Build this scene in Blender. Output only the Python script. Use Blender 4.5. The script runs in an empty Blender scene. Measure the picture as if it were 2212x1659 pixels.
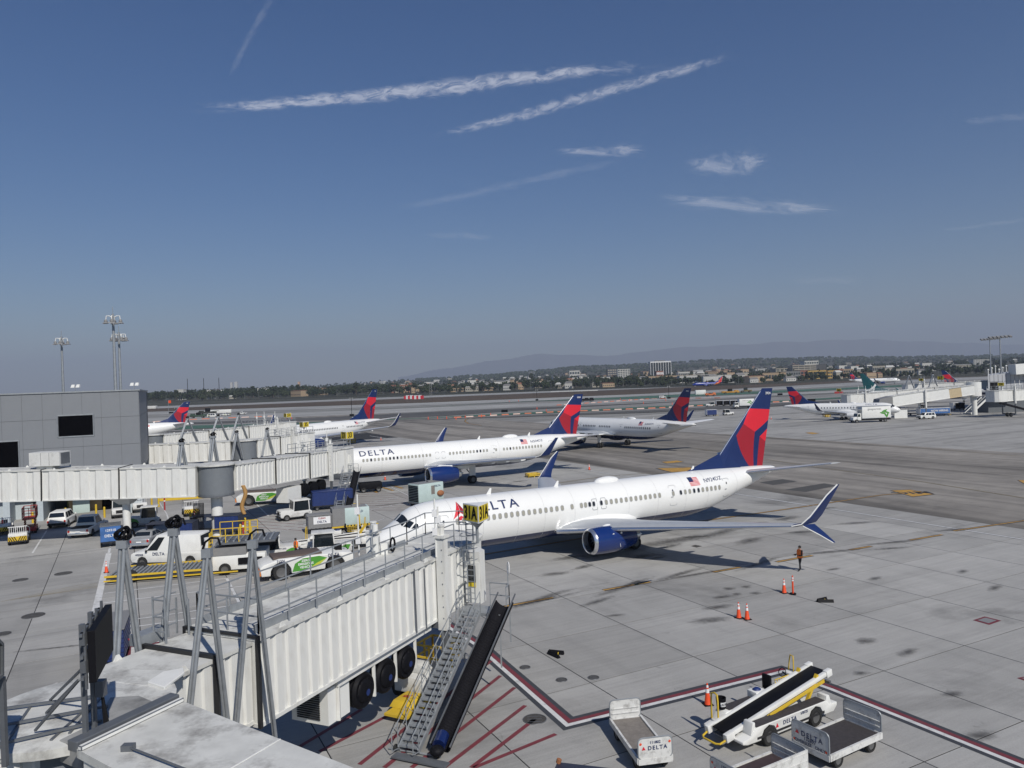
import bpy, bmesh, math, random
from mathutils import Vector, Matrix
rnd = random.Random(7)
R = math.radians
scene = bpy.context.scene
# ------------------------------------------------------------------ camera, sky, sun, exposure
F_PX, CAM_H, PITCH, ROLL = 1629.4, 13.987, -0.001635, 0.0359
IW, IH = 2212.0, 1659.0
cam_data = bpy.data.cameras.new('camera')
cam = bpy.data.objects.new('camera', cam_data)
scene.collection.objects.link(cam)
cam_data.sensor_width = 36.0
cam_data.lens = 36.0 * F_PX / IW
cam_data.clip_start = 0.1
cam_data.clip_end = 120000
_f = Vector((0, math.cos(PITCH), math.sin(PITCH)))
_u = Vector((0, -math.sin(PITCH), math.cos(PITCH)))
_r = Vector((1, 0, 0))
_rc = _r * math.cos(ROLL) - _u * math.sin(ROLL)
_uc = _r * math.sin(ROLL) + _u * math.cos(ROLL)
m = Matrix((( _rc.x, _uc.x, -_f.x, 0), (_rc.y, _uc.y, -_f.y, 0), (_rc.z, _uc.z, -_f.z, CAM_H), (0, 0, 0, 1)))
cam.matrix_world = m
scene.camera = cam
SUN_EL, SUN_AZ = R(42), R(152)       # azimuth measured clockwise from +Y
world = bpy.data.worlds.new('World'); scene.world = world; world.use_nodes = True
wn, wl = world.node_tree.nodes, world.node_tree.links
wn.clear()
wout = wn.new('ShaderNodeOutputWorld'); wbg = wn.new('ShaderNodeBackground'); sky = wn.new('ShaderNodeTexSky')
sky.sky_type = 'NISHITA'; sky.sun_disc = False; sky.sun_elevation = SUN_EL; sky.sun_rotation = SUN_AZ
sky.altitude = 0; sky.air_density = 1.0; sky.dust_density = 0.3; sky.ozone_density = 3.0
hsv = wn.new('ShaderNodeHueSaturation'); hsv.inputs['Saturation'].default_value = 1.38; hsv.inputs['Hue'].default_value = .51
wl.new(sky.outputs[0], hsv.inputs['Color']); wl.new(hsv.outputs[0], wbg.inputs[0]); wbg.inputs[1].default_value = 0.074
wl.new(wbg.outputs[0], wout.inputs[0])
sun_data = bpy.data.lights.new('sun', 'SUN'); sun_data.energy = 4.6; sun_data.angle = R(0.53); sun_data.color = (1, 0.955, 0.88)
sun = bpy.data.objects.new('sun', sun_data); scene.collection.objects.link(sun)
sunvec = Vector((math.sin(SUN_AZ) * math.cos(SUN_EL), math.cos(SUN_AZ) * math.cos(SUN_EL), math.sin(SUN_EL)))
sun.rotation_euler = sunvec.to_track_quat('Z', 'Y').to_euler()
sun.location = (0, 0, 200)
vs = scene.view_settings
vs.view_transform = 'Standard'; vs.look = 'None'; vs.gamma = 1; vs.exposure = -0.2; vs.use_curve_mapping = False
scene.cycles.volume_bounces = 0
scene.cycles.max_bounces = 6
HAZE = 0.0001
# ------------------------------------------------------------------ helpers
def pt(px, py, Y):
 """world point at depth Y seen at a point of the photograph"""
 a, b = px - IW / 2, py - IH / 2
 c, s = math.cos(ROLL), math.sin(ROLL)
 u, v = c * a - s * b, s * a + c * b
 D = Vector((u / F_PX, math.cos(PITCH) + v / F_PX * math.sin(PITCH), math.sin(PITCH) - v / F_PX * math.cos(PITCH)))
 return Vector((0, 0, CAM_H)) + D * (Y / D.y)
def gr(px, py, z=0.0):
 """ground point"""
 d = pt(px, py, 1.0) - Vector((0, 0, CAM_H))
 return Vector((0, 0, CAM_H)) + d * ((z - CAM_H) / d.z)
def project(p):
 d = Vector(p) - Vector((0, 0, CAM_H)); x, y, z = d.dot(_rc), d.dot(_uc), d.dot(_f)
 if z < 0.1: return None
 return IW / 2 + F_PX * x / z, IH / 2 - F_PX * y / z
def setp(o, label=None, cat=None, group=None, kind=None):
 if label: o['label'] = label
 if cat: o['category'] = cat
 if group: o['group'] = group
 if kind: o['kind'] = kind
 return o
def thing(name, label, cat, loc=(0, 0, 0), rz=0.0, group=None, ry=0.0):
 o = bpy.data.objects.new(name, None); scene.collection.objects.link(o)
 o.empty_display_size = 0.3
 o.location = loc; o.rotation_euler = (0, ry, rz)
 return setp(o, label, cat, group)
def tree_copy(root, loc, rz=0.0, label=None, group=None, scale=None):
 def cp(o, par):
  c = o.copy(); scene.collection.objects.link(c); c.parent = par
  for ch in kids.get(o.name, []): cp(ch, c)
  return c
 kids = {}
 def walk(o):
  kids[o.name] = list(o.children)
  for ch in o.children: walk(ch)
 walk(root)
 c = cp(root, None)
 c.location = loc; c.rotation_euler = (0, 0, rz)
 if scale: c.scale = (scale,) * 3 if not isinstance(scale, tuple) else scale
 if label: c['label'] = label
 if group: c['group'] = group
 return c
_mats = {}
def mat(name, col, rough=0.55, metal=0.0, var=0.12, scale=2.0, bump=0.0, dirt=None, dirt_amt=0.3, dirt_scale=0.6, spec=0.5, emit=None, coords='Object', stretch=None, coat=0.0):
 if name in _mats: return _mats[name]
 m = bpy.data.materials.new(name); m.use_nodes = True; _mats[name] = m
 n, l = m.node_tree.nodes, m.node_tree.links
 b = n['Principled BSDF']
 b.inputs['Roughness'].default_value = rough; b.inputs['Metallic'].default_value = metal
 b.inputs['Specular IOR Level'].default_value = spec
 if coat: b.inputs['Coat Weight'].default_value = coat; b.inputs['Coat Roughness'].default_value = 0.08
 tc = n.new('ShaderNodeTexCoord'); src = tc.outputs[coords]
 if stretch:
  mp = n.new('ShaderNodeMapping'); mp.inputs['Scale'].default_value = stretch; l.new(src, mp.inputs[0]); src = mp.outputs[0]
 nz = n.new('ShaderNodeTexNoise'); nz.inputs['Scale'].default_value = scale; nz.inputs['Detail'].default_value = 5; nz.inputs['Roughness'].default_value = 0.6
 l.new(src, nz.inputs['Vector'])
 mr = n.new('ShaderNodeMapRange'); mr.inputs[1].default_value = 0.25; mr.inputs[2].default_value = 0.75
 mr.inputs[3].default_value = 1 - var; mr.inputs[4].default_value = 1 + var * 0.6
 l.new(nz.outputs[0], mr.inputs[0])
 mul = n.new('ShaderNodeVectorMath'); mul.operation = 'SCALE'; mul.inputs[0].default_value = col[:3]; l.new(mr.outputs[0], mul.inputs['Scale'])
 out = mul.outputs[0]
 if dirt:
  n2 = n.new('ShaderNodeTexNoise'); n2.inputs['Scale'].default_value = dirt_scale; n2.inputs['Detail'].default_value = 8; n2.inputs['Roughness'].default_value = 0.7
  l.new(src, n2.inputs['Vector'])
  m2 = n.new('ShaderNodeMapRange'); m2.inputs[1].default_value = 0.5; m2.inputs[2].default_value = 0.75; m2.inputs[3].default_value = 0; m2.inputs[4].default_value = dirt_amt
  l.new(n2.outputs[0], m2.inputs[0])
  mx = n.new('ShaderNodeMix'); mx.data_type = 'RGBA'; l.new(m2.outputs[0], mx.inputs[0]); l.new(out, mx.inputs[6]); mx.inputs[7].default_value = (*dirt[:3], 1)
  out = mx.outputs[2]
 l.new(out, b.inputs['Base Color'])
 if bump:
  bp = n.new('ShaderNodeBump'); bp.inputs['Strength'].default_value = bump; bp.inputs['Distance'].default_value = 0.02
  l.new(nz.outputs[0], bp.inputs['Height']); l.new(bp.outputs[0], b.inputs['Normal'])
 if emit:
  b.inputs['Emission Color'].default_value = (*emit[:3], 1); b.inputs['Emission Strength'].default_value = emit[3]
 return m
class MB:
 def __init__(self): self.v = []; self.f = []; self.m = []; self.T = Matrix()
 def add(self, vs_, fs, mi=0):
  k = len(self.v); self.v += [self.T @ Vector(p) for p in vs_]
  self.f += [tuple(i + k for i in f) for f in fs]; self.m += [mi] * len(fs); return self
 def box(self, x0, x1, y0, y1, z0, z1, mi=0):
  return self.add([(x0, y0, z0), (x1, y0, z0), (x1, y1, z0), (x0, y1, z0), (x0, y0, z1), (x1, y0, z1), (x1, y1, z1), (x0, y1, z1)],
      [(0, 3, 2, 1), (4, 5, 6, 7), (0, 1, 5, 4), (1, 2, 6, 5), (2, 3, 7, 6), (3, 0, 4, 7)], mi)
 def hexa(self, p, mi=0):      # 8 points: bottom ring 0-3, top ring 4-7
  return self.add(p, [(0, 3, 2, 1), (4, 5, 6, 7), (0, 1, 5, 4), (1, 2, 6, 5), (2, 3, 7, 6), (3, 0, 4, 7)], mi)
 def bar(self, p, q, w, h=None, mi=0, up=(0, 0, 1)):
  p, q = Vector(p), Vector(q); h = h or w; d = (q - p)
  if d.length < 1e-6: return self
  d.normalize(); up = Vector(up)
  if abs(d.dot(up)) > 0.98: up = Vector((1, 0, 0))
  s = d.cross(up).normalized(); u = s.cross(d).normalized(); s *= w / 2; u *= h / 2
  return self.add([p - s - u, p + s - u, p + s + u, p - s + u, q - s - u, q + s - u, q + s + u, q - s + u],
      [(0, 1, 2, 3), (7, 6, 5, 4), (0, 4, 5, 1), (1, 5, 6, 2), (2, 6, 7, 3), (3, 7, 4, 0)], mi)
 def tube(self, pts, r, n=8, mi=0, closed=False, caps=True):
  pts = [Vector(p) for p in pts]; N = len(pts); rings = []
  rr = r if isinstance(r, (list, tuple)) else [r] * N
  up = None
  for i, p in enumerate(pts):
   a = pts[i - 1] if (i or closed) else pts[0]; b = pts[(i + 1) % N] if (i < N - 1 or closed) else pts[-1]
   d = (b - a).normalized()
   if up is None:
    up = Vector((0, 0, 1)) if abs(d.z) < 0.9 else Vector((1, 0, 0))
   s = d.cross(up)
   if s.length < 1e-4: s = d.cross(Vector((0.3, 1, 0.2)))
   s.normalize(); up = s.cross(d).normalized()
   rings.append([p + (s * math.cos(2 * math.pi * k / n) + up * math.sin(2 * math.pi * k / n)) * rr[i] for k in range(n)])
  vs_ = [v for r_ in rings for v in r_]; fs = []
  for i in range(N if closed else N - 1):
   for k in range(n):
    j = (i + 1) % N
    fs.append((i * n + k, i * n + (k + 1) % n, j * n + (k + 1) % n, j * n + k))
  if caps and not closed: fs += [tuple(range(n - 1, -1, -1)), tuple((N - 1) * n + k for k in range(n))]
  return self.add(vs_, fs, mi)
 def cyl(self, p, q, r, n=12, mi=0, r1=None): return self.tube([p, q], [r, r if r1 is None else r1], n, mi)
 def lathe(self, prof, o=(0, 0, 0), axis='x', n=24, mi=0):     # prof: (along, radius)
  vs_ = []; fs = []; o = Vector(o)
  for a, r in prof:
   for k in range(n):
    t = 2 * math.pi * k / n; c, s = r * math.cos(t), r * math.sin(t)
    vs_.append(o + (Vector((a, c, s)) if axis == 'x' else Vector((s, a, c)) if axis == 'y' else Vector((c, s, a))))
  mis = []
  for i in range(len(prof) - 1):
   for k in range(n): fs.append((i * n + k, i * n + (k + 1) % n, (i + 1) * n + (k + 1) % n, (i + 1) * n + k))
  return self.add(vs_, fs, mi)
 def disc(self, c, r, axis='x', n=20, mi=0):
  c = Vector(c); vs_ = []
  for k in range(n):
   t = 2 * math.pi * k / n; a, s = r * math.cos(t), r * math.sin(t)
   vs_.append(c + (Vector((0, a, s)) if axis == 'x' else Vector((s, 0, a)) if axis == 'y' else Vector((a, s, 0))))
  return self.add(vs_, [tuple(range(n))], mi)
 def poly(self, pts, mi=0): return self.add(pts, [tuple(range(len(pts)))], mi)
 def prism(self, pts, ext, mi=0):
  n = len(pts); e = Vector(ext); pts = [Vector(p) for p in pts]
  return self.add(pts + [p + e for p in pts], [tuple(range(n - 1, -1, -1)), tuple(range(n, 2 * n))] + [(i, (i + 1) % n, n + (i + 1) % n, n + i) for i in range(n)], mi)
 def ball(self, c, rx, ry=None, rz=None, n=10, mi=0):
  ry = ry or rx; rz = rz or rx; c = Vector(c); vs_ = []; fs = []
  for i in range(n + 1):
   ph = math.pi * i / n
   for k in range(2 * n):
    t = math.pi * k / n
    vs_.append(c + Vector((rx * math.sin(ph) * math.cos(t), ry * math.sin(ph) * math.sin(t), rz * math.cos(ph))))
  for i in range(n):
   for k in range(2 * n): fs.append((i * 2 * n + k, (i + 1) * 2 * n + k, (i + 1) * 2 * n + (k + 1) % (2 * n), i * 2 * n + (k + 1) % (2 * n)))
  return self.add(vs_, fs, mi)
 def loft(self, rings, mi=0, closed=True, caps=True):
  n = len(rings[0]); vs_ = [v for r_ in rings for v in r_]; fs = []
  for i in range(len(rings) - 1):
   for k in range(n if closed else n - 1): fs.append((i * n + k, i * n + (k + 1) % n, (i + 1) * n + (k + 1) % n, (i + 1) * n + k))
  if caps: fs += [tuple(range(n - 1, -1, -1)), tuple((len(rings) - 1) * n + k for k in range(n))]
  return self.add(vs_, fs, mi)
 def mesh(self, name, mats, smooth=True, bevel=0.0, merge=False):
  me = bpy.data.meshes.new(name); me.from_pydata([tuple(v) for v in self.v], [], self.f)
  if not isinstance(mats, (list, tuple)): mats = [mats]
  for m_ in mats: me.materials.append(m_)
  for p, mi in zip(me.polygons, self.m): p.material_index = mi
  bm = bmesh.new(); bm.from_mesh(me)
  if merge: bmesh.ops.remove_doubles(bm, verts=bm.verts, dist=0.0005)
  bmesh.ops.recalc_face_normals(bm, faces=bm.faces)
  if bevel:
   es = [e for e in bm.edges if len(e.link_faces) == 2 and e.calc_face_angle(0) > 0.6]
   bmesh.ops.bevel(bm, geom=es, offset=bevel, segments=2, affect='EDGES', profile=0.5, clamp_overlap=True)
  bm.to_mesh(me); bm.free()
  if smooth:
   for p in me.polygons: p.use_smooth = True
   me.set_sharp_from_angle(angle=R(35))
  return me
 def build(self, name, mats, parent=None, loc=None, rot=None, **k):
  return place(name, self.mesh(name, mats, **k), parent, loc, rot)
def place(name, me, parent=None, loc=None, rot=None):
 o = bpy.data.objects.new(name, me); scene.collection.objects.link(o)
 if parent: o.parent = parent
 if loc is not None: o.location = loc
 if rot is not None: o.rotation_euler = rot
 return o
def text_bm(s, size, bold=0.0, spacing=1.0, sx=1.0):
 cu = bpy.data.curves.new('lettering', 'FONT'); cu.body = s; cu.size = size; cu.align_x = 'CENTER'; cu.align_y = 'CENTER'
 cu.offset = bold * size; cu.space_character = spacing; cu.resolution_u = 3; cu.fill_mode = 'FRONT'
 ob = bpy.data.objects.new('lettering', cu); me = bpy.data.meshes.new_from_object(ob)
 bm = bmesh.new(); bm.from_mesh(me); bpy.data.meshes.remove(me); bpy.data.objects.remove(ob); bpy.data.curves.remove(cu)
 for v in bm.verts: v.co.x *= sx
 return bm
def text(s, size, m_, parent, o, rx, ry, name='lettering', bold=0.02, spacing=1.0, off=0.006, sx=1.0):
 """flat print: origin o, reading direction rx, up direction ry"""
 bm = text_bm(s, size, bold, spacing, sx); rx = Vector(rx).normalized(); ry = Vector(ry); ry = (ry - rx * ry.dot(rx)).normalized(); nz = rx.cross(ry)
 for v in bm.verts: v.co = Vector(o) + rx * v.co.x + ry * v.co.y + nz * off
 me = bpy.data.meshes.new(name); bm.to_mesh(me); bm.free(); me.materials.append(m_)
 return place(name, me, parent)
def plate(parent, name, pts, m_, thick=0.01):
 pts = [Vector(p) for p in pts]; n = (pts[1] - pts[0]).cross(pts[2] - pts[0]).normalized()
 b = MB(); b.prism(pts, n * thick); return b.build(name, m_, parent, smooth=False)
# ------------------------------------------------------------------ materials
WHITE = mat('white_paint', (0.72, 0.72, 0.69), 0.5, var=0.05, dirt=(0.35, 0.33, 0.3), dirt_amt=0.25, dirt_scale=0.8)
WHITE_DIRTY = mat('weathered_white_paint', (0.62, 0.62, 0.6), 0.6, var=0.1, dirt=(0.2, 0.19, 0.17), dirt_amt=0.6, dirt_scale=0.9)
BR_WHITE = mat('bridge_white_paint', (0.68, 0.68, 0.65), 0.5, var=0.07, scale=3, dirt=(0.3, 0.26, 0.2), dirt_amt=0.4, dirt_scale=2.2, stretch=(1, 1, .18))
BR_ROOF = mat('bridge_roof_paint', (0.58, 0.58, 0.55), 0.7, var=0.15, dirt=(0.14, 0.13, 0.12), dirt_amt=0.95, dirt_scale=0.9)
BR_ROOF2 = mat('stained_roof_membrane', (0.3, 0.3, 0.29), 0.8, var=0.2, dirt=(0.06, 0.06, 0.06), dirt_amt=0.8, dirt_scale=0.7)
AC_WHITE = mat('aircraft_white', (0.78, 0.78, 0.76), 0.28, var=0.025, scale=0.8, coat=0.4)
AC_GREY = mat('wing_grey', (0.48, 0.5, 0.52), 0.4, metal=0.3, var=0.06)
AC_BLUE = mat('aircraft_blue', (0.008, 0.018, 0.085), 0.25, var=0.08, coat=0.5)
AC_BLUE2 = mat('engine_blue', (0.006, 0.024, 0.13), 0.22, var=0.06, coat=0.6)
RED_A = mat('tail_bright_red', (0.62, 0.018, 0.035), 0.35, var=0.05)
RED_B = mat('tail_dark_red', (0.3, 0.012, 0.025), 0.35, var=0.05)
CHROME = mat('bare_metal', (0.72, 0.73, 0.75), 0.25, metal=0.9, var=0.06)
TXT_BLUE = mat('lettering_blue', (0.015, 0.03, 0.1), 0.4, var=0.03)
DARK = mat('dark_rubber', (0.02, 0.02, 0.022), 0.75, var=0.25)
BLACK = mat('black', (0.006, 0.006, 0.008), 0.6, var=0.2, spec=.15)
GLASS = mat('tinted_glass', (0.012, 0.016, 0.02), 0.08, var=0.0, spec=0.8)
GLASS_B = mat('blue_glass', (0.02, 0.035, 0.05), 0.1, var=0.0, spec=0.8)
SHADE = mat('window_shade', (0.3, 0.29, 0.24), 0.5, var=0.05)
SHADE_D = mat('window_dark', (0.02, 0.02, 0.025), 0.2, var=0.05)
LINE_G = mat('door_outline_grey', (0.33, 0.34, 0.35), 0.5, var=0.02)
GALV = mat('galvanised_steel', (0.3, 0.32, 0.34), 0.5, metal=0.35, var=0.2, scale=3)
STEEL = mat('grey_steel', (0.14, 0.15, 0.165), 0.5, metal=0.3, var=0.2)
ROT_GREY = mat('rotunda_grey', (0.16, 0.175, 0.19), 0.55, var=0.08)
YEL = mat('safety_yellow', (0.62, 0.42, 0.03), 0.5, var=0.12, dirt=(0.12, 0.1, 0.05), dirt_amt=0.4, dirt_scale=2)
YEL_SIGN = mat('sign_yellow', (0.68, 0.52, 0.03), 0.45, var=0.03)
ORANGE = mat('cone_orange', (0.75, 0.075, 0.015), 0.5, var=0.1)
REFL = mat('reflective_white', (0.75, 0.75, 0.75), 0.4, var=0.05)
RED_P = mat('red_paint', (0.35, 0.03, 0.03), 0.5, var=0.1)
GREEN = mat('livery_green', (0.07, 0.27, 0.035), 0.4, var=0.05)
LIME = mat('livery_lime', (0.45, 0.5, 0.05), 0.4, var=0.05)
BLUE_T = mat('blue_tarpaulin', (0.012, 0.03, 0.13), 0.5, var=0.25, scale=4, bump=0.4)
CART_GREY = mat('cart_grey', (0.22, 0.22, 0.22), 0.6, var=0.2, dirt=(0.08, 0.08, 0.08), dirt_amt=0.5, dirt_scale=2)
CART_W = mat('scratched_cart_white', (0.62, 0.62, 0.6), 0.55, var=0.08, dirt=(0.12, 0.11, 0.1), dirt_amt=0.75, dirt_scale=3.5)
DECK = mat('worn_cart_deck', (0.2, 0.18, 0.16), 0.8, var=0.25, scale=6, dirt=(0.1, 0.09, 0.08), dirt_amt=0.6, dirt_scale=2)
DECK_D = mat('dark_cart_deck', (0.045, 0.04, 0.042), 0.8, var=0.35, scale=7)
PALEBLUE = mat('pale_blue_green_paint', (0.45, 0.55, 0.53), 0.5, var=0.06, dirt=(0.2, 0.2, 0.18), dirt_amt=0.3)
TYRE = mat('tyre', (0.015, 0.015, 0.015), 0.8, var=0.2)
RIM = mat('wheel_rim', (0.14, 0.14, 0.14), 0.5, metal=0.4, var=0.1)
RUST = mat('rusty_pipe', (0.3, 0.12, 0.05), 0.8, var=0.3)
RED_L = mat('red_lamp', (0.4, 0.01, 0.01), 0.3)
# ------------------------------------------------------------------ ground, terrain, markings
AX = R(27.3)
E1 = Vector((math.cos(AX), math.sin(AX), 0)); E2 = Vector((-math.sin(AX), math.cos(AX), 0))
def ab(a, b, z=0.0): return E1 * a + E2 * b + Vector((0, 0, z))
def ground_mat(name, col, col2, big=0.02, mid=0.25, streak=None, slab=0.0, stain=0.4, rough=0.85, fleck=0.08):
 m_ = bpy.data.materials.new(name); m_.use_nodes = True
 n, l = m_.node_tree.nodes, m_.node_tree.links; b = n['Principled BSDF']; b.inputs['Roughness'].default_value = rough
 b.inputs['Specular IOR Level'].default_value = 0.25
 geo = n.new('ShaderNodeNewGeometry'); pos = geo.outputs['Position']
 rot = n.new('ShaderNodeMapping'); rot.vector_type = 'POINT'; rot.inputs['Rotation'].default_value = (0, 0, -AX); l.new(pos, rot.inputs[0])
 def noise(scale, detail=6, rgh=0.65, vec=None, dist=0.0):
  x = n.new('ShaderNodeTexNoise'); x.inputs['Scale'].default_value = scale; x.inputs['Detail'].default_value = detail
  x.inputs['Roughness'].default_value = rgh; x.inputs['Distortion'].default_value = dist; l.new(vec or rot.outputs[0], x.inputs['Vector']); return x.outputs[0]
 def rng(s, a, b_, c, d):
  x = n.new('ShaderNodeMapRange'); x.inputs[1].default_value = a; x.inputs[2].default_value = b_; x.inputs[3].default_value = c; x.inputs[4].default_value = d; l.new(s, x.inputs[0]); return x.outputs[0]
 def math_(op, a, b_):
  x = n.new('ShaderNodeMath'); x.operation = op
  for i, q in enumerate((a, b_)):
   if isinstance(q, (int, float)): x.inputs[i].default_value = q
   else: l.new(q, x.inputs[i])
  return x.outputs[0]
 mx = n.new('ShaderNodeMix'); mx.data_type = 'RGBA'; mx.inputs[6].default_value = (*col, 1); mx.inputs[7].default_value = (*col2, 1)
 l.new(rng(noise(mid, 8, 0.7), 0.35, 0.7, 0, 1), mx.inputs[0])
 val = rng(noise(big, 4), 0.3, 0.7, 0.88, 1.1)
 st = rng(noise(0.11, 5, 0.6, dist=0.6), 0.56, 0.72, 1.0, 1 - stain); val = math_('MULTIPLY', val, st)
 st2 = rng(noise(0.9, 6, 0.75, dist=1.0), 0.62, 0.74, 1.0, 1 - stain * 0.8); val = math_('MULTIPLY', val, st2)
 val = math_('MULTIPLY', val, rng(noise(14, 3), 0.3, 0.7, 1 - fleck, 1 + fleck))
 if streak:
  for sc, amt, thr in streak:
   mp = n.new('ShaderNodeMapping'); mp.inputs['Scale'].default_value = sc; l.new(rot.outputs[0], mp.inputs[0])
   val = math_('MULTIPLY', val, rng(noise(1.0, 5, 0.55, mp.outputs[0]), thr, thr + 0.2, 1.0, 1 - amt))
 if slab:
  oi = n.new('ShaderNodeObjectInfo'); val = math_('MULTIPLY', val, rng(oi.outputs['Random'], 0, 1, 1 - slab, 1 + slab))
  mp = n.new('ShaderNodeMapping'); mp.inputs['Scale'].default_value = (0.15, 5, 1); l.new(rot.outputs[0], mp.inputs[0])
  val = math_('MULTIPLY', val, rng(noise(1.0, 4, 0.5, mp.outputs[0]), 0.3, 0.7, 0.93, 1.05))
 sc_ = n.new('ShaderNodeVectorMath'); sc_.operation = 'SCALE'; l.new(mx.outputs[2], sc_.inputs[0]); l.new(val, sc_.inputs['Scale'])
 l.new(sc_.outputs[0], b.inputs['Base Color'])
 bp = n.new('ShaderNodeBump'); bp.inputs['Strength'].default_value = 0.25; bp.inputs['Distance'].default_value = 0.01; l.new(noise(30, 4), bp.inputs['Height']); l.new(bp.outputs[0], b.inputs['Normal'])
 return m_
CONC = ground_mat('apron_concrete', (0.365, 0.358, 0.342), (0.3, 0.296, 0.284), slab=0.12, stain=0.4, streak=[((.05, .8, 1), .16, .52), ((.5, .04, 1), .12, .55)])
CONC_L = ground_mat('light_concrete', (0.37, 0.362, 0.345), (0.28, 0.275, 0.262), streak=[((0.02, 0.3, 1), 0.35, 0.5), ((0.01, 0.06, 1), 0.3, 0.48)], stain=0.3)
ASPH = ground_mat('taxilane_asphalt', (0.31, 0.288, 0.258), (0.22, 0.205, 0.186), streak=[((0.18, 0.012, 1), 0.55, 0.5), ((0.6, 0.02, 1), 0.3, 0.5), ((0.05, 0.006, 1), 0.35, 0.45)], stain=0.25)
RUNW = ground_mat('runway_concrete', (0.4, 0.4, 0.385), (0.27, 0.268, 0.26), big=0.004, mid=0.02, streak=[((0.004, 0.09, 1), 0.4, 0.5)], stain=0.3)
RUNW_D = ground_mat('runway_asphalt', (0.11, 0.108, 0.105), (0.08, 0.08, 0.078), big=0.004, mid=0.02, stain=0.2)
DIRT = ground_mat('dry_infield', (0.105, 0.075, 0.05), (0.07, 0.055, 0.04), big=0.005, mid=0.03, stain=0.3)
GREENP = ground_mat('green_painted_shoulder', (0.06, 0.13, 0.095), (0.075, 0.135, 0.105), big=0.01, mid=0.05, stain=0.3)
SCRUB = ground_mat('scrub_ground', (0.05, 0.055, 0.035), (0.075, 0.065, 0.045), big=0.002, mid=0.015, stain=0.4)
GROUND_MIX = ground_mat('airfield_ground', (0.29, 0.285, 0.27), (0.21, 0.205, 0.195), big=0.006, mid=0.03, streak=[((0.006, 0.12, 1), 0.35, 0.48)], stain=0.25)
# terrain beyond the airfield: flat to 1000 m, then the town's gentle rise and hills
def lerp(a, b, t): return a + (b - a) * t
def interp(tab, x):
 if x <= tab[0][0]: return tab[0][1]
 for (a, ya), (b, yb) in zip(tab, tab[1:]):
  if x <= b: return ya + (yb - ya) * (x - a) / (b - a)
 return tab[-1][1]
RISE = [(-.8, 10), (-.45, 13), (-.1, 15), (.1, 19), (.3, 23), (.45, 23), (.8, 25)]      # by x/y: height gained by 2.4 km
HILL = [(-.8, 0), (-.3, 12), (-.15, 40), (-.05, 52), (.1, 82), (.18, 86), (.3, 90), (.45, 78), (.6, 55), (.8, 50)]
def terr(x, y):
 if y < 1150: return 0.0
 t = x / y
 z = interp(RISE, t) * min(1, (y - 1150) / 1250) ** 1.1
 z += interp(HILL, t + 0.012 * math.sin(x / 170)) * max(0, min(1, (y - 2700) / 2200)) ** 1.4
 z += (2.2 * math.sin(x / 130 + y / 300) + 1.6 * math.sin(x / 61)) * min(1, (y - 1150) / 1500)
 return z
b = MB()
ys = [-300, 0, 150, 400, 700, 1000, 1150, 1300, 1500, 1750, 2050, 2400, 2800, 3200, 3600, 4000, 4400, 4800, 5300, 6500, 9000, 14000, 20500]
N = 120
vv = []
for y in ys:
 w = max(900, y * 1.15)
 for i in range(N + 1):
  x = -w + 2 * w * i / N; vv.append((x, y, terr(x, y) - 0.12 if y < 5400 else terr(x, 5300) * max(0, 1 - (y - 5300) / 12000)))
ff = [(j * (N + 1) + i, j * (N + 1) + i + 1, (j + 1) * (N + 1) + i + 1, (j + 1) * (N + 1) + i) for j in range(len(ys) - 1) for i in range(N)]
mi_y = [0 if y < 900 else 1 for y in ys]
for j in range(len(ys) - 1): pass
b.add(vv, ff); b.m = [0 if ys[j] < 1000 else 1 for j in range(len(ys) - 1) for i in range(N)]
g_o = b.build('ground', [GROUND_MIX, SCRUB]); setp(g_o, kind='structure')
# mountains
def mountain(name, prof, Y, m_, dep=3000, jag=5):
 b = MB(); rows = [[], [], []]
 xs = [prof[0][0] + (prof[-1][0] - prof[0][0]) * i / 160 for i in range(161)]
 for i, px in enumerate(xs):
  py = interp(prof, px) + rnd.uniform(-.6, .6) + 1.2 * math.sin(px / 17)
  p = pt(px, py, Y); rows[1].append(p); rows[0].append(Vector((p.x * .88, Y - 1800 + 200 * math.sin(px / 9), -40))); rows[2].append(Vector((p.x, Y + dep, -40)))
 b.loft(rows, closed=False, caps=False); o = b.build(name, m_); return setp(o, kind='structure')
MOUNT = mat('chaparral_slope', (0.07, 0.07, 0.05), 0.95, var=0.3, scale=0.002, dirt=(0.12, 0.1, 0.07), dirt_scale=0.001)
mountain('mountain', [(860, 815), (940, 800), (1060, 780), (1174, 764), (1268, 768), (1340, 767), (1416, 755), (1510, 748), (1600, 745), (1671, 739), (1754, 737), (1862, 732), (1956, 737), (2100, 742), (2300, 748)], 21000, MOUNT)
# apron: joint filler sheet with individual slabs on it
JOINT = mat('joint_filler', (0.025, 0.025, 0.025), 0.9, var=0.2)
SL = 6.1
G0a, G0b = Vector((8.56, 37.63, 0)).dot(E1), Vector((8.56, 37.63, 0)).dot(E2)
APR_MAX = G0a + 7 * SL
ap = MB(); ap.poly([ab(-130, -40, -.012), ab(APR_MAX, -40, -.012), ab(APR_MAX, 230, -.012), ab(-130, 230, -.012)])
apron = ap.build('apron', JOINT); setp(apron, kind='structure')
cells = []
for i in range(-22, 7):
 for j in range(-8, 28):
  a, b_ = G0a + i * SL, G0b + j * SL
  if a + SL > APR_MAX + 0.5: continue
  c = ab(a + SL / 2, b_ + SL / 2)
  if c.y < 8: continue
  vis = False
  for da in (0, .5, 1):
   for db in (0, .5, 1):
    p = project(ab(a + da * SL, b_ + db * SL))
    if p and -40 < p[0] < 2252 and p[1] < 1760: vis = True
  if vis: cells.append((c.length, a, b_))
cells.sort()
s = MB(); g = 0.026; h = SL / 2
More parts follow.
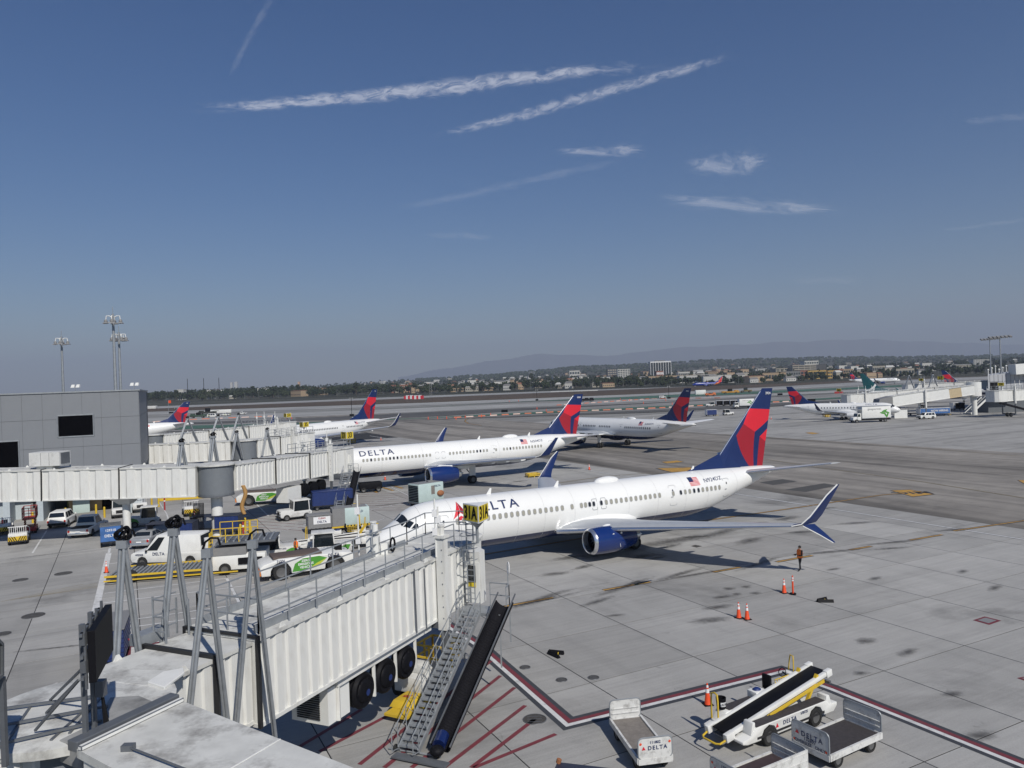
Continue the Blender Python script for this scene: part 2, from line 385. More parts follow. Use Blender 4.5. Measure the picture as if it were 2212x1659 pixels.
s.add([(-h + g, -h + g, -.02), (h - g, -h + g, -.02), (h - g, h - g, -.02), (-h + g, h - g, -.02), (-h + g, -h + g, 0), (h - g, -h + g, 0), (h - g, h - g, 0), (-h + g, h - g, 0)],
  [(4, 5, 6, 7), (0, 1, 5, 4), (1, 2, 6, 5), (2, 3, 7, 6), (3, 0, 4, 7)])
slab_me = s.mesh('concrete_slab', CONC, smooth=False)
far = MB()
for k, (d, a, b_) in enumerate(cells):
 c = ab(a + h, b_ + h)
 if k < 299:
  place('concrete_slab', slab_me, apron, c, (0, 0, AX))
 else:
  far.T = Matrix.Translation(c) @ Matrix.Rotation(AX, 4, 'Z')
  far.add([(-h + g, -h + g, 0), (h - g, -h + g, 0), (h - g, h - g, 0), (-h + g, h - g, 0)], [(0, 1, 2, 3)])
fo = far.build('concrete_slabs', CONC, apron, smooth=False); setp(fo, kind='stuff')
def sheet(name, pts, m_, z=0.0, parent=None, st=True):
 b = MB(); b.poly([Vector((p[0], p[1], z)) for p in pts]); o = b.build(name, m_, parent, smooth=False)
 if st and not parent: setp(o, kind='structure')
 return o
sheet('taxilane', [ab(APR_MAX, -40), ab(126, -40), ab(126, 420), ab(APR_MAX, 420)], ASPH, 0.0)
sheet('concrete_taxiway', [ab(126, -60), ab(330, -60), ab(330, 230), ab(126, 230)], CONC_L, 0.0)
PATCH = mat('asphalt_patch', (0.07, 0.068, 0.065), 0.9, var=0.15)
# airfield strips: vertices read where they lie on the ground
XS = [200, 297, 600, 918, 1160, 1404, 1620, 1836, 2030, 2260]
def strip(name, top, bot, m_, z):
 T = [gr(x, interp(top, x)) for x in XS]; B_ = [gr(x, interp(bot, x)) for x in XS]
 b = MB(); b.loft([[Vector((p.x, p.y, z)) for p in T], [Vector((p.x, p.y, z)) for p in B_]], closed=False, caps=False)
 return setp(b.build(name, m_, smooth=False), kind='structure')
strip('infield_verge', [(200, 876), (297, 873), (918, 847.5), (1404, 833.5), (1836, 813.5), (2260, 797)], [(200, 882), (297, 878), (918, 856), (1404, 837), (1836, 817), (2260, 800)], SCRUB, 0.004)
strip('far_runway', [(200, 883), (297, 880), (918, 855), (1404, 836.5), (1836, 817.5), (2260, 801)], [(200, 887.5), (297, 884), (918, 859), (1404, 839), (1836, 820), (2260, 804)], RUNW, 0.02)
strip('dry_infield', [(200, 887.5), (297, 884), (918, 859), (1404, 839), (1836, 820), (2260, 804)], [(200, 893), (297, 890), (918, 869.5), (1404, 850), (1700, 833), (1836, 826), (2260, 806)], DIRT, 0.012)
strip('near_runway', [(200, 893), (297, 890.5), (918, 870), (1404, 850.5), (1836, 828), (2260, 808)], [(200, 900), (297, 897), (918, 876), (1404, 855), (1836, 834), (2260, 812)], RUNW, 0.02)
strip('green_shoulder', [(200, 906), (297, 902), (918, 879), (1160, 866), (1404, 855.2), (1620, 846), (1836, 837), (2260, 816)], [(200, 906.1), (297, 902.1), (918, 879.2), (1160, 866.5), (1404, 860.5), (1620, 851), (1836, 841), (2260, 820)], GREENP, 0.028)
strip('taxiway', [(200, 908), (297, 904), (918, 881), (1404, 862), (1836, 843), (2260, 821)], [(200, 917), (297, 913), (918, 890), (1404, 867), (1836, 846.5), (2260, 824)], RUNW, 0.02)
strip('dark_taxiway', [(200, 919), (600, 906), (918, 891), (1160, 880), (1404, 870), (2260, 826)], [(200, 921), (600, 911), (918, 901), (1160, 884), (1404, 871), (2260, 826.3)], RUNW_D, 0.024)
strip('green_shoulder', [(200, 926), (297, 922), (600, 915), (918, 902.5), (1160, 889.5), (1404, 878), (1620, 868.5), (1836, 857), (2260, 838)], [(200, 934), (297, 931), (430, 928), (640, 917), (918, 903.5), (1160, 893.5), (1404, 882), (1620, 871.5), (1836, 860), (2260, 841)], GREENP, 0.028)
strip('dark_taxiway', [(200, 940), (918, 906), (1404, 886), (1620, 874), (1836, 863), (2260, 843)], [(200, 941), (918, 907), (1404, 891), (1620, 880), (1836, 868), (2260, 847)], RUNW_D, 0.022)
# painted lines
def paint(name, pts, w, m_, z=0.008, edge=None, ew=0.08, parent=None, closed=False, off=0.0):
 parent = parent or apron
 pts = [Vector((p[0], p[1], 0)) for p in pts]
 def rib(width, zz, mm, nm):
  L, Rr = [], []
  N_ = len(pts)
  for i, p in enumerate(pts):
   a = pts[i - 1] if (i or closed) else p; c = pts[(i + 1) % N_] if (i < N_ - 1 or closed) else p
   d1 = (p - a).normalized() if (p - a).length > 1e-6 else (c - p).normalized(); d2 = (c - p).normalized() if (c - p).length > 1e-6 else d1
   n1 = Vector((-d1.y, d1.x, 0)); n2 = Vector((-d2.y, d2.x, 0)); nn = (n1 + n2); nn = nn.normalized() / max(0.35, nn.normalized().dot(n1))
   L.append(p + nn * (off + width / 2) + Vector((0, 0, zz))); Rr.append(p + nn * (off - width / 2) + Vector((0, 0, zz)))
  if closed: L.append(L[0]); Rr.append(Rr[0])
  b = MB(); b.loft([L, Rr], closed=False, caps=False); b.build(nm, mm, parent, smooth=False)
 if edge: rib(w + 2 * ew, z - 0.004, edge, name + '_border')
 rib(w, z, m_, name)
P_Y = mat('yellow_line_paint', (0.48, 0.27, 0.05), 0.7, var=0.25, scale=3, dirt=(0.12, 0.1, 0.08), dirt_amt=0.8, dirt_scale=0.8, coords='Object')
P_YF = mat('faded_yellow_paint', (0.3, 0.24, 0.13), 0.8, var=0.2, scale=2)
P_W = mat('white_line_paint', (0.6, 0.6, 0.59), 0.7, var=0.12, scale=3, dirt=(0.2, 0.2, 0.2), dirt_amt=0.7, dirt_scale=1.2)
P_R = mat('red_line_paint', (0.17, 0.03, 0.04), 0.7, var=0.2, scale=3, dirt=(0.1, 0.06, 0.06), dirt_amt=0.6, dirt_scale=1)
P_K = mat('black_line_paint', (0.045, 0.048, 0.055), 0.7, var=0.2, scale=3)
def g2(*l): return [gr(x, y) for x, y in l]
paint('white_line', [ab(63.6, 10), ab(63.6, 215)], 0.26, P_W, edge=P_K, ew=.1)
paint('yellow_line', g2((1020, 1203), (1045, 1198), (1300, 1156), (1500, 1128), (1700, 1100), (1900, 1070), (1990, 1061)), 0.18, P_Y, z=0.018, edge=P_K, ew=.14)
paint('yellow_line', g2((2060, 1147), (2212, 1125), (2330, 1108)), 0.18, P_Y, z=0.018, edge=P_K, ew=.14)
for a_, c_ in [((1090, 1310), (1195, 1291)), ((1303, 1275), (1405, 1257)), ((1540, 1236), (1600, 1225)), ((1677, 1214), (1755, 1200)), ((1835, 1188), (1882, 1180)), ((1965, 1167), (2035, 1155))]:
 paint('yellow_dash', g2(a_, c_), 0.2, P_Y, edge=P_K, ew=.12)
paint('yellow_line', g2((1500, 968), (1755, 1008), (2000, 1042), (2300, 1090)), 0.16, P_YF, z=0.016, edge=P_K, ew=.08)
paint('yellow_line', g2((1560, 938), (1700, 948), (1960, 966), (2300, 993)), 0.16, P_YF, z=0.016, edge=P_K, ew=.08)
paint('yellow_line', g2((1520, 1022), (1400, 1022), (1300, 1030), (1210, 1043)), 0.16, P_YF, z=0.014, edge=P_K, ew=.08)
paint('yellow_line', g2((1040, 919), (1012, 915), (1004, 910), (1008, 905), (1030, 901), (1075, 896)), 0.3, P_Y, z=0.03, edge=P_K, ew=.2)
# the MIC box and other yellow boxes
def ybox(pxs, txt=None, rx=None, ry=None, size=2.0):
 ps = [gr(x, y) for x, y in pxs]; c = sum(ps, Vector()) / 4
 sheet('marking_border', [c + (p - c) * 1.1 for p in ps], P_K, 0.014, apron); sheet('marking_box', ps, P_Y, 0.02, apron)
 if txt: text(txt, size, P_K, apron, c + Vector((0, 0, .024)), rx, ry, bold=.02, off=0)
ybox([(1926, 1060), (1966, 1058), (2016, 1068), (1972, 1073)], 'MIC', (-1, .1, 0), (.1, -1, 0), 2.4)
ybox([(1420, 1012), (1490, 1010), (1530, 1017), (1450, 1020)])
ybox([(1430, 998), (1463, 995), (1476, 998), (1440, 1001)])
ybox([(1740, 935), (1752, 934), (1770, 936), (1755, 938)])
ybox([(2200, 1038), (2240, 1036), (2260, 1048), (2215, 1046)])
# red and white envelope line
env = g2((1032, 1392), (1228, 1563), (1690, 1448), (1800, 1488), (2260, 1672))
for nm_, w_, m_, z_, o_ in (('border', .92, P_K, .006, 0), ('white', .22, P_W, .011, -.12), ('red', .24, P_R, .011, .12)):
 paint('envelope_' + nm_, [(-5.6, 46.4, 0)] + [tuple(p) for p in env], w_, m_, z=z_, off=o_)
def g_(cx, cy): return ((1000 + cx / 2.011) * .54004, (2400 + cy / 2.011) * .54004)
for a_, c_ in [((880, 1325), (1940, 490)), ((1080, 1350), (2015, 610)), ((1300, 1350), (2130, 705)), ((1560, 1350), (2215, 850)), ((1780, 1350), (2290, 960)), ((1800, 1351), (2460, 1080)), ((560, 1220), (1110, 930)), ((400, 1180), (900, 880))]:
 paint('red_hatch', [gr(*g_(*a_)), gr(*g_(*c_))], 0.2, P_R, z=.012)
paint('envelope_red', g2((275, 1428), (277, 1398), (420, 1377), (560, 1358)), 0.3, P_R, z=.012, edge=P_W, ew=.2)
# service road and parking lines on the left
for a_, c_, w_ in [((205, 1325), (235, 1195), .45), ((235, 1195), (241, 1166), .2), ((0, 1211), (218, 1185), .16), ((218, 1185), (560, 1155), .16), ((70, 1195), (101, 1146), .16), ((223, 1303), (560, 1262), .16), ((226, 1282), (500, 1248), .16),
     ((230, 1262), (480, 1232), .16), ((236, 1218), (300, 1211), .16), ((262, 1342), (560, 1300), .16), ((262, 1358), (520, 1322), .16), ((490, 1250), (522, 1312), .2), ((480, 1165), (515, 1210), .16), ((500, 1210), (580, 1200), .16),
     ((508, 1252), (560, 1246), .16), ((360, 1110), (372, 1148), .16), ((430, 1108), (442, 1133), .16), ((344, 1085), (360, 1110), .12), ((340, 1113), (398, 1108), .16), ((560, 1030), (650, 1040), .16), ((545, 1080), (580, 1115), .16)]:
 paint('white_line', g2(a_, c_), w_, P_W, z=.01)
for a_, c_ in [((600, 1150), (672, 1130)), ((560, 1180), (670, 1160)), ((590, 1140), (730, 1118)), ((780, 1140), (830, 1120)), ((790, 1104), (866, 1088)), ((800, 1085), (860, 1075)), ((700, 1120), (760, 1098)), ((560, 1060), (596, 1076)), ((620, 1075), (650, 1100)), ((845, 1052), (885, 1072))]:
 paint('white_line', g2(a_, c_), 0.16, P_W, z=.01, edge=P_K, ew=.06)
for a_, c_ in [((780, 1050), (815, 1064)), ((810, 1048), (850, 1060)), ((838, 1046), (870, 1055))]:
 paint('yellow_line', g2(a_, c_), 0.3, P_Y, z=.012, edge=P_K, ew=.12)
for k in range(8):
 paint('red_hatch', g2((520 + k * 2, 1092 + k * 6.5), (640 + k * 3, 1098 + k * 7.0)), 0.1, P_R, z=.008)
for k in range(9):
 paint('red_hatch', g2((755 + k * 3, 1062 + k * 5), (885 + k * 2, 1068 + k * 4.2)), 0.1, P_R, z=.009)
for a_, c_ in [((0, 1280), (395, 1215)), ((95, 1294), (385, 1262)), ((150, 1262), (370, 1205))]:
 pass
for k in range(5):
 paint('faded_yellow_line', g2((2 + 20 * k, 1300 - 3 * k), (180 + 30 * k, 1262 - 2 * k)), 0.05, P_YF, z=.009)
# utility covers
COVER = mat('iron_cover', (0.06, 0.055, 0.05), 0.75, var=0.3, scale=8)
def cover(px, py, r, name='manhole_cover'):
 p = gr(px, py); b = MB(); b.cyl((0, 0, -.02), (0, 0, .012), r, 24); b.tube([(r * math.cos(t) * .98, r * math.sin(t) * .98, .014) for t in [2 * math.pi * k / 24 for k in range(24)]], .015, 5, 1, closed=True)
 for q in (-.5, 0, .5): b.box(-r * .6, r * .6, q * r - .01, q * r + .01, .012, .02, 1)
 o = b.build(name, [COVER, STEEL], apron, p)
for x, y, r_ in [(72, 1330, .68), (44, 1253, .55), (137, 1239, .65), (4, 1370, .5), (1134, 1442, .27), (1213, 1469, .27), (1282, 1464, .27), (1155, 1554, .5)]: cover(x, y, r_)
def drain(pxs, m_, border=None):
 ps = [gr(x, y) for x, y in pxs]; c = sum(ps, Vector()) / 4
 if border: sheet('drain_border', ps, border, .012, apron); sheet('drain_cover', [c + (p - c) * .68 for p in ps], m_, .018, apron)
 else: sheet('drain_cover', ps, m_, .012, apron)
drain([(2102, 1340), (2127, 1332), (2163, 1341), (2137, 1350)], CART_GREY, P_R)
drain([(2197, 1465), (2230, 1459), (2260, 1468), (2225, 1475)], CART_GREY, P_R)
for q in [[(1355, 1116), (1372, 1111), (1393, 1115), (1372, 1120)], [(1492, 1180), (1502, 1177), (1517, 1180), (1505, 1183)]]: drain(q, COVER)
for q in [[(1695, 1058), (1780, 1044), (1810, 1049), (1740, 1063)], [(1640, 1042), (1690, 1035), (1722, 1040), (1670, 1048)], [(1170, 970), (1250, 966), (1262, 969), (1180, 974)], [(1020, 950), (1050, 948), (1064, 951), (1030, 953)]]: sheet('asphalt_patch', g2(*q), PATCH, .006, apron)
# oil and rubber stains with soft outlines of their own
def stain(px, py, rx_, ry_, d=0.75, seed=0):
 m_ = bpy.data.materials.get('oil_stain')
 if not m_:
  m_ = bpy.data.materials.new('oil_stain'); m_.use_nodes = True; n, l = m_.node_tree.nodes, m_.node_tree.links; bs = n['Principled BSDF']
  bs.inputs['Base Color'].default_value = (.035, .032, .03, 1); bs.inputs['Roughness'].default_value = .7
  tc = n.new('ShaderNodeTexCoord'); ln = n.new('ShaderNodeVectorMath'); ln.operation = 'LENGTH'; l.new(tc.outputs['Object'], ln.inputs[0])
  nz = n.new('ShaderNodeTexNoise'); nz.inputs['Scale'].default_value = 3; nz.inputs['Detail'].default_value = 7; nz.inputs['Roughness'].default_value = .7
  g3 = n.new('ShaderNodeNewGeometry'); l.new(g3.outputs['Position'], nz.inputs['Vector'])
  a1 = n.new('ShaderNodeMath'); a1.operation = 'MULTIPLY_ADD'; l.new(nz.outputs[0], a1.inputs[0]); a1.inputs[1].default_value = -1.5; a1.inputs[2].default_value = 1.65
  a2 = n.new('ShaderNodeMath'); a2.operation = 'SUBTRACT'; l.new(a1.outputs[0], a2.inputs[0]); l.new(ln.outputs['Value'], a2.inputs[1])
  a3 = n.new('ShaderNodeMapRange'); a3.inputs[1].default_value = -.05; a3.inputs[2].default_value = 1.0; a3.inputs[3].default_value = 0; a3.inputs[4].default_value = .6; l.new(a2.outputs[0], a3.inputs[0])
  l.new(a3.outputs[0], bs.inputs['Alpha'])
 b = MB(); b.poly([(-1.3, -1.3, 0), (1.3, -1.3, 0), (1.3, 1.3, 0), (-1.3, 1.3, 0)]); o = b.build('oil_stain', m_, apron, gr(px, py) + Vector((0, 0, .0215 + seed * .0003)), (0, 0, AX + .3 * math.sin(seed)))
 o.scale = (rx_, ry_, 1)
for k, (x, y, a_, c_) in enumerate([(1575, 1272, .55, .45), (1612, 1268, .5, .4), (1592, 1284, .45, .35), (1632, 1282, .5, .4), (1550, 1312, 1.3, .5), (1535, 1340, 1.6, .6), (1390, 1202, 2.2, .9), (1450, 1180, 1.8, .6), (1620, 1168, 2.4, .9), (1700, 1120, 2.2, .9), (1640, 1130, 1.2, .6),
       (1850, 1130, 2.6, .7), (1790, 1098, 1.2, .5), (1375, 1258, .9, .4), (1260, 1225, 1.4, .5), (1470, 1240, 3.4, .45), (1870, 1385, .8, .6), (1925, 1185, 2, .4), (2055, 1145, 2, .5), (1120, 1040, 2, .7), (1180, 1290, 3, .5), (1290, 1300, 2, .4), (1230, 1205, 2, .7), (2120, 1590, .8, .5), (1860, 1455, .5, .3), (1800, 1230, .8, .3), (2150, 1270, 1.2, .4), (1040, 1430, .6, .5), (1420, 1205, 1.2, .5), (1500, 1160, 2, .6), (1730, 1150, 1.6, .5), (1200, 1240, 1.5, .6), (1890, 1250, .9, .4), (2080, 1235, .8, .4), (1960, 1410, 1.0, .4), (1560, 1290, .9, .4), (1330, 1330, .8, .3), (2060, 1500, .6, .4), (1150, 1303, 5, .35), (1350, 1268, 4, .4), (1640, 1218, 3.5, .4), (1500, 1242, 4, .35), (1790, 1193, 4, .5), (1930, 1172, 4, .45), (1450, 1170, 5, 1.2), (1560, 1150, 4, .9), (1300, 1195, 3, 1.0), (90, 1200, 5, .3), (120, 1400, 3, .2), (640, 1120, 3, .6), (840, 1090, 3, .5), (1000, 1000, 6, .5)]):
 stain(x, y, a_, c_, seed=k)
# ------------------------------------------------------------------ aircraft
TAIL_BLUE = mat('tail_blue', (0.008, 0.022, 0.1), 0.35, var=0.06)
def spline(tab, x):
 """monotone-ish cubic through rows (x, a, b, c...)"""
 if x <= tab[0][0]: return list(tab[0][1:])
 if x >= tab[-1][0]: return list(tab[-1][1:])
 for i in range(len(tab) - 1):
  if tab[i][0] <= x <= tab[i + 1][0]: break
 p0, p1 = tab[i], tab[i + 1]; pm, pn = tab[max(0, i - 1)], tab[min(len(tab) - 1, i + 2)]
 h = p1[0] - p0[0]; t = (x - p0[0]) / h; out = []
 for k in range(1, len(p0)):
  d = (p1[k] - p0[k]) / h
  dm = (p0[k] - pm[k]) / (p0[0] - pm[0]) if i else d * 1.3
  dn = (pn[k] - p1[k]) / (pn[0] - p1[0]) if i < len(tab) - 2 else d
  m0 = 0 if dm * d <= 0 else 2 * dm * d / (dm + d)
  m1 = 0 if dn * d <= 0 else 2 * dn * d / (dn + d)
  if i == 0: m0 = d * 1.6
  out.append((2 * t**3 - 3 * t**2 + 1) * p0[k] + (t**3 - 2 * t**2 + t) * h * m0 + (-2 * t**3 + 3 * t**2) * p1[k] + (t**3 - t**2) * h * m1)
 return out
class Fus:
 def __init__(s, tab, zfrac=0.5): s.tab = tab; s.zf = zfrac
 def sec(s, x):
  w, zt, zb = spline(s.tab, x); return max(w, .01), zt, zb, zb + (zt - zb) * s.zf
 def pos(s, x, th, off=0.0, side=-1):      # th: angle from the top, radians; side -1 = port (y < 0)
  w, zt, zb, zc = s.sec(x); c, sn = math.cos(th), math.sin(th)
  r = (zt - zc) if c > 0 else (zc - zb)
  p = Vector((x, side * w * sn, zc + r * c)); n = Vector((0, side * sn / w, c / max(r, .01))).normalized()
  return p + n * off
 def th(s, x, z):
  w, zt, zb, zc = s.sec(x); r = (zt - zc) if z > zc else (zc - zb)
  return math.acos(max(-1, min(1, (z - zc) / r)))
 def at(s, x, z, off=0.0, side=-1): return s.pos(x, s.th(x, z), off, side)
 def frame(s, x, z, side=-1):
  p = s.at(x, z, 0, side); tx = (s.at(x + .05, z, 0, side) - s.at(x - .05, z, 0, side)).normalized()
  tz = (s.at(x, z + .05, 0, side) - s.at(x, z - .05, 0, side)).normalized(); n = (tx.cross(tz)) * (1 if side < 0 else -1)
  return p, tx, tz, n.normalized()
def bm_cut(bm, segs):
 for (p, q) in segs:
  d = Vector((q[0] - p[0], 0, q[1] - p[1])); n = Vector((-d.z, 0, d.x))
  bmesh.ops.bisect_plane(bm, geom=bm.verts[:] + bm.edges[:] + bm.faces[:], plane_co=(p[0], 0, p[1]), plane_no=n, dist=1e-5)
def inpoly(x, y, poly):
 c = False; n = len(poly)
 for i in range(n):
  (x1, y1), (x2, y2) = poly[i], poly[(i + 1) % n]
  if (y1 > y) != (y2 > y) and x < (x2 - x1) * (y - y1) / (y2 - y1) + x1: c = not c
 return c
def _c2x(X, Y): return 39.6 + (X - 2110 - .036 * (Y - 505)) / 59, 12.5 - (Y - 505 + .12 * (X - 2110)) / 83.6
def _uv(X, Y):
 x, z = _c2x(X, Y); le = 32.7 + (z - 5.3) * .958; te = 39.35 + (z - 5.3) * .24
 return (x - le) / (te - le), (z - 5.3) / 7.2
W_TAIL = [  # (material, polygon in fin u, v): the red wedges of the tail
 (1, [_uv(*p) for p in [(2030, 665), (2175, 660), (2166, 738), (2052, 845), (1965, 790)]]),
 (2, [_uv(*p) for p in [(1965, 790), (2052, 845), (2043, 1112), (2005, 1114), (1910, 885)]]),
 (1, [_uv(*p) for p in [(2160, 808), (2140, 915), (2092, 880)]]),
 (2, [_uv(*p) for p in [(2092, 880), (2140, 915), (2120, 1107), (2071, 1110)]])]
_sp = []
for k_, (mi_, po_) in enumerate(W_TAIL):
 _sp.append((mi_, [(u, v) for u, v in po_]))
W_TAIL = _sp
# open the wedges to the fin's own edges where they touch them
W_TAIL[0] = (1, [(0.0 if i in (0, ) else (1.02 if i in (1, 2) else u), v) for i, (u, v) in enumerate(W_TAIL[0][1])])
def fin(parent, S, livery):
 """S: fin dict: le0,(x,z) root LE; le1 tip LE; te1 tip TE; te0 root TE; dorsal start x; t thickness"""
 (x0, z0), (x1, z1), (x2, z2), (x3, z3) = S['le0'], S['le1'], S['te1'], S['te0']
 bm = bmesh.new(); nu, nv = 8, 10
 vs_ = [[bm.verts.new((i / nu, 0, j / nv)) for i in range(nu + 1)] for j in range(nv + 1)]
 for j in range(nv):
  for i in range(nu): bm.faces.new((vs_[j][i], vs_[j][i + 1], vs_[j + 1][i + 1], vs_[j + 1][i]))
 polys = {'widget': W_TAIL, 'sunset': [(1, [(.25, -.1), (.62, 1.1), (1.1, 1.1), (1.1, -.1)]), (2, [(.02, -.1), (.25, -.1), (.62, 1.1), (.5, 1.1)])], 'teal': [(1, [(-.1, .45), (.75, .1), (.9, .1), (1.1, .0), (1.1, -.02), (.7, .02), (-.1, .38)]), (1, [(.1, .36), (.18, .33), (.75, -.1), (.6, -.1)])], 'plain': []}[livery]
 segs = []
 for mi, po in polys:
  for i in range(len(po)): segs.append((po[i], po[(i + 1) % len(po)]))
 bm_cut(bm, segs)
 for f in bm.faces:
  c = f.calc_center_median(); f.material_index = 0
  for mi, po in polys:
   if inpoly(c.x, c.z, po): f.material_index = mi
 tck = S.get('t', .10)
 half = bm.copy()
 def mapv(bmx, side):
  for v in bmx.verts:
   u, w = v.co.x, v.co.z; xl = x0 + (x1 - x0) * w; xr = x3 + (x2 - x3) * w; zl = z0 + (z1 - z0) * w; zr = z3 + (z2 - z3) * w
   ch = xr - xl; t = tck * ch * 2.6 * (0.2969 * math.sqrt(max(u, 0)) - .126 * u - .3516 * u * u + .2843 * u**3 - .1015 * u**4) * 1.0
   v.co = Vector((xl + ch * u, side * max(t, .004), zl + (zr - zl) * u))
 mapv(bm, -1); mapv(half, 1)
 me = bpy.data.meshes.new('fin'); bm.to_mesh(me); me2 = bpy.data.meshes.new('fin2'); half.to_mesh(me2)
 bm2 = bmesh.new(); bm2.from_mesh(me); bm2.from_mesh(me2); bmesh.ops.recalc_face_normals(bm2, faces=bm2.faces); bm2.to_mesh(me); bm.free(); half.free(); bm2.free(); bpy.data.meshes.remove(me2)
 for mm in {'widget': [TAIL_BLUE, RED_A, RED_B], 'sunset': [SW_BLUE, RED_A, SW_GOLD], 'teal': [TEAL, WHITE], 'plain': [AC_BLUE2]}[livery]: me.materials.append(mm)
 for p in me.polygons: p.use_smooth = True
 o = place('tail_fin', me, parent)
 # leading edge strip, tip cap, dorsal fillet
 b = MB(); ax = S.get('t', .1)
 b.tube([(lerp(x0, x1, .12) - .01, 0, lerp(z0, z1, .12)), (lerp(x0, x1, .97), 0, lerp(z0, z1, .97))], .055, 8)
 b.build('leading_edge', CHROME if livery == 'widget' else AC_BLUE2, o)
 d = MB(); xs = S['dorsal']; w0 = .28
 d.hexa([(xs, 0, z0 + .02), (x0 + 1.2, -w0, z0 - .15), (x0 + 3.5, -w0 * 1.2, z0 - .15), (x0 + 3.5, 0, z0 - .15), (xs + .1, 0, z0 + .06), (lerp(x0, x1, .2), -.03, lerp(z0, z1, .2)), (lerp(x0, x1, .2) + .8, -.16, lerp(z0, z1, .2)), (lerp(x0, x1, .2) + .8, 0, lerp(z0, z1, .2))])
 d.hexa([(xs, 0, z0 + .02), (x0 + 1.2, w0, z0 - .15), (x0 + 3.5, w0 * 1.2, z0 - .15), (x0 + 3.5, 0, z0 - .15), (xs + .1, 0, z0 + .06), (lerp(x0, x1, .2), .03, lerp(z0, z1, .2)), (lerp(x0, x1, .2) + .8, .16, lerp(z0, z1, .2)), (lerp(x0, x1, .2) + .8, 0, lerp(z0, z1, .2))])
 d.build('dorsal_fin', {'widget': TAIL_BLUE, 'sunset': SW_BLUE, 'teal': TEAL, 'plain': AC_BLUE2}[livery], o, smooth=False)
 c = MB(); c.hexa([(x1 - .03, -.05, z1 - .01), (x1 - .03, .05, z1 - .01), (x2, .03, z2 - .01), (x2, -.03, z2 - .01), (x1 + .1, -.02, z1 + .08), (x1 + .1, .02, z1 + .08), (x2 + .02, .02, z2 + .06), (x2 + .02, -.02, z2 + .06)])
 c.build('fin_cap', AC_BLUE if livery != 'teal' else TEAL, o)
 return o
SW_BLUE = mat('airliner_royal_blue', (0.012, 0.035, 0.3), 0.3, var=0.04)
SW_GOLD = mat('airliner_gold', (0.7, 0.25, 0.02), 0.35, var=0.04)
TEAL = mat('airliner_teal', (0.008, 0.075, 0.085), 0.35, var=0.04)
AFOIL = [(1, 0.0), (.8, .022), (.6, .042), (.4, .055), (.25, .058), (.12, .048), (.04, .03), (0, 0), (.04, -.02), (.12, -.03), (.25, -.036), (.4, -.036), (.6, -.026), (.8, -.012)]
def wing_mesh(secs, tc=1.9):     # (LEx, y, z, chord, thickness factor, tilt angle of the thickness axis)
 rings = []
 for (lx, y, z, ch, tf, tilt) in secs:
  nrm = Vector((0, -math.sin(tilt), math.cos(tilt)))
  rings.append([Vector((lx + u * ch, y, z)) + nrm * (t * ch * tf * tc) for u, t in AFOIL])
 b = MB(); b.loft(rings); return b
def rrect(w, h, r, n=4):
 pts = []
 for cx, cy, a0 in ((w / 2 - r, h / 2 - r, 0), (-w / 2 + r, h / 2 - r, 90), (-w / 2 + r, -h / 2 + r, 180), (w / 2 - r, -h / 2 + r, 270)):
  for k in range(n + 1): a = R(a0 + 90 * k / n); pts.append((cx + r * math.cos(a), cy + r * math.sin(a)))
 return pts
def ring_mesh(name, w, h, r, t, m_, d=.008):
 o_ = rrect(w, h, r); i_ = rrect(w - 2 * t, h - 2 * t, max(.01, r - t)); n = len(o_); b = MB()
 b.add([(x, y, d) for x, y in o_] + [(x, y, d) for x, y in i_] + [(x, y, 0) for x, y in o_], [(k, (k + 1) % n, n + (k + 1) % n, n + k) for k in range(n)] + [(2 * n + k, 2 * n + (k + 1) % n, (k + 1) % n, k) for k in range(n)])
 return b.mesh(name, m_, smooth=False)
def win_mesh(name, w, h, m_in):
 o_ = rrect(w, h, min(w, h) * .42); i_ = rrect(w * .74, h * .8, min(w, h) * .3); n = len(o_); b = MB()
 b.add([(x, y, .0) for x, y in o_] + [(x, y, .014) for x, y in i_], [(k, (k + 1) % n, n + (k + 1) % n, n + k) for k in range(n)], 1)
 b.add([(x, y, .010) for x, y in i_], [tuple(range(n))], 0)
 return b.mesh(name, [m_in, LINE_G], smooth=False)
WIN_S, WIN_D = win_mesh('window_shaded', .31, .44, SHADE), win_mesh('window_dark', .31, .44, SHADE_D)
def surf_place(o, F_, x, z, side, off=.012):
 p, tx, tz, n = F_.frame(x, z, side)
 if side > 0: tx2 = -tx
 else: tx2 = tx
 o.matrix_local = Matrix((( tx2.x, tz.x, n.x, p.x + n.x * off), (tx2.y, tz.y, n.y, p.y + n.y * off), (tx2.z, tz.z, n.z, p.z + n.z * off), (0, 0, 0, 1)))
def surf_text(F_, s, size, x, z, side, m_, parent, bold=.0, spacing=1.0, sx=1.0, name='lettering'):
 bm = text_bm(s, size, bold, spacing, sx)
 ys_ = [v.co.y for v in bm.verts]; y = min(ys_)
 while y < max(ys_):
  bmesh.ops.bisect_plane(bm, geom=bm.verts[:] + bm.edges[:] + bm.faces[:], plane_co=(0, y, 0), plane_no=(0, 1, 0), dist=1e-5); y += .09
 for v in bm.verts:
  th = F_.th(x, z) - v.co.y / (F_.sec(x)[1] - F_.sec(x)[3]) ; xx = x - side * v.co.x * 1.0
  v.co = F_.pos(x + (v.co.x if side < 0 else -v.co.x), th, .014, side)
 me = bpy.data.meshes.new(name); bm.to_mesh(me); bm.free(); me.materials.append(m_); return place(name, me, parent)
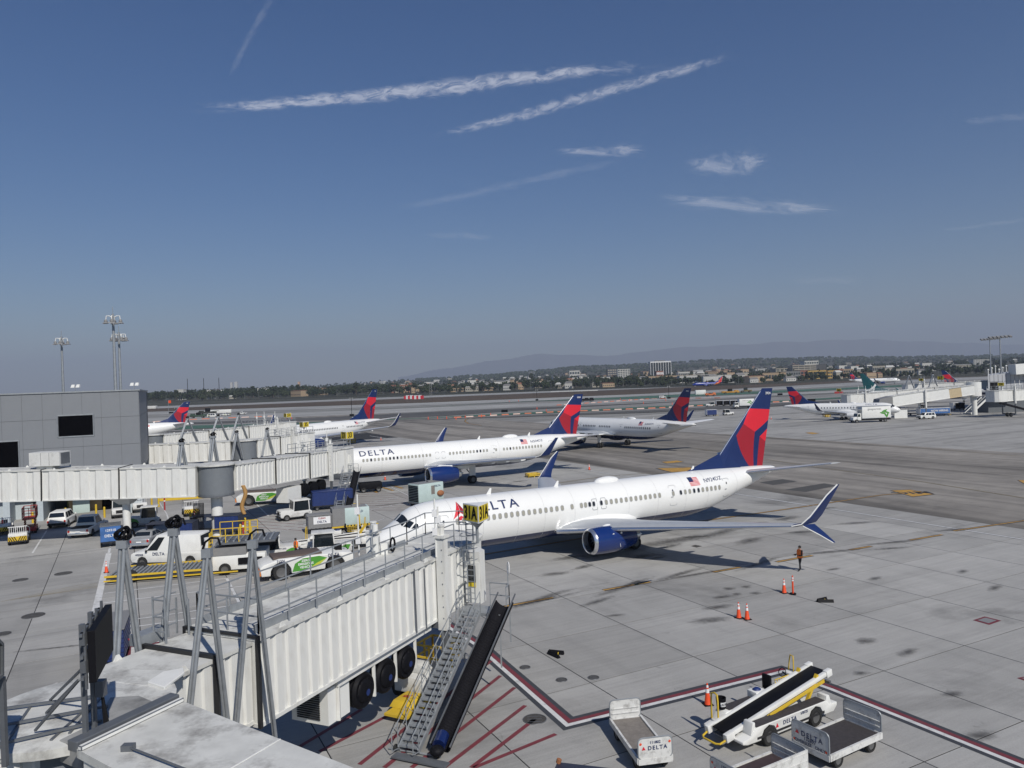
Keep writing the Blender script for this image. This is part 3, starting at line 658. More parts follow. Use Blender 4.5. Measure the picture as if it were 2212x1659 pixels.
def surf_poly(F_, pts, m_, parent, name, side=-1, off=.014, sub=5):
 """quad patch: pts = 4 (x, z) corners"""
 rows = []
 for i in range(sub + 1):
  t = i / sub; a = [lerp(pts[0][k], pts[3][k], t) for k in (0, 1)]; b_ = [lerp(pts[1][k], pts[2][k], t) for k in (0, 1)]
  rows.append([F_.at(lerp(a[0], b_[0], s_ / sub), lerp(a[1], b_[1], s_ / sub), off, side) for s_ in range(sub + 1)])
 b = MB(); b.loft(rows, closed=False, caps=False); return b.build(name, m_, parent)
def wheel(b, c, r, w, axis='y', n=18):
 c = Vector(c); q = 'y' if axis == 'y' else 'x'
 e = Vector((0, w / 2, 0)) if axis == 'y' else Vector((w / 2, 0, 0))
 b.lathe([(-w / 2, r * .55), (-w / 2, r * .9), (-w * .3, r), (w * .3, r), (w / 2, r * .9), (w / 2, r * .55)], c, axis, n, 0)
 b.lathe([(-w * .42, 0), (-w * .42, r * .3), (-w * .46, r * .56), (w * .46, r * .56), (w * .42, r * .3), (w * .42, 0)], c, axis, n, 1)
def airliner(label, pose, S, group='airliners'):
 X, Y, A_ = pose
 t = thing('airliner', label, 'airplane', (X, Y, 0), A_, group)
 F_ = Fus(S['fus'], S.get('zf', .5)); L = S['fus'][-1][0]; sides = S.get('sides', (-1,))
 # fuselage skin
 xs = []; x = 0
 tab = S['fus']
 while x < L:
  xs.append(x); x += .12 if x < 1 else .3 if x < 6 else 1.6 if x < L * .68 else .8
 xs.append(L)
 N_ = 48
 bm = bmesh.new(); rings = [[bm.verts.new(F_.pos(x, 2 * math.pi * k / N_, 0, -1)) for k in range(N_)] for x in xs]
 for i in range(len(rings) - 1):
  for k in range(N_): bm.faces.new((rings[i][k], rings[i][(k + 1) % N_], rings[i + 1][(k + 1) % N_], rings[i + 1][k]))
 bm.faces.new(rings[0]); bm.faces.new(rings[-1][::-1])
 zb = S.get('belly', 1.9)
 segs = [((0, zb), (10, zb)), ((2, zb - .9), (6, zb)), ((L * .66, zb), (L, zb + 2.2))]
 if S.get('sunset'):
  segs += [((L * .70, zb), (L * .86, 5.6)), ((L * .76, zb), (L * .92, 5.6)), ((L * .6, zb), (L * .8, 5.6))]
 bm_cut(bm, segs)
 for f in bm.faces:
  c = f.calc_center_median(); f.material_index = 0; f.smooth = True
  if c.z < zb and c.z < zb - .9 + (c.x - 2) * .225: f.material_index = 1
  if c.x > L * .9 and S.get('nobellyaft', True) and c.z < zb: f.material_index = 1
  if S.get('sunset'):
   q = c.x - L * .16 * (c.z - zb) / (5.6 - zb)
   if L * .70 < q < L * .76: f.material_index = 2
   elif L * .76 <= q < L * .83: f.material_index = 3
 bmesh.ops.recalc_face_normals(bm, faces=bm.faces)
 me = bpy.data.meshes.new('fuselage'); bm.to_mesh(me); bm.free()
 for mm in (S.get('body', AC_WHITE), AC_BLUE if not S.get('sunset') else SW_BLUE, SW_GOLD, RED_A): me.materials.append(mm)
 fo = place('fuselage', me, t)
 # seams
 for xx in S.get('seams', []):
  b = MB(); b.loft([[F_.pos(xx - .012, th_, .004) for th_ in [math.pi * q / 20 for q in range(0, 21)]], [F_.pos(xx + .012, th_, .004) for th_ in [math.pi * q / 20 for q in range(0, 21)]]], closed=False, caps=False); b.build('skin_seam', mat('seam', (.5, .5, .49), .5), fo)
 # wing-body fairing
 wx0, wx1 = S['wing'][0][0], S['wing'][0][0] + S['wing'][0][3]; w0, zt0, zb0, zc0 = F_.sec((wx0 + wx1) / 2)
 rings = []
 for i in range(13):
  q = i / 12; e = math.sin(math.pi * min(1, max(0, q))) ** .55; cx = wx0 - 2.2 + (wx1 - wx0 + 4.0) * q
  rings.append([Vector((cx, (w0 + .30) * e * math.cos(a_) , zb0 + .95 + (1.12 * e) * math.sin(a_))) for a_ in [2 * math.pi * k / 20 for k in range(20)]])
 b = MB(); b.loft(rings); me = b.mesh('wing_fairing', [S.get('body', AC_WHITE), AC_BLUE])
 for p in me.polygons:
  if p.center.z < zb - .15: p.material_index = 1
 place('wing_fairing', me, t)
 # wings
 for sd in (-1, 1):
  sec = [(lx, sd * y, z, ch, tf, sd * 0) for lx, y, z, ch, tf in S['wing']]
  o = wing_mesh(sec).build('wing', AC_GREY, t)
  b = MB(); le = [Vector((lx + .01, sd * y, z)) for lx, y, z, ch, tf in S['wing']]
  b.tube(le, [max(.05, ch * .028) for lx, y, z, ch, tf in S['wing']], 8); b.build('leading_edge', CHROME, o)
  if S.get('winglet'):
   wl_ = [(lx, sd * y, z, ch, tf, sd * R(tl)) for lx, y, z, ch, tf, tl in S['winglet']]
   wo = wing_mesh(wl_, 1.5).build('winglet', S.get('winglet_mat', TAIL_BLUE), o)
   MB().tube([(lx + .01, sd * y, z) for lx, y, z, ch, tf, tl in S['winglet']], [.045] * len(wl_), 6).build('winglet_edge', WHITE, wo)
  if S.get('scimitar'):
   wl_ = [(lx, sd * y, z, ch, tf, sd * R(tl)) for lx, y, z, ch, tf, tl in S['scimitar']]
   wo = wing_mesh(wl_, 1.5).build('winglet_lower', TAIL_BLUE, o)
   MB().tube([(lx + .01, sd * y, z) for lx, y, z, ch, tf, tl in S['scimitar']], [.04] * len(wl_), 6).build('winglet_edge', WHITE, wo)
  # flap track fairings and panel lines
  for q in (.34, .52, .7):
   k = len(S['wing']) - 1; yy = lerp(S['wing'][0][1], S['wing'][k][1], q)
   i = max(j for j in range(k) if S['wing'][j][1] <= yy); aa, bb = S['wing'][i], S['wing'][i + 1]; w = (yy - aa[1]) / (bb[1] - aa[1])
   te = lerp(aa[0] + aa[3], bb[0] + bb[3], w); zz = lerp(aa[2], bb[2], w)
   f_ = MB(); f_.ball((0, 0, 0), 1.25, .17, .22, 8); f_.build('flap_fairing', AC_GREY if q < .6 else AC_WHITE, o, (te - .3, sd * yy, zz - .2))
  for q in (.62, .78):
   tri = MB()
   pts_ = [(lx + ch * q, sd * y, z + .045 * ch * tf * 1.9 * (1.25 - q)) for lx, y, z, ch, tf in S['wing'][1:]]
   tri.tube(pts_, .012, 4); tri.build('flap_seam', STEEL, o)
 # stabilisers
 for sd in (-1, 1):
  o = wing_mesh([(lx, sd * y, z, ch, tf, 0) for lx, y, z, ch, tf in S['stab']], 1.5).build('stabiliser', AC_WHITE if S.get('whitestab') else AC_GREY, t)
  MB().tube([(lx, sd * y, z) for lx, y, z, ch, tf in S['stab']], [.07, .04], 6).build('leading_edge', CHROME, o)
 fo2 = fin(t, S['fin'], S.get('livery', 'widget'))
 if S.get('ship'):
  (x1, z1), (x2, z2) = S['fin']['le1'], S['fin']['te1']
  for sd in (-1,): text(S['ship'], .34, REFL, fo2, ((x1 + x2) / 2 + .0, -.09, z1 - .42), (1, 0, 0), (.1, 0, 1), bold=.01, off=.02)
 # engines
 e = S['eng']; ex, ey, ez, er, el = e
 for sd in (-1, 1):
  en = MB(); prof = [(0, er * .80), (.06, er * .88), (.25, er * .95), (el * .22, er * 1.0), (el * .5, er * 1.0), (el * .75, er * .93), (el, er * .74), (el, er * .66), (el * .8, er * .62)]
  en.lathe(prof[2:], (ex, sd * ey, ez), n=36, mi=0)
  eo = en.build('engine', [S.get('engm', AC_BLUE2)], t)
  lp = MB(); lp.lathe([(.26, er * .952), (.06, er * .885), (0, er * .82), (.03, er * .77), (.2, er * .73), (.5, er * .76)], (ex, sd * ey, ez), n=36); lp.build('inlet_lip', CHROME, eo)
  fn = MB(); fn.lathe([(.5, er * .76), (.9, er * .78), (.95, 0.01)], (ex, sd * ey, ez), n=36); fn.build('inlet', BLACK, eo)
  bl = MB()
  for k in range(18):
   a = 2 * math.pi * k / 18; d1 = Vector((0, math.cos(a), math.sin(a))); d2 = Vector((0, math.cos(a + .22), math.sin(a + .22))); o_ = Vector((ex, sd * ey, ez))
   bl.poly([o_ + d1 * er * .2 + Vector((.75, 0, 0)), o_ + d2 * er * .2 + Vector((.85, 0, 0)), o_ + d2 * er * .76 + Vector((.9, 0, 0)), o_ + d1 * er * .76 + Vector((.72, 0, 0))])
  bl.build('fan_blades', STEEL, eo, smooth=False)
  MB().lathe([(.35, .01), (.5, er * .1), (.85, er * .22)], (ex, sd * ey, ez), n=20).build('spinner', STEEL, eo)
  MB().lathe([(el * .8, er * .62), (el * .95, er * .55), (el + .55, er * .42), (el + .6, er * .36), (el + .3, er * .3), (el + 1.0, .05)], (ex, sd * ey, ez), n=24).build('exhaust', CHROME, eo)
  wz = S['wing'][1][2]; py = MB()
  py.hexa([(ex + el * .28, sd * ey - .12, ez + er * .93), (ex + el * .28, sd * ey + .12, ez + er * .93), (ex + el + 1.6, sd * ey + .16, ez + er * .35), (ex + el + 1.6, sd * ey - .16, ez + er * .35), (ex + el * .42, sd * ey - .1, ez + er * 1.1), (ex + el * .42, sd * ey + .1, ez + er * 1.1), (ex + el + 2.2, sd * ey + .14, wz + .12), (ex + el + 2.2, sd * ey - .14, wz + .12)])
  py.build('pylon', AC_WHITE, eo, bevel=.04)
  if S.get('detail'):
   st = MB(); st.bar((ex + el * .55, sd * (ey + er * .86), ez + .45), (ex + el * .55, sd * (ey + er * .98), ez - .5), .03, .02, 0); st.build('service_mark', REFL, eo)
   for q, dz in ((.42, .5), (.6, .55)): MB().disc((0, 0, 0), .09, 'y', 14).build('service_mark', REFL, eo, (ex + el * q, sd * (ey + er * .87), ez + dz))
 # gear
 gx, gy, gr_, nx, nr = S['gear']
 for sd in (-1, 1):
  b = MB(); b.cyl((gx, sd * gy, gr_), (gx, sd * (gy - .1), S['wing'][0][2] + .3), .14, 10, 2); b.cyl((gx, sd * gy - .75 * .5, gr_), (gx, sd * gy + .75 * .5, gr_), .09, 8, 2)
  b.bar((gx, sd * gy, gr_ + .5), (gx - 1.1, sd * (gy - .9), S['wing'][0][2] + .2), .12, .12, 2); b.box(gx - .5, gx + .45, sd * gy + sd * .22 - .03, sd * gy + sd * .22 + .03, gr_ + .55, S['wing'][0][2] + .2, 3)
  for q in ((-.28, .28) if not S.get('bogie') else (-.35, .35)):
   for bx in ((0,) if not S.get('bogie') else (-.55, .55)): wheel(b, (gx + bx, sd * gy + q, gr_), gr_, .36)
  b.build('main_gear', [TYRE, RIM, GALV, AC_WHITE], t)
 b = MB(); b.cyl((nx, 0, nr), (nx, 0, F_.sec(nx)[2] + .3), .09, 10, 2)
 for q in (-.2, .2): wheel(b, (nx, q, nr), nr, .2)
 b.box(nx - .9, nx + .5, -.33, -.3, F_.sec(nx)[2] - .55, F_.sec(nx)[2] + .1, 3); b.box(nx - .9, nx + .5, .3, .33, F_.sec(nx)[2] - .55, F_.sec(nx)[2] + .1, 3)
 b.build('nose_gear', [TYRE, RIM, GALV, AC_WHITE], t)
 # windows and doors, cockpit
 wz = S['winz']
 for sd in sides:
  for k, x in enumerate(S['wins']):
   dk = k in S.get('darkwins', ()) or S.get('alldark')
   o = place('window', WIN_D if dk else WIN_S, fo); surf_place(o, F_, x, wz, sd)
  for (dx, dw, dh, dz, frame_t) in S['doors']:
   me = bpy.data.meshes.get('door_%.2f_%.2f' % (dw, dh)) or ring_mesh('door_%.2f_%.2f' % (dw, dh), dw, dh, min(dw, dh) * .22, frame_t, LINE_G)
   # doors are taller than the skin is flat: bend the outline onto it
   mm = me.copy(); o_ = place('door', mm, fo)
   for v in mm.vertices: p = F_.at(dx + (v.co.x if sd < 0 else -v.co.x), dz + v.co.y * .93, .006 + v.co.z, sd); v.co = p
   mm.name = 'door'
   if dh > 1.2 and dw > .6:
    hd = MB(); hd.box(-.12, .12, -.03, .03, 0, .03); ho = hd.build('door_handle', LINE_G, o_); surf_place(ho, F_, dx - .15, dz - .1, sd)
    wd = place('door_window', WIN_D, o_); surf_place(wd, F_, dx, dz + .42, sd); wd.scale = (.5, .5, 1)
  if S.get('cockpit'):
   for q in S['cockpit']:
    rows = []
    for i in range(5):
     tt = i / 4; a = [lerp(q[0][k], q[3][k], tt) for k in (0, 1)]; b_ = [lerp(q[1][k], q[2][k], tt) for k in (0, 1)]
     rows.append([F_.pos(lerp(a[0], b_[0], s_ / 4), R(lerp(a[1], b_[1], s_ / 4)), .02, sd) for s_ in range(5)])
    MB().loft(rows, closed=False, caps=False).build('cockpit_window', GLASS, fo)
 if S.get('cockpit') and len(sides) == 1:
  for q in S['cockpit']:
   rows = []
   for i in range(5):
    tt = i / 4; a = [lerp(q[0][k], q[3][k], tt) for k in (0, 1)]; b_ = [lerp(q[1][k], q[2][k], tt) for k in (0, 1)]
    rows.append([F_.pos(lerp(a[0], b_[0], s_ / 4), R(lerp(a[1], b_[1], s_ / 4)), .02, -sides[0]) for s_ in range(5)])
   MB().loft(rows, closed=False, caps=False).build('cockpit_window', GLASS, fo)
 # titles
 for (s_, size, x, z, sp, col) in S.get('titles', []):
  for sd in sides: surf_text(F_, s_, size, x, z, sd, col, fo, bold=.012 if size > 1 else .003, spacing=sp, sx=1.12)
 if S.get('widget'):
  x, z, w = S['widget']
  for sd in sides:
   sg = 1 if sd < 0 else -1
   surf_poly(F_, [(x - sg * w / 2, z - w * .42), (x, z - w * .12), (x, z - w * .12), (x, z + w * .45)], RED_A, fo, 'logo', sd)
   surf_poly(F_, [(x + sg * w / 2, z - w * .42), (x + sg * .02, z - w * .12), (x + sg * .02, z - w * .12), (x + sg * .02, z + w * .45)], RED_B, fo, 'logo', sd)
   surf_poly(F_, [(x - sg * w * .42, z - w * .5), (x, z - w * .26), (x, z - w * .26), (x + sg * w * .42, z - w * .5)], RED_A, fo, 'logo', sd)
 if S.get('flag'):
  x, z = S['flag']
  for sd in sides:
   for k in range(7): surf_poly(F_, [(x - .55, z - .33 + k * .1), (x + .55, z - .33 + k * .1), (x + .55, z - .28 + k * .1), (x - .55, z - .28 + k * .1)], RED_A, fo, 'flag_stripe', sd, sub=2)
   sg = 1 if sd < 0 else -1
   surf_poly(F_, [(x - .55, z), (x - .05, z), (x - .05, z + .37), (x - .55, z + .37)], TXT_BLUE, fo, 'flag_canton', sd, off=.018, sub=3)
 # dome and antennas on the crown
 for (x, lx, hx) in S.get('domes', []):
  MB().ball((0, 0, 0), lx, .5, hx, 10).build('antenna_dome', AC_WHITE, fo, (x, 0, F_.sec(x)[1] - .02))
 for x in S.get('blades', []):
  z = F_.sec(x)[1]; MB().prism([(x, -.02, z - .05), (x + .42, -.02, z - .05), (x + .5, -.02, z + .42), (x + .36, -.02, z + .45)], (0, .04, 0)).build('antenna', AC_WHITE, fo, smooth=False)
 apu = MB(); x = L; w, zt, zb_, zc = F_.sec(L); apu.lathe([(-.02, w * .85), (.06, w * .8), (.02, w * .55), (-.1, w * .5), (-.1, .01)], (L, 0, (zt + zb_) / 2), n=18); apu.build('exhaust_nozzle', STEEL, fo)
 return t, F_
B737 = dict(
 fus=[(0, .02, 2.80, 2.74), (.25, .52, 3.22, 2.3), (.7, .88, 3.52, 2.0), (1.3, 1.16, 3.82, 1.8), (1.9, 1.36, 4.16, 1.68), (2.6, 1.55, 4.74, 1.56), (3.4, 1.7, 5.08, 1.47), (4.5, 1.82, 5.28, 1.39), (6, 1.88, 5.36, 1.34), (28.5, 1.88, 5.36, 1.34), (31, 1.84, 5.36, 1.62), (33.5, 1.62, 5.33, 2.25), (36, 1.25, 5.26, 3.05), (38.3, .86, 5.18, 3.75), (40, .52, 5.05, 4.3), (40.7, .34, 4.98, 4.5)],
 zf=.53, belly=2.12, seams=[3.4, 5.8, 8.2, 11.2, 13.6, 16.4, 18.6, 21.8, 24.9, 28, 30.6, 34.5],
 wing=[(14.9, 1.5, 2.0, 8.2, .75), (15.2, 1.95, 2.05, 7.7, .8), (17.9, 6.0, 2.5, 4.9, .85), (21.2, 12, 3.1, 3.05, .85), (24.0, 16.9, 3.6, 1.65, .85)],
 winglet=[(24.0, 16.9, 3.6, 1.65, .85, 0), (24.45, 17.35, 3.75, 1.45, .8, 35), (25.0, 17.62, 4.25, 1.2, .8, 70), (26.3, 17.95, 5.6, .75, .8, 78), (27.2, 18.1, 6.25, .25, .6, 80)],
 scimitar=[(24.6, 17.3, 3.62, 1.2, .8, -40), (25.6, 17.75, 3.0, .7, .8, -55), (26.6, 18.1, 2.35, .25, .6, -55)],
 stab=[(36.0, .8, 4.75, 3.6, .8), (40.3, 7.1, 5.75, 1.35, .8)], whitestab=False,
 fin=dict(le0=(32.7, 5.3), le1=(39.6, 12.5), te1=(41.05, 12.5), te0=(39.35, 5.1), dorsal=29.7, t=.12),
 eng=(15.6, 4.83, 1.62, 1.06, 4.1), gear=(21.3, 2.86, .55, 4.1, .34), winz=3.88,
 wins=[6.1 + .508 * k for k in range(2)] + [7.1 + .508 * k for k in range(17)] + [16.15] + [17.05, 17.45, 17.85] + [18.25, 19.0] + [19.5 + .508 * k for k in range(12)] + [26.6] + [27.45 + .508 * k for k in range(10)],
 darkwins=(22, 23, 24, 38, 41, 42),
 doors=[(5.0, .86, 1.85, 3.55, .03), (18.35, .52, .98, 3.82, .05), (19.22, .52, .98, 3.82, .05), (26.6, .8, 1.85, 3.7, .025), (33.0, .76, 1.8, 3.75, .04), (4.0, .5, 1.2, 2.6, .02)],
 cockpit=[[(1.92, 4), (2.06, 47), (2.5, 43), (2.4, 4)], [(2.12, 51), (2.5, 68), (2.86, 59), (2.58, 46)], [(2.6, 71), (3.1, 77), (3.12, 66), (2.95, 62)]],
 titles=[('DELTA', 1.08, 9.35, 4.66, 1.22, TXT_BLUE), ('N924DZ', .54, 31.5, 4.62, 1.0, TXT_BLUE)], widget=(6.45, 4.6, 1.3), flag=(29.3, 4.62), ship='3924', domes=[(20.9, 1.25, .38)], blades=[15.6, 30.2, 9.4], detail=True)
A321 = dict(
 fus=[(0, .02, 3.4, 3.3), (.3, .62, 3.95, 2.85), (.8, 1.02, 4.35, 2.5), (1.5, 1.38, 4.85, 2.2), (2.3, 1.62, 5.35, 2.02), (3.4, 1.82, 5.68, 1.88), (5, 1.95, 5.85, 1.78), (7, 1.98, 5.88, 1.75), (30, 1.98, 5.88, 1.75), (33, 1.94, 5.88, 2.05), (36, 1.7, 5.85, 2.7), (39, 1.3, 5.74, 3.55), (42, .8, 5.55, 4.4), (44, .42, 5.35, 4.9), (44.5, .3, 5.28, 5.0)],
 zf=.5, belly=2.5, seams=[9.5, 15.5, 21.5, 27.5, 33],
 wing=[(15.8, 1.6, 2.6, 8.6, .75), (16.2, 2.05, 2.65, 8.0, .8), (18.5, 6.4, 3.15, 4.9, .85), (21.8, 12, 3.8, 3.2, .85), (24.9, 16.9, 4.35, 1.6, .85)],
 winglet=[(24.9, 16.9, 4.35, 1.6, .85, 0), (25.4, 17.4, 4.6, 1.35, .8, 45), (25.9, 17.65, 5.2, 1.1, .8, 70), (27.3, 17.95, 6.75, .5, .7, 78)],
 stab=[(38.3, .8, 5.1, 3.4, .8), (42.2, 6.2, 5.7, 1.4, .8)], whitestab=True,
 fin=dict(le0=(36.3, 5.8), le1=(42.0, 11.72), te1=(43.7, 11.74), te0=(42.2, 5.55), dorsal=34.2, t=.12),
 eng=(14.5, 5.75, 1.85, 1.22, 4.3), gear=(22.0, 3.8, .58, 5.07, .38), winz=4.28,
 wins=[6.4 + .533 * k for k in range(1, 20)] + [19.55 + .533 * k for k in range(0, 12)] + [26.9] + [28.2 + .533 * k for k in range(13)],
 darkwins=(2, 7, 8, 9, 27, 28, 34),
 doors=[(5.1, .82, 1.85, 3.95, .04), (17.6, .55, 1.05, 4.15, .05), (18.55, .55, 1.05, 4.15, .05), (26.6, .85, 1.9, 4.0, .015), (36.4, .76, 1.8, 4.1, .03)],
 cockpit=[[(1.6, 5), (1.85, 48), (2.5, 42), (2.4, 5)], [(1.95, 52), (2.5, 72), (2.95, 60), (2.6, 45)], [(2.6, 74), (3.4, 82), (3.4, 64), (3.05, 61)]],
 titles=[('DELTA', 1.25, 8.9, 5.14, 1.25, TXT_BLUE), ('N504DZ', .54, 34.0, 5.05, 1.0, TXT_BLUE)], flag=(31.8, 5.08), ship='5004', domes=[(30.3, 1.3, .38)], blades=[24.8, 33.3])
def variant(base, **k): d = dict(base); d.update(k); return d
nose737 = (-10.62, 54.43, .4960)
airliner('nearest white airliner with dark blue engines, its nose behind the gate 31A bridge', nose737, B737)
airliner('white airliner parked behind the front one, its nose at the stair of the second bridge', (-27.29, 99.5, .4925), A321)
airliner('white airliner seen from its tail taxiing away beyond the two parked ones', (8.49, 174.96, -.9786),
   variant(A321, titles=[('N360DN', .54, 34.1, 5.05, 1.0, TXT_BLUE)], ship='3960', darkwins=(), alldark=True, domes=[(27.5, 1.2, .36)],
     doors=[(5.1, .82, 1.85, 3.95, .04), (13.5, .8, 1.75, 4.0, .04), (26.3, .8, 1.8, 4.0, .04), (36.6, .76, 1.8, 4.1, .04)],
     wins=[6.4 + .533 * k for k in range(1, 13)] + [14.6 + .533 * k for k in range(8)] + [19.8 + .533 * k for k in range(7)] + [27.6 + .533 * k for k in range(14)]))
B757 = dict(
 fus=[(0, .02, 3.6, 3.5), (.3, .55, 4.1, 3.1), (1, 1.0, 4.6, 2.75), (2, 1.35, 5.2, 2.5), (3, 1.6, 5.8, 2.35), (5, 1.85, 6.2, 2.2), (7, 1.88, 6.25, 2.15), (32, 1.88, 6.25, 2.15), (35.5, 1.82, 6.25, 2.5), (39, 1.5, 6.22, 3.3), (43, .95, 6.15, 4.5), (46, .5, 6.0, 5.3), (47, .3, 5.9, 5.45)],
 zf=.5, belly=2.6, seams=[12, 22, 33],
 wing=[(16.5, 1.5, 2.9, 9.5, .75), (17.0, 2, 2.95, 8.8, .8), (20.0, 7.0, 3.5, 5.6, .85), (24, 13, 4.3, 3.6, .85), (27.6, 19.0, 5.1, 1.9, .85)],
 winglet=[(27.6, 19.0, 5.1, 1.9, .85, 0), (28.1, 19.5, 5.35, 1.6, .8, 40), (28.8, 19.9, 6.1, 1.2, .8, 70), (30.2, 20.3, 8.0, .6, .7, 78)],
 stab=[(40.5, .8, 5.3, 4.2, .8), (45.2, 7.6, 6.4, 1.6, .8)], whitestab=True,
 fin=dict(le0=(37.8, 6.2), le1=(44.9, 13.5), te1=(46.7, 13.5), te0=(44.9, 6.0), dorsal=35.8, t=.12),
 eng=(14.9, 6.5, 2.05, 1.3, 4.9), gear=(22.5, 3.65, .52, 4.2, .4), bogie=True, winz=4.75, alldark=True,
 wins=[8 + .533 * k for k in range(12)] + [18 + .533 * k for k in range(23)] + [33.1 + .533 * k for k in range(12)],
 doors=[(5.1, .84, 1.85, 4.5, .04), (15.5, .84, 1.85, 4.5, .04), (31.8, .7, 1.3, 4.6, .04), (41.3, .84, 1.8, 4.7, .05)],
 cockpit=[[(1.9, 5), (2.1, 48), (2.8, 42), (2.7, 5)], [(2.2, 52), (2.8, 72), (3.2, 60), (2.9, 45)]],
 titles=[('N717TW', .62, 38.9, 5.45, 1.0, TXT_BLUE)], flag=(36.9, 5.48), ship='607', domes=[(28.5, 1.2, .36)], blades=[])
airliner('white long airliner with big blue engine at the far gate beside the 37A sign', (-58.5, 154.62, 1.0408), B757)
airliner('white airliner whose red and blue tail rises just beside the grey terminal wall', (-136.3, 208.2, .5), variant(A321, titles=[], ship='104', wins=[], doors=[], cockpit=None))
E175 = dict(
 fus=[(0, .02, 2.75, 2.65), (.3, .45, 3.1, 2.25), (.8, .78, 3.42, 1.95), (1.5, 1.05, 3.85, 1.72), (2.4, 1.28, 4.35, 1.55), (3.6, 1.45, 4.65, 1.42), (5, 1.5, 4.75, 1.38), (20.5, 1.5, 4.75, 1.38), (23, 1.42, 4.72, 1.65), (26, 1.1, 4.62, 2.45), (29, .65, 4.42, 3.25), (31, .35, 4.25, 3.6), (31.7, .2, 4.1, 3.7)],
 zf=.5, belly=1.7, seams=[], sides=(1,),
 wing=[(11.2, 1.2, 1.7, 5.6, .75), (11.5, 1.6, 1.75, 5.2, .8), (13.3, 4.8, 2.15, 3.3, .85), (17.3, 12.2, 3.1, 1.3, .85)],
 winglet=[(17.3, 12.2, 3.1, 1.3, .85, 0), (17.8, 12.6, 3.4, 1.1, .8, 45), (19.0, 13.2, 5.2, .4, .7, 75)], winglet_mat=AC_BLUE,
 stab=[(26.2, .7, 3.7, 2.5, .8), (29.3, 5.0, 4.2, 1.1, .8)], whitestab=True,
 fin=dict(le0=(23.6, 4.7), le1=(29.0, 9.75), te1=(30.7, 9.78), te0=(29.2, 4.4), dorsal=20.8, t=.12),
 eng=(9.9, 4.1, 1.35, .8, 3.0), engm=AC_WHITE, gear=(14.7, 2.6, .46, 3.0, .28), winz=3.45, alldark=True,
 wins=[5.4 + .79 * k for k in range(22)], doors=[(3.9, .78, 1.7, 3.15, .05), (24.2, .7, 1.6, 3.3, .05)],
 cockpit=[[(1.3, 5), (1.5, 48), (2.15, 42), (2.05, 5)], [(1.6, 52), (2.15, 72), (2.5, 60), (2.2, 45)], [(2.2, 74), (2.8, 82), (2.8, 64), (2.5, 61)]],
 titles=[('DELTA', .75, 7.2, 4.3, 1.3, TXT_BLUE), ('CONNECTION', .3, 5.6, 2.9, 1.1, TXT_BLUE)], domes=[(12, .7, .25)], blades=[9, 18])
airliner('small white regional airliner facing right beside the catering truck', (106.98, 208.3, 2.5055), E175)
# airliners further out
p = gr(1938, 838); p = pt(1938, 833, 700)
airliner('white airliner with blue engine taxiing to the right far beyond the concourse', (p.x + 3, 700, math.pi - .2), variant(A321, sides=(1,), seams=[], alldark=True, wins=[6.4 + .533 * k for k in range(1, 50)], titles=[('DELTA', 1.6, 8.5, 5.2, 1.25, TXT_BLUE)], ship=None))
p = pt(1497, 830, 985)
airliner('blue airliner with red and gold tail on the far runway', (p.x - 1, 985, .1), variant(B737, sides=(-1,), seams=[], body=SW_BLUE, sunset=True, livery='sunset', engm=SW_BLUE, scimitar=None, ship=None, flag=None, widget=None, darkwins=(), alldark=True, winglet_mat=RED_A,
   titles=[('Southwest', 1.5, 10.5, 4.7, 1.0, REFL)], wins=[6.1 + .508 * k for k in range(44)]))
p = pt(1873, 830, 312)
airliner('airliner with dark teal tail and white chevron behind the right concourse bridges', (p.x + 35, 296, math.pi - .42), variant(B737, sides=(1,), seams=[], livery='teal', engm=AC_WHITE, scimitar=None, ship=None, flag=None, widget=None, titles=[], winglet_mat=TEAL, wins=[], doors=[], cockpit=None))
p = pt(2024, 830, 345)
airliner('airliner whose dark red and blue tail stands behind the gate 27 sign', (p.x + 38, 325, math.pi - .5), variant(B737, sides=(1,), seams=[], scimitar=None, ship=None, flag=None, widget=None, titles=[], wins=[], doors=[], cockpit=None))
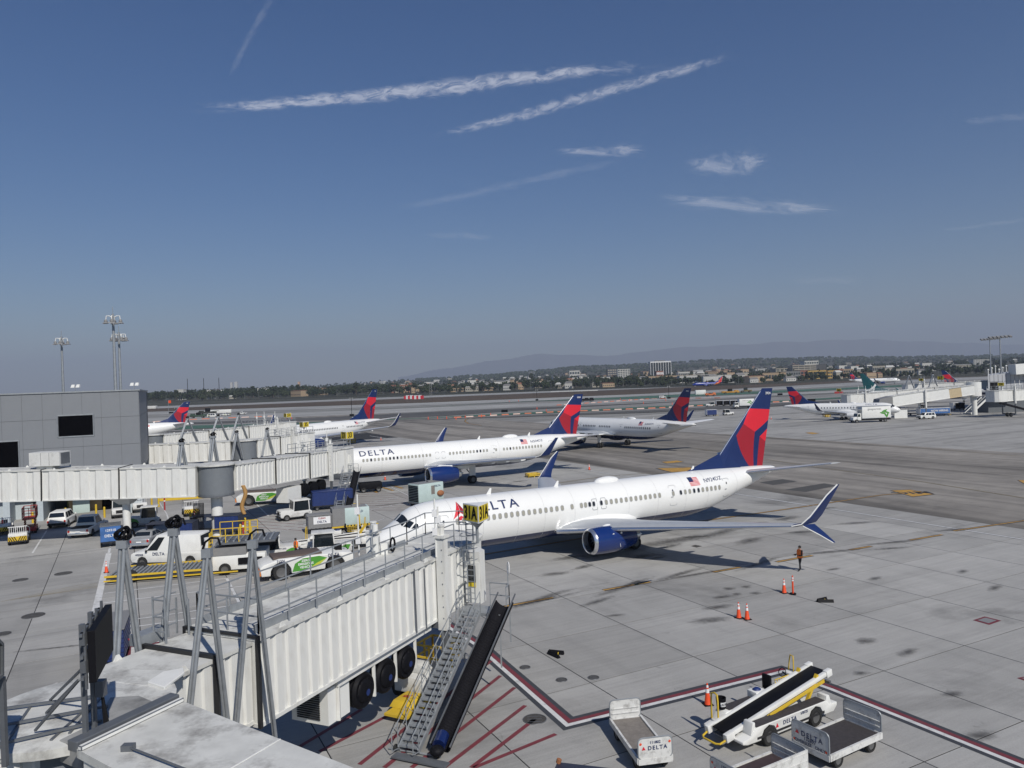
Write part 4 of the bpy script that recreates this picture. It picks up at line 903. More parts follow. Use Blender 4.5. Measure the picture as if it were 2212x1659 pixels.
# ------------------------------------------------------------------ jet bridges
V = Vector
def wpart(b, name, mats, root, par=None, **k):
 """mesh given in world coordinates, linked as a part of root (or a sub-part of par, itself a wpart)"""
 o = b.build(name, mats, par or root, **k)
 if par is None: o.location = -root.location
 return o
_panel = {}
def panel_mesh(p, h, m_):
 key = (round(p, 3), round(h, 2), m_.name)
 if key not in _panel:
  d = min(.09, p * .14); b = MB(); pr = [(0, 0), (.5 * p, 0), (.6 * p, -d), (.9 * p, -d), (p, 0)]
  b.add([(x, y, 0) for x, y in pr] + [(x, y, h) for x, y in pr], [(i, i + 1, 6 + i, 5 + i) for i in range(4)])
  _panel[key] = b.mesh('wall_panel', m_, smooth=False)
 return _panel[key]
def tunnel(root, p0, p1, w, h, pitch=.55, sides=(-1,), name='tunnel_section', frame=True, wall=None, roof=None, plain=False, extend=.0):
 """corrugated box from p0 to p1 (world, centre of the underside); side -1 is the right-hand side"""
 p0, p1 = V(p0), V(p1); d = p1 - p0; L = d.length; x = d.normalized(); y = V((-x.y, x.x, 0)).normalized(); z = x.cross(y)
 Mx = Matrix(((x.x, y.x, z.x, p0.x), (x.y, y.y, z.y, p0.y), (x.z, y.z, z.z, p0.z), (0, 0, 0, 1)))
 wall = wall or BR_WHITE; roof = roof or BR_ROOF
 b = MB(); dd = .1
 b.box(0, L, -w / 2 + dd, w / 2 - dd, .1, h - .12, 0)
 b.box(-.02, L + .02, -w / 2 - .05, w / 2 + .05, h - .12, h, 1)
 b.box(-.02, L + .02, -w / 2 - .02, w / 2 + .02, 0, .12, 2)
 o = b.build(name, [wall, roof, wall], root, bevel=0); o.matrix_local = Matrix.Translation(-root.location) @ Mx
 n = max(1, round(L / pitch)); p = L / n
 if not plain:
  me = panel_mesh(p, h - .24, wall)
  for sd in sides:
   for k in range(n):
    q = place('wall_panel', me, o, ((k * p, w / 2, .12) if sd > 0 else ((k + 1) * p, -w / 2, .12)), (0, 0, 0 if sd > 0 else math.pi))
 if frame:
  f = MB(); t = .11
  for xx in ((L,) if frame == 'end' else (0, L) if frame is True else (0,)):
   for sy in (-1, 1): f.box(xx - t / 2, xx + t / 2, sy * (w / 2 + .02) - t / 2, sy * (w / 2 + .02) + t / 2, 0, h + .06)
   f.box(xx - t / 2, xx + t / 2, -w / 2 + .04, w / 2 - .04, h - .03, h + .06)
  f.build('end_frame', DARKSTEEL, o, smooth=False)
 # lifting lugs on the roof edge
 for k, sy in [(k, sy) for k in range(int(L / 3)) for sy in (-1, 1)]:
  g = MB(); g.prism([(1 + 3 * k, sy * w / 2, h), (1.3 + 3 * k, sy * w / 2, h), (1.2 + 3 * k, sy * w / 2, h + .16), (1.1 + 3 * k, sy * w / 2, h + .16)], (0, .02, 0))
  g.build('lifting_lug', wall, o, smooth=False)
 return o
DARKSTEEL = mat('dark_frame_steel', (0.025, 0.025, 0.027), 0.5, metal=0.2, var=0.3)
def rails(b, pts, h=1.05, sp=1.6, r=.022, mi=0, mids=(.5, 1.0)):
 pts = [V(p) for p in pts]
 for p, q in zip(pts, pts[1:]):
  n = max(1, round((q - p).length / sp))
  for k in range(n + 1): c = p.lerp(q, k / n); b.bar(c, c + V((0, 0, h)), 2 * r, 2 * r, mi)
  for m_ in mids: b.bar(p + V((0, 0, h * m_)), q + V((0, 0, h * m_)), 2 * r, 2 * r, mi)
def drum(root, c, r, h, name='rotunda'):
 b = MB(); n = 40
 b.lathe([(0, .01), (0, r), (h, r)], c, 'z', n, 0); rr = []
 for k in range(n * 2): rr.append(r + (.03 if k % 2 else 0))
 b.loft([[V(c) + V((rr[k] * math.cos(math.pi * k / n), rr[k] * math.sin(math.pi * k / n), zz)) for k in range(2 * n)] for zz in (.08, h - .1)], 0, caps=False)
 b.lathe([(h - .1, r + .22), (h + .05, r + .22), (h + .12, r * .9), (h + .12, .01)], c, 'z', n, 1)
 b.lathe([(-.15, .01), (-.15, r + .08), (0, r + .08), (0, r)], c, 'z', n, 2)
 return wpart(b, name, [ROT_GREY, BR_ROOF, STEEL], root)
def aframe(root, apex, f1, f2, r=.085, double=True, coil=False, par=None):
 b = MB(); ax = (V(f2) - V(f1)); ax.z = 0; ax.normalize(); sdv = V((-ax.y, ax.x, 0)) * r * 1.25
 for f in (f1, f2):
  for s_ in ((-1, 1) if double else (0,)):
   b.cyl(V(f) + sdv * s_, V(apex) + (V(f) - V(apex)).normalized() * .05 + sdv * s_, r, 10)
 b.box(apex[0] - r * 2.6, apex[0] + r * 2.6, apex[1] - r * 2, apex[1] + r * 2, apex[2] - .22, apex[2] + .02, 1)
 if coil:
  for k in range(5):
   c = V(apex) + V((-.1 + .07 * k, .05 * (k % 2), .16 + .05 * (k % 3)))
   b.tube([c + Matrix.Rotation(.55 * k, 3, 'Z') @ Matrix.Rotation(.35 * (k % 3) - .3, 3, 'X') @ V(((.15 + .02 * k) * math.cos(t), .03 * math.sin(2 * t), (.13 + .02 * (k % 3)) * math.sin(t))) for t in [2 * math.pi * q / 14 for q in range(14)]], .035, 6, 2, closed=True)
 b.tube([V(apex) + V((-.12, 0, .0)), V(apex) + V((-.05, 0, .2)), V(apex) + V((.12, 0, .32)), V(apex) + V((.3, .05, .3)), V(apex) + V((.36, .05, .1))], .035, 6, 2)
 return wpart(b, 'cable_support', [GALV, GALV, BLACK], root, par)
def gate_sign(root, p, s, w=1.15, h=.85, rz=0.0, post=1.2):
 """triangular prism sign on a post; p: foot of the post"""
 p = V(p); b = MB(); c = p + V((0, 0, post))
 a0 = [R(270) + rz, R(30) + rz, R(150) + rz]; rr = w / math.sqrt(3) * 1.0
 tri = [c + V((rr * math.cos(a), rr * math.sin(a), 0)) for a in a0]
 b.prism(tri, (0, 0, h), 0); b.cyl(p, c, .06, 8, 1); b.cyl(c - V((0, 0, .35)), c, .02, 8, 1, r1=.35)
 o = wpart(b, 'gate_sign', [REFL, GALV], root, smooth=False)
 for k in range(3):
  q0, q1 = tri[k], tri[(k + 1) % 3]; m_ = (q0 + q1) / 2; ex = (q1 - q0).normalized(); n = V((ex.y, -ex.x, 0))
  if n.dot(V((0, -1, 0))) < -.2: continue
  f = MB(); e = .05; f.add([q0 + ex * e + n * .012 + V((0, 0, e)), q1 - ex * e + n * .012 + V((0, 0, e)), q1 - ex * e + n * .012 + V((0, 0, h - e)), q0 + ex * e + n * .012 + V((0, 0, h - e))], [(0, 1, 2, 3)])
  fo = f.build('sign_face', YEL_SIGN, o, smooth=False)
  text(s, h * 1.0, BLACK, o, m_ + V((0, 0, h * .5)) + n * .02, ex, (0, 0, 1), bold=.03, sx=.72 if len(s) > 2 else .95)
 return o
def stairs(root, top, bot, w=.75, n=22, name='service_stairs', chute=None):
 top, bot = V(top), V(bot); d = bot - top; hd = V((d.x, d.y, 0)).normalized(); sd = V((-hd.y, hd.x, 0))
 b = MB()
 for s_ in (-1, 1): b.bar(top + sd * s_ * w / 2, bot + sd * s_ * w / 2, .06, .2, 0)
 o = wpart(b, name, GALV, root, smooth=False)
 tr = MB(); tr.box(-.15, .15, -w / 2 + .03, w / 2 - .03, -.05, 0); tr.box(.13, .15, -w / 2 + .03, w / 2 - .03, 0, .02); me = tr.mesh('tread', GALV, smooth=False)
 for k in range(n): place('tread', me, o, top.lerp(bot, (k + .5) / n) + V((0, 0, .06)), (0, 0, math.atan2(hd.y, hd.x)))
 r_ = MB()
 for s_ in (-1, 1):
  a, c = top + sd * s_ * (w / 2 + .03), bot + sd * s_ * (w / 2 + .03)
  r_.tube([a + V((0, 0, 1.0)), c + V((0, 0, 1.0)), c + hd * .45 + V((0, 0, .8)), c + hd * .45 + V((0, 0, .1)), c], .022, 6); r_.cyl(a + V((0, 0, .55)), c + V((0, 0, .55)), .018, 6)
  m_ = 9
  for k in range(m_ + 1):
   q = a.lerp(c, k / m_); r_.cyl(q, q + V((0, 0, 1.0)), .02, 6)
   if k < m_ and k % 2: q2 = a.lerp(c, (k + 1) / m_); r_.cyl(q + V((0, 0, .05)), q2 + V((0, 0, .95)), .012, 5)
 r_.build('stair_railing', GALV, o)
 wh = MB(); wh.T = Matrix.Translation(bot) @ Matrix.Rotation(math.atan2(hd.y, hd.x), 4, 'Z')
 wh.cyl((-.1, -w / 2 - .5, -.1), (-.1, w / 2 + .9, -.1), .04, 8, 2)
 for y in (-w / 2 - .2, w / 2 + .8): wheel(wh, (-.1, y, .13 - bot.z), .13, .08)
 wh.build('caster', [TYRE, RIM, GALV], o)
 return o
def chute(root, top, bot, w=.7):
 top, bot = V(top), V(bot); d = bot - top; hd = V((d.x, d.y, 0)).normalized(); sd = V((-hd.y, hd.x, 0)); up = d.cross(sd).normalized(); up = up if up.z > 0 else -up
 b = MB(); N_ = 110; rings = []
 for k in range(N_ + 1):
  c = top.lerp(bot, k / N_); r = w / 2 - (.03 if k % 2 else 0)
  if k < 14: r = w / 2
  rings.append([c + sd * r * math.cos(t) - up * (r * math.sin(t)) for t in [math.pi * q / 12 for q in range(13)]])
 b.loft(rings, closed=False, caps=False)
 rings = [[top.lerp(bot, k) + sd * (w / 2 + .03) * math.cos(t) - up * ((w / 2 + .03) * math.sin(t)) for t in [math.pi * q / 12 for q in range(13)]] for k in (0, 1)]
 b.loft(rings, closed=False, caps=False)
 for s_ in (-1, 1): b.bar(top + sd * s_ * (w / 2 + .03) - d.normalized() * .35 + up * .1, bot + sd * s_ * (w / 2 + .03), .04, .07, 1)
 return wpart(b, 'baggage_chute', [CHUTE, STEEL], root)
CHUTE = mat('black_plastic', (0.007, 0.007, 0.01), 0.8, var=0.2, spec=.2)
def lift(root, c, d, w, zt, zb, z0):
 """two lift columns either side of a tunnel at c with a cross beam and wheels"""
 c, d = V(c), V(d); n = V((d.y, -d.x, 0)); b = MB()
 for s_ in (-1, 1):
  q = c + n * s_ * (w / 2 + .28)
  b.bar((q.x, q.y, zb), (q.x, q.y, zt), .42, .34, 0, up=d); b.bar((q.x, q.y, zt), (q.x, q.y, zt + .12), .55, .5, 0, up=d)
  b.cyl((q.x, q.y, zt + .12), (q.x, q.y, zt + .5), .14, 10, 0); b.cyl((q.x, q.y, zt + .5), (q.x, q.y, zt + .56), .17, 10, 0)
  b.bar((q.x, q.y, .9), (q.x, q.y, zb), .26, .22, 1, up=d)
  for k in range(8): b.box(q.x + n.x * .0 - .02, q.x + .02, q.y - .2, q.y - .17, zb + .5 + k * .5, zb + .56 + k * .5, 1)
 b.bar(c - n * (w / 2 + .3) + V((0, 0, .8 - c.z)), c + n * (w / 2 + .3) + V((0, 0, .8 - c.z)), .4, .35, 1)
 b.bar(c - n * (w / 2 + .3) + V((0, 0, z0 - .15 - c.z)), c + n * (w / 2 + .3) + V((0, 0, z0 - .15 - c.z)), .3, .3, 1)
 o = wpart(b, 'lift_column', [BR_WHITE, STEEL], root, smooth=False)
 wb = MB()
 for s_ in (-.55, .55):
  for q_ in (-.3, .3):
   wb.T = Matrix.Translation(V((c.x, c.y, .55)) + n * (s_ + q_ * .2)) @ Matrix.Rotation(math.atan2(d.y, d.x), 4, 'Z')
   wheel(wb, (0, 0, 0), .55, .3)
 wb.build('drive_wheel', [TYRE, RIM], o)
 return o
# ---- the near bridge, gate 31A
A0 = V((-9.17, 26.2, 0)); DD = V((.412, .911, 0)).normalized(); NN = V((DD.y, -DD.x, 0))
NK = 0.89                               # the bridge and its walkways stand this much nearer than first measured
CC = V((0, 0, CAM_H))
def nk(p): return CC + (V(p) - CC) * NK
def zk(z): return CAM_H - (CAM_H - z) * NK
def Lg(s, l, z): return A0 + DD * s + NN * l + V((0, 0, z))
def Lc(s, l, z): return nk(Lg(s, l, z))
nb = thing('jet_bridge', 'big white corrugated jet bridge in the foreground with sign 31A and roof railings', 'jet bridge', V((*Lc(12.4, -1.7, 0).xy, 0)), 0, 'jet bridges')
ZB = 2.3
tunnel(nb, Lc(-.0, -1.7, ZB), Lc(15.0, -1.7, ZB), 3.4 * NK, 3.15 * NK, .56, (-1,), frame=(0,))
tunnel(nb, Lc(-4.2, -1.75, ZB + .12), Lc(-.06, -1.75, ZB + .12), 3.0 * NK, 2.88 * NK, .56, (-1,), frame=False)
f = MB()
for s_, l0, l1, z0, z1 in ((-1.75, -3.45, -.12, 2.3, 5.38),):
 for l in (l0, l1): f.bar(Lc(s_, l, z0), Lc(s_, l, z1), .12, .14)
 f.bar(Lc(s_, l0, z1), Lc(s_, l1, z1), .12, .12)
wpart(f, 'end_frame', DARKSTEEL, nb, smooth=False)
tunnel(nb, Lc(-6.4, -1.8, ZB + .2), Lc(-1.8, -1.8, ZB + .2), 2.7 * NK, 2.7 * NK, .56, (-1,), frame=False)
# fronting fascia plates on the outer tunnel
w_ = MB()
for s_, wd, z0, z1 in ((12.4, .5, 2.3, 6.7),): pass
lift(nb, Lc(12.4, -1.7, ZB), DD, 3.4 * NK, zk(6.45), zk(1.9), zk(ZB))
# roof railings and kick plates
r_ = MB()
rails(r_, [Lc(.3, -.2, 5.45), Lc(14.6, -.2, 5.45)], 1.1, 1.45)
rails(r_, [Lc(.3, -3.1, 5.45), Lc(14.6, -3.1, 5.45), Lc(17.2, -3.5, 5.45), Lc(18.3, -1.9, 5.45), Lc(17.5, -.4, 5.45)], 1.1, 1.45)
rails(r_, [Lc(.3, -.2, 5.45), Lc(.3, -3.1, 5.45)], 1.1, 1.45)
rr_ = wpart(r_, 'roof_railing', GALV, nb, smooth=False)
k_ = MB()
for l in (-.42, -3.15): k_.bar(Lc(.3, l, 5.6), Lc(14.5, l, 5.6), .03, .26)
for k in range(6): k_.bar(Lc(1 + 2.4 * k, -.42, 5.52), Lc(1.5 + 2.4 * k, -1.0, 5.5), .04, .04)
k_.build('kick_plate', GALV, rr_, smooth=False)
g_ = MB()        # gate frame at the start of the roof walkway
for l in (-3.6, -3.0): g_.bar(Lc(-1.2, l, 5.3), Lc(-1.2, l, 6.9), .05, .05); g_.bar(Lc(-.2, l, 5.3), Lc(-.2, l, 6.6), .05, .05)
for z in (5.7, 6.2, 6.8): g_.bar(Lc(-1.2, -3.6, z), Lc(-1.2, -3.0, z), .04, .04); g_.bar(Lc(-1.2, -3.6, z), Lc(-.2, -3.6, z), .04, .04)
g_.bar(Lc(-1.8, -3.8, 5.5), Lc(-.6, -3.8, 5.5), .5, .35)
wpart(g_, 'roof_ladder_gate', GALV, nb, smooth=False)
# cab
cb = MB(); arc = [Lc(15.0, -3.45, 0), Lc(15.0, .03, 0), Lc(16.2, .05, 0), Lc(17.6, -.25, 0)] + [Lc(17.6 + 1.2 * math.sin(R(a)), -1.95 + 1.7 * math.cos(R(a)), 0) for a in range(15, 166, 15)] + [Lc(17.6, -3.75, 0), Lc(16.4, -3.8, 0)]
cb.loft([[V((p.x, p.y, zk(z))) for p in arc] for z in (ZB, 5.3)], 0)
cq = V((*Lc(16.5, -1.7, 0).xy, 0)); cb.loft([[V((cq.x + (p.x - cq.x) * k, cq.y + (p.y - cq.y) * k, zk(z))) for p in arc] for k, z in ((1.06, 5.3), (1.06, 5.42), (1.0, 5.48))], 1)
cabo = wpart(cb, 'cab', [BR_WHITE, BR_ROOF], nb, smooth=False)
pb = MB(); pts_ = [Lc(15.15, .02, 0), Lc(15.15, 1.0, 0), Lc(15.75, .98, 0), Lc(16.6, .02, 0)]
pb.loft([[V((p.x, p.y, zk(z))) for p in pts_] for z in (ZB + .15, 5.15)])
po = wpart(pb, 'service_porch', BR_WHITE, nb, smooth=False)
d_ = MB(); d_.bar(Lc(15.12, .06, 3.55), Lc(15.12, .95, 3.55), .04, 1.9); do = d_.build('door', WHITE, po, smooth=False)
d_ = MB(); d_.bar(Lc(15.085, .3, 4.0), Lc(15.085, .74, 4.0), .02, .8); d_.build('door_window', GLASS, do, smooth=False)
d_ = MB(); d_.bar(Lc(15.08, .3, 3.42), Lc(15.08, .74, 3.42), .02, .22); d_.build('notice', YEL_SIGN, do, smooth=False)
d_ = MB(); d_.bar(Lc(15.06, .14, 3.45), Lc(15.06, .14, 3.6), .06, .06); d_.build('door_handle', STEEL, do, smooth=False)
wn_ = MB(); wn_.bar(Lc(15.6, .06, 4.0), Lc(16.2, .3, 4.0), .5, .7);
# landing, stairs and chute
lp = MB(); lp.hexa([Lc(14.0, .3, ZB - .1), Lc(14.0, 2.6, ZB - .1), Lc(15.2, 2.6, ZB - .1), Lc(15.2, .05, ZB - .1), Lc(14.0, .3, ZB + .05), Lc(14.0, 2.6, ZB + .05), Lc(15.2, 2.6, ZB + .05), Lc(15.2, .05, ZB + .05)])
for l, s_ in ((.3, 14.0), (2.6, 15.2)): lp.bar(Lc(s_, l, .6), Lc(s_, l, ZB), .08, .08)
rails(lp, [Lc(15.2, 1.5, ZB + .05), Lc(15.2, 2.6, ZB + .05), Lc(14.6, 2.7, ZB + .05)], 1.1, .8)
rails(lp, [Lc(15.0, .15, ZB + .05), Lc(14.0, .3, ZB + .05)], 1.1, .9)
lp.bar(Lc(15.1, 2.6, ZB + 1.1), Lc(15.1, 2.6, ZB + 1.9), .05, .05)
for l, s_ in ((.4, 14.2), (2.5, 14.2)): q = Lc(s_, l, ZB); lp.bar((q.x, q.y, 1.2), q, .07, .07)
lo = wpart(lp, 'landing', GALV, nb, smooth=False)
mr_ = MB(); mr_.T = Matrix.Translation(Lc(15.1, 2.65, ZB + 2.15)) @ Matrix.Rotation(R(25), 4, 'Z'); mr_.tube([(0.02 * 0, .2 * math.cos(t) * .6, .28 * math.sin(t)) for t in [2 * math.pi * k / 16 for k in range(16)]], .02, 6, 0, closed=True); mr_.disc((0, 0, 0), .13, 'x', 14, 1)
mr_.build('round_mirror', [REFL, CHROME], lo)
stairs(nb, Lc(14.0, 1.0, ZB), Lg(4.2, 3.3, .16), .84, 23)
chute(nb, Lc(14.3, 2.75, 3.0), Lg(4.6, 4.45, .35), .8)
bn = MB(); bn.cyl(Lg(5.0, 4.36, .56), Lg(4.5, 4.46, .4), .26, 16, 0); bn.ball(Lg(4.25, 4.52, .32), .28, .28, .2, 8, 1); bn.bar(Lg(3.8, 2.9, .1), Lg(3.8, 5.2, .1), .4, .06, 2)
wpart(bn, 'chute_end_bag', [AC_BLUE, BLACK, STEEL], nb)
# caged ladder
ld = MB()
for l in (.45, .85): ld.bar(Lc(14.75, l, 2.6), Lc(14.75, l, 6.8), .05, .05)
for k in range(14): ld.bar(Lc(14.75, .45, 2.8 + .3 * k), Lc(14.75, .85, 2.8 + .3 * k), .03, .03)
for z in (4.9, 5.5, 6.2, 6.8): ld.tube([Lc(14.75 - .75 * math.sin(R(a)) , .65 + .42 * math.cos(R(a)), z) for a in range(0, 181, 20)], .022, 5)
for a in (20, 60, 100, 140): ld.bar(Lc(14.75 - .75 * math.sin(R(a)), .65 + .42 * math.cos(R(a)), 4.9), Lc(14.75 - .75 * math.sin(R(a)), .65 + .42 * math.cos(R(a)), 6.8), .035, .012)
wpart(ld, 'caged_ladder', GALV, nb)
gs = gate_sign(nb, Lc(14.0, 1.5, 5.9), '31A', 1.16, .8, rz=R(9), post=1.0)
bk_ = MB(); bk_.bar(Lc(14.0, 1.4, 5.9), Lc(15.1, .1, 5.5), .05, .05); wpart(bk_, 'sign_bracket', GALV, nb)
# poles, lamps and boxes on the roof
pl = MB()
def mast(b, s_, l, z0, z1, boxes=()):
 b.cyl(Lc(s_, l, z0), Lc(s_, l, z1), .035, 8, 0)
 for z in boxes: q = Lc(s_, l, z); b.box(q.x - .12, q.x + .1, q.y - .1, q.y + .1, q.z, q.z + .3, 1)
mast(pl, 11.5, -4.0, 5.5, 8.6, (7.6, 6.1)); mast(pl, 12.2, .1, 5.5, 8.4, (6.6, 7.5)); mast(pl, 12.3, .22, 6.5, 8.0, (7.2,))
q = Lc(11.9, -3.4, 5.45); pl.box(q.x - .27, q.x + .27, q.y - .27, q.y + .27, q.z, q.z + .85, 0); pl.cyl(q + V((.1, 0, 1.0)), q + V((.1, 0, 1.4)), .14, 12, 0)
q = Lc(12.6, -2.7, 5.45); pl.box(q.x - .5, q.x - .2, q.y - .2, q.y + .2, q.z, q.z + .5, 0); pl.tube([q + V((.35 * math.cos(t) * .2, .2 * math.cos(t), .4 + .3 * math.sin(t))) for t in [2 * math.pi * k / 12 for k in range(12)]], .05, 6, 2, closed=True)
wpart(pl, 'roof_mast', [WHITE, REFL, BLACK], nb)
cd = MB(); cd.tube([Lc(10.2, .06, 5.4), Lc(10.2, .09, 2.4)], .03, 6, 0); cd.tube([Lc(11.1, .06, 5.2), Lc(11.1, .09, 2.2)], .025, 6, 0)
wpart(cd, 'conduit', STEEL, nb)
# underslung machinery: air unit and three hose drums
un = MB(); un.bar(Lc(4.6, -.35, 2.05), Lc(12.0, -.35, 2.05), .25, .22, 0)
for s_ in (4.7, 7.2, 8.9, 10.6): un.bar(Lc(s_, -.3, .55), Lc(s_, -.3, 2.1), .12, .12, 0); un.bar(Lc(s_, -.9, 2.0), Lc(s_, -.25, 2.3), .12, .3, 0)
uo = wpart(un, 'underslung_frame', BR_WHITE, nb, smooth=False)
ac = MB(); ac.hexa([Lc(4.1, -2.2, .55), Lc(4.1, -.35, .55), Lc(5.5, -.35, .55), Lc(5.5, -2.2, .55), Lc(4.1, -2.2, 2.0), Lc(4.1, -.35, 2.0), Lc(5.5, -.35, 2.0), Lc(5.5, -2.2, 2.0)])
ao = wpart(ac, 'air_unit', WHITE, nb, smooth=False)
lv = MB()
for k in range(13): lv.bar(Lc(4.07, -1.9, .75 + .09 * k), Lc(4.07, -.75, .75 + .09 * k), .03, .045)
lv.build('louvre', DARKSTEEL, ao, smooth=False)
for s_ in (6.4, 8.1, 9.8):
 dr = MB(); dr.T = Matrix.Translation(Lc(s_, -.25, 1.1)) @ Matrix.Rotation(math.atan2(NN.y, NN.x), 4, 'Z') @ Matrix.Scale(NK, 4)
 dr.lathe([(-.5, .45), (-.5, .68), (-.35, .74), (-.2, .7), (-.1, .76), (.0, .72), (.05, .66), (0, .5), (-.02, .01)], n=28, mi=0)
 for k in range(6):
  a = k * 1.05 + s_; dr.bar((.03, .55 * math.cos(a), .55 * math.sin(a)), (.12, .1 * math.cos(a + .8), .1 * math.sin(a + .8)), .05, .02, 0)
 dr.ball((.02, 0, 0), .12, .5, .5, 8, 0); dr.disc((.15, .08, -.08), .14, 'x', 14, 1)
 wpart(dr, 'hose_drum', [BLACK, BLUE_T], nb)
# cable supports
aframe(nb, pt(265, 1168, 25.5 * NK), pt(249, 1455, 25.0 * NK), pt(306, 1452, 26.0 * NK), .058, coil=True)
aframe(nb, pt(375, 1142, 27.2 * NK), pt(343, 1480, 26.6 * NK), pt(420, 1440, 28.0 * NK), .058, coil=True)
aframe(nb, pt(447, 1187, 23.7 * NK), pt(408, 1545, 23.1 * NK), pt(491, 1565, 24.4 * NK), .05, double=True)
aframe(nb, pt(545, 1168, 25.1 * NK), pt(510, 1572, 24.8 * NK), pt(594, 1592, 25.8 * NK), .05, double=True)
# ---- hub where the bridge meets the terminal walkways
HB = V((-12.4 * NK, 20.9 * NK, 0))
hub = thing('walkway_hub', 'round white roofed hub joining the foreground walkways at lower left', 'walkway', HB)
HZ = zk(5.4)
h_ = MB(); h_.lathe([(3.4, 1.87), (HZ - .22, 1.87)], HB, 'z', 40, 2); h_.lathe([(HZ - .2, 2.27), (HZ, 2.27), (HZ + .03, 2.15), (HZ + .03, .01)], HB, 'z', 40, 0)
h_.cyl(HB, HB + V((0, 0, 3.5)), .6, 20, 1)
wpart(h_, 'drum', [BR_ROOF, BR_WHITE, ROT_GREY], hub)
def roofslab(root, pxs, z, th, m_, name, wallm=None, walldrop=2.6):
 ps = [gr(x, y, z) for x, y in pxs]; b = MB(); b.prism([p - V((0, 0, th)) for p in ps], (0, 0, th), 0); o = wpart(b, name, m_, root, smooth=False, bevel=.02); return o, ps
roofslab(hub, [(188, 1457), (240, 1444), (392, 1448), (352, 1486), (225, 1470)], HZ + .04, .2, BR_ROOF, 'roof_hood')
roofslab(hub, [(352, 1450), (396, 1442), (398, 1452), (355, 1484), (318, 1472)], HZ + .1, .08, WHITE, 'roof_hatch')
roofslab(hub, [(128, 1598), (205, 1560), (238, 1506), (300, 1502), (362, 1528), (300, 1560), (190, 1622)], HZ + .06, .5, BR_ROOF2, 'stained_roof')
# walkway leading off to the left
wl_ = thing('covered_walkway', 'white walkway roof under the steel frame at the lower left corner', 'walkway', V((-15.5 * NK, 18.9 * NK, 0)))
tunnel(wl_, nk((-24.0, 13.2, 2.6)), nk((-12.9, 20.4, 2.6)), 3.5 * NK, 2.82 * NK, .56, (-1,), name='walkway_section', frame=False)
# walkway passing below the viewpoint
wr_ = thing('covered_walkway', 'nearest white flat roofed walkway crossing the bottom of the picture', 'walkway', (-5.3, 14.2, 0))
ps = [V((x * NK, y * NK, 0)) for x, y in ((-9.12, 20.0), (-10.35, 17.4), (-.2, 10.1), (1.3, 12.5))]; WZ = zk(5.9)
b = MB(); b.loft([[p + V((0, 0, z)) for p in ps] for z in (WZ - .18, WZ)], 0); c_ = sum(ps, V()) / 4
b.loft([[c_ + (p - c_) * .965 + V((0, 0, z)) for p in ps] for z in (WZ - 2.8, WZ - .18)], 1)
wpart(b, 'roof', [BR_ROOF, BR_WHITE], wr_, smooth=False)
e_ = MB(); e_.bar(ps[0] + V((-.12, .05, WZ + .03)), ps[1] + V((-.12, .05, WZ + .03)), .3, .22, 0); e_.bar(ps[0] + V((.12, -.1, WZ + .05)), ps[1] + V((.12, -.1, WZ + .05)), .12, .1, 1)
wpart(e_, 'edge_flashing', [STEEL, WHITE], wr_, smooth=False, bevel=.02)
for k, q in enumerate((.33, .62, .85)):
 s_ = MB(); s_.bar(ps[0].lerp(ps[3], q) + V((0, 0, WZ + .005)), ps[1].lerp(ps[2], q) + V((0, 0, WZ + .005)), .025, .012); wpart(s_, 'roof_seam', WHITE, wr_, smooth=False)
c0 = gr(505, 2990, 0); a_ = gr(276, 1613, WZ + .08); c_ = gr(400, 1661, WZ + .08)
t_ = MB(); t_.bar(a_, c_ + (c_ - a_) * .4, .03, .03); t_.box(a_.x - .12, a_.x + .12, a_.y - .06, a_.y + .1, WZ, WZ + .12); wpart(t_, 'roof_tie_rod', STEEL, wr_, smooth=False)
# docking display on its steel frame
ds = thing('docking_display', 'black docking display board on grey steel posts above the lower left walkway', 'display board', (-9.7, 16.7, zk(5.4)))
pa, pb_, pz0, pz1 = V((-9.83 * NK, 17.4 * NK, 0)), V((-10.6 * NK, 19.6 * NK, 0)), zk(7.42), zk(8.62)
n_ = V(((pb_ - pa).y, -(pb_ - pa).x, 0)).normalized(); b = MB()
b.hexa([pa + V((0, 0, pz0)), pb_ + V((0, 0, pz0)), pb_ - n_ * .14 + V((0, 0, pz0)), pa - n_ * .14 + V((0, 0, pz0)), pa + V((0, 0, pz1)), pb_ + V((0, 0, pz1)), pb_ - n_ * .14 + V((0, 0, pz1)), pa - n_ * .14 + V((0, 0, pz1))])
wpart(b, 'display_panel', BLACK, ds, smooth=False, bevel=.01)
b = MB()
for q in (.05, .35, .65, .95):
 c = pa.lerp(pb_, q) - n_ * .2; b.bar(c + V((0, 0, pz0 - .15)), c + V((0, 0, pz1 + .12)), .045, .045); b.box(c.x - .1, c.x + .02, c.y - .05, c.y + .05, pz0 + .2, pz0 + .45); b.box(c.x - .1, c.x + .02, c.y - .05, c.y + .05, pz1 - .3, pz1 - .05)
for z in (pz0 + .1, (pz0 + pz1) / 2, pz1 - .08): b.bar(pa - n_ * .26 + V((0, 0, z)), pb_ - n_ * .26 + V((0, 0, z)), .06, .06)
wpart(b, 'back_brackets', STEEL, ds, smooth=False)
b = MB()
def zb_(x, y, z=5.52): return gr(x, y, zk(z))
post1 = pa.lerp(pb_, .3) - n_ * .35; post2 = pa.lerp(pb_, .75) - n_ * .35
for p_ in (post1, post2): b.bar((p_.x, p_.y, zk(5.45)), (p_.x, p_.y, pz1), .09, .09)
for (x0, y0), (x1, y1) in [((-40, 1616), (221, 1556)), ((-40, 1575), (234, 1525)), ((-40, 1537), (205, 1504)), ((-40, 1618), (4, 1610))]: b.bar(zb_(x0, y0), zb_(x1, y1), .06, .06)
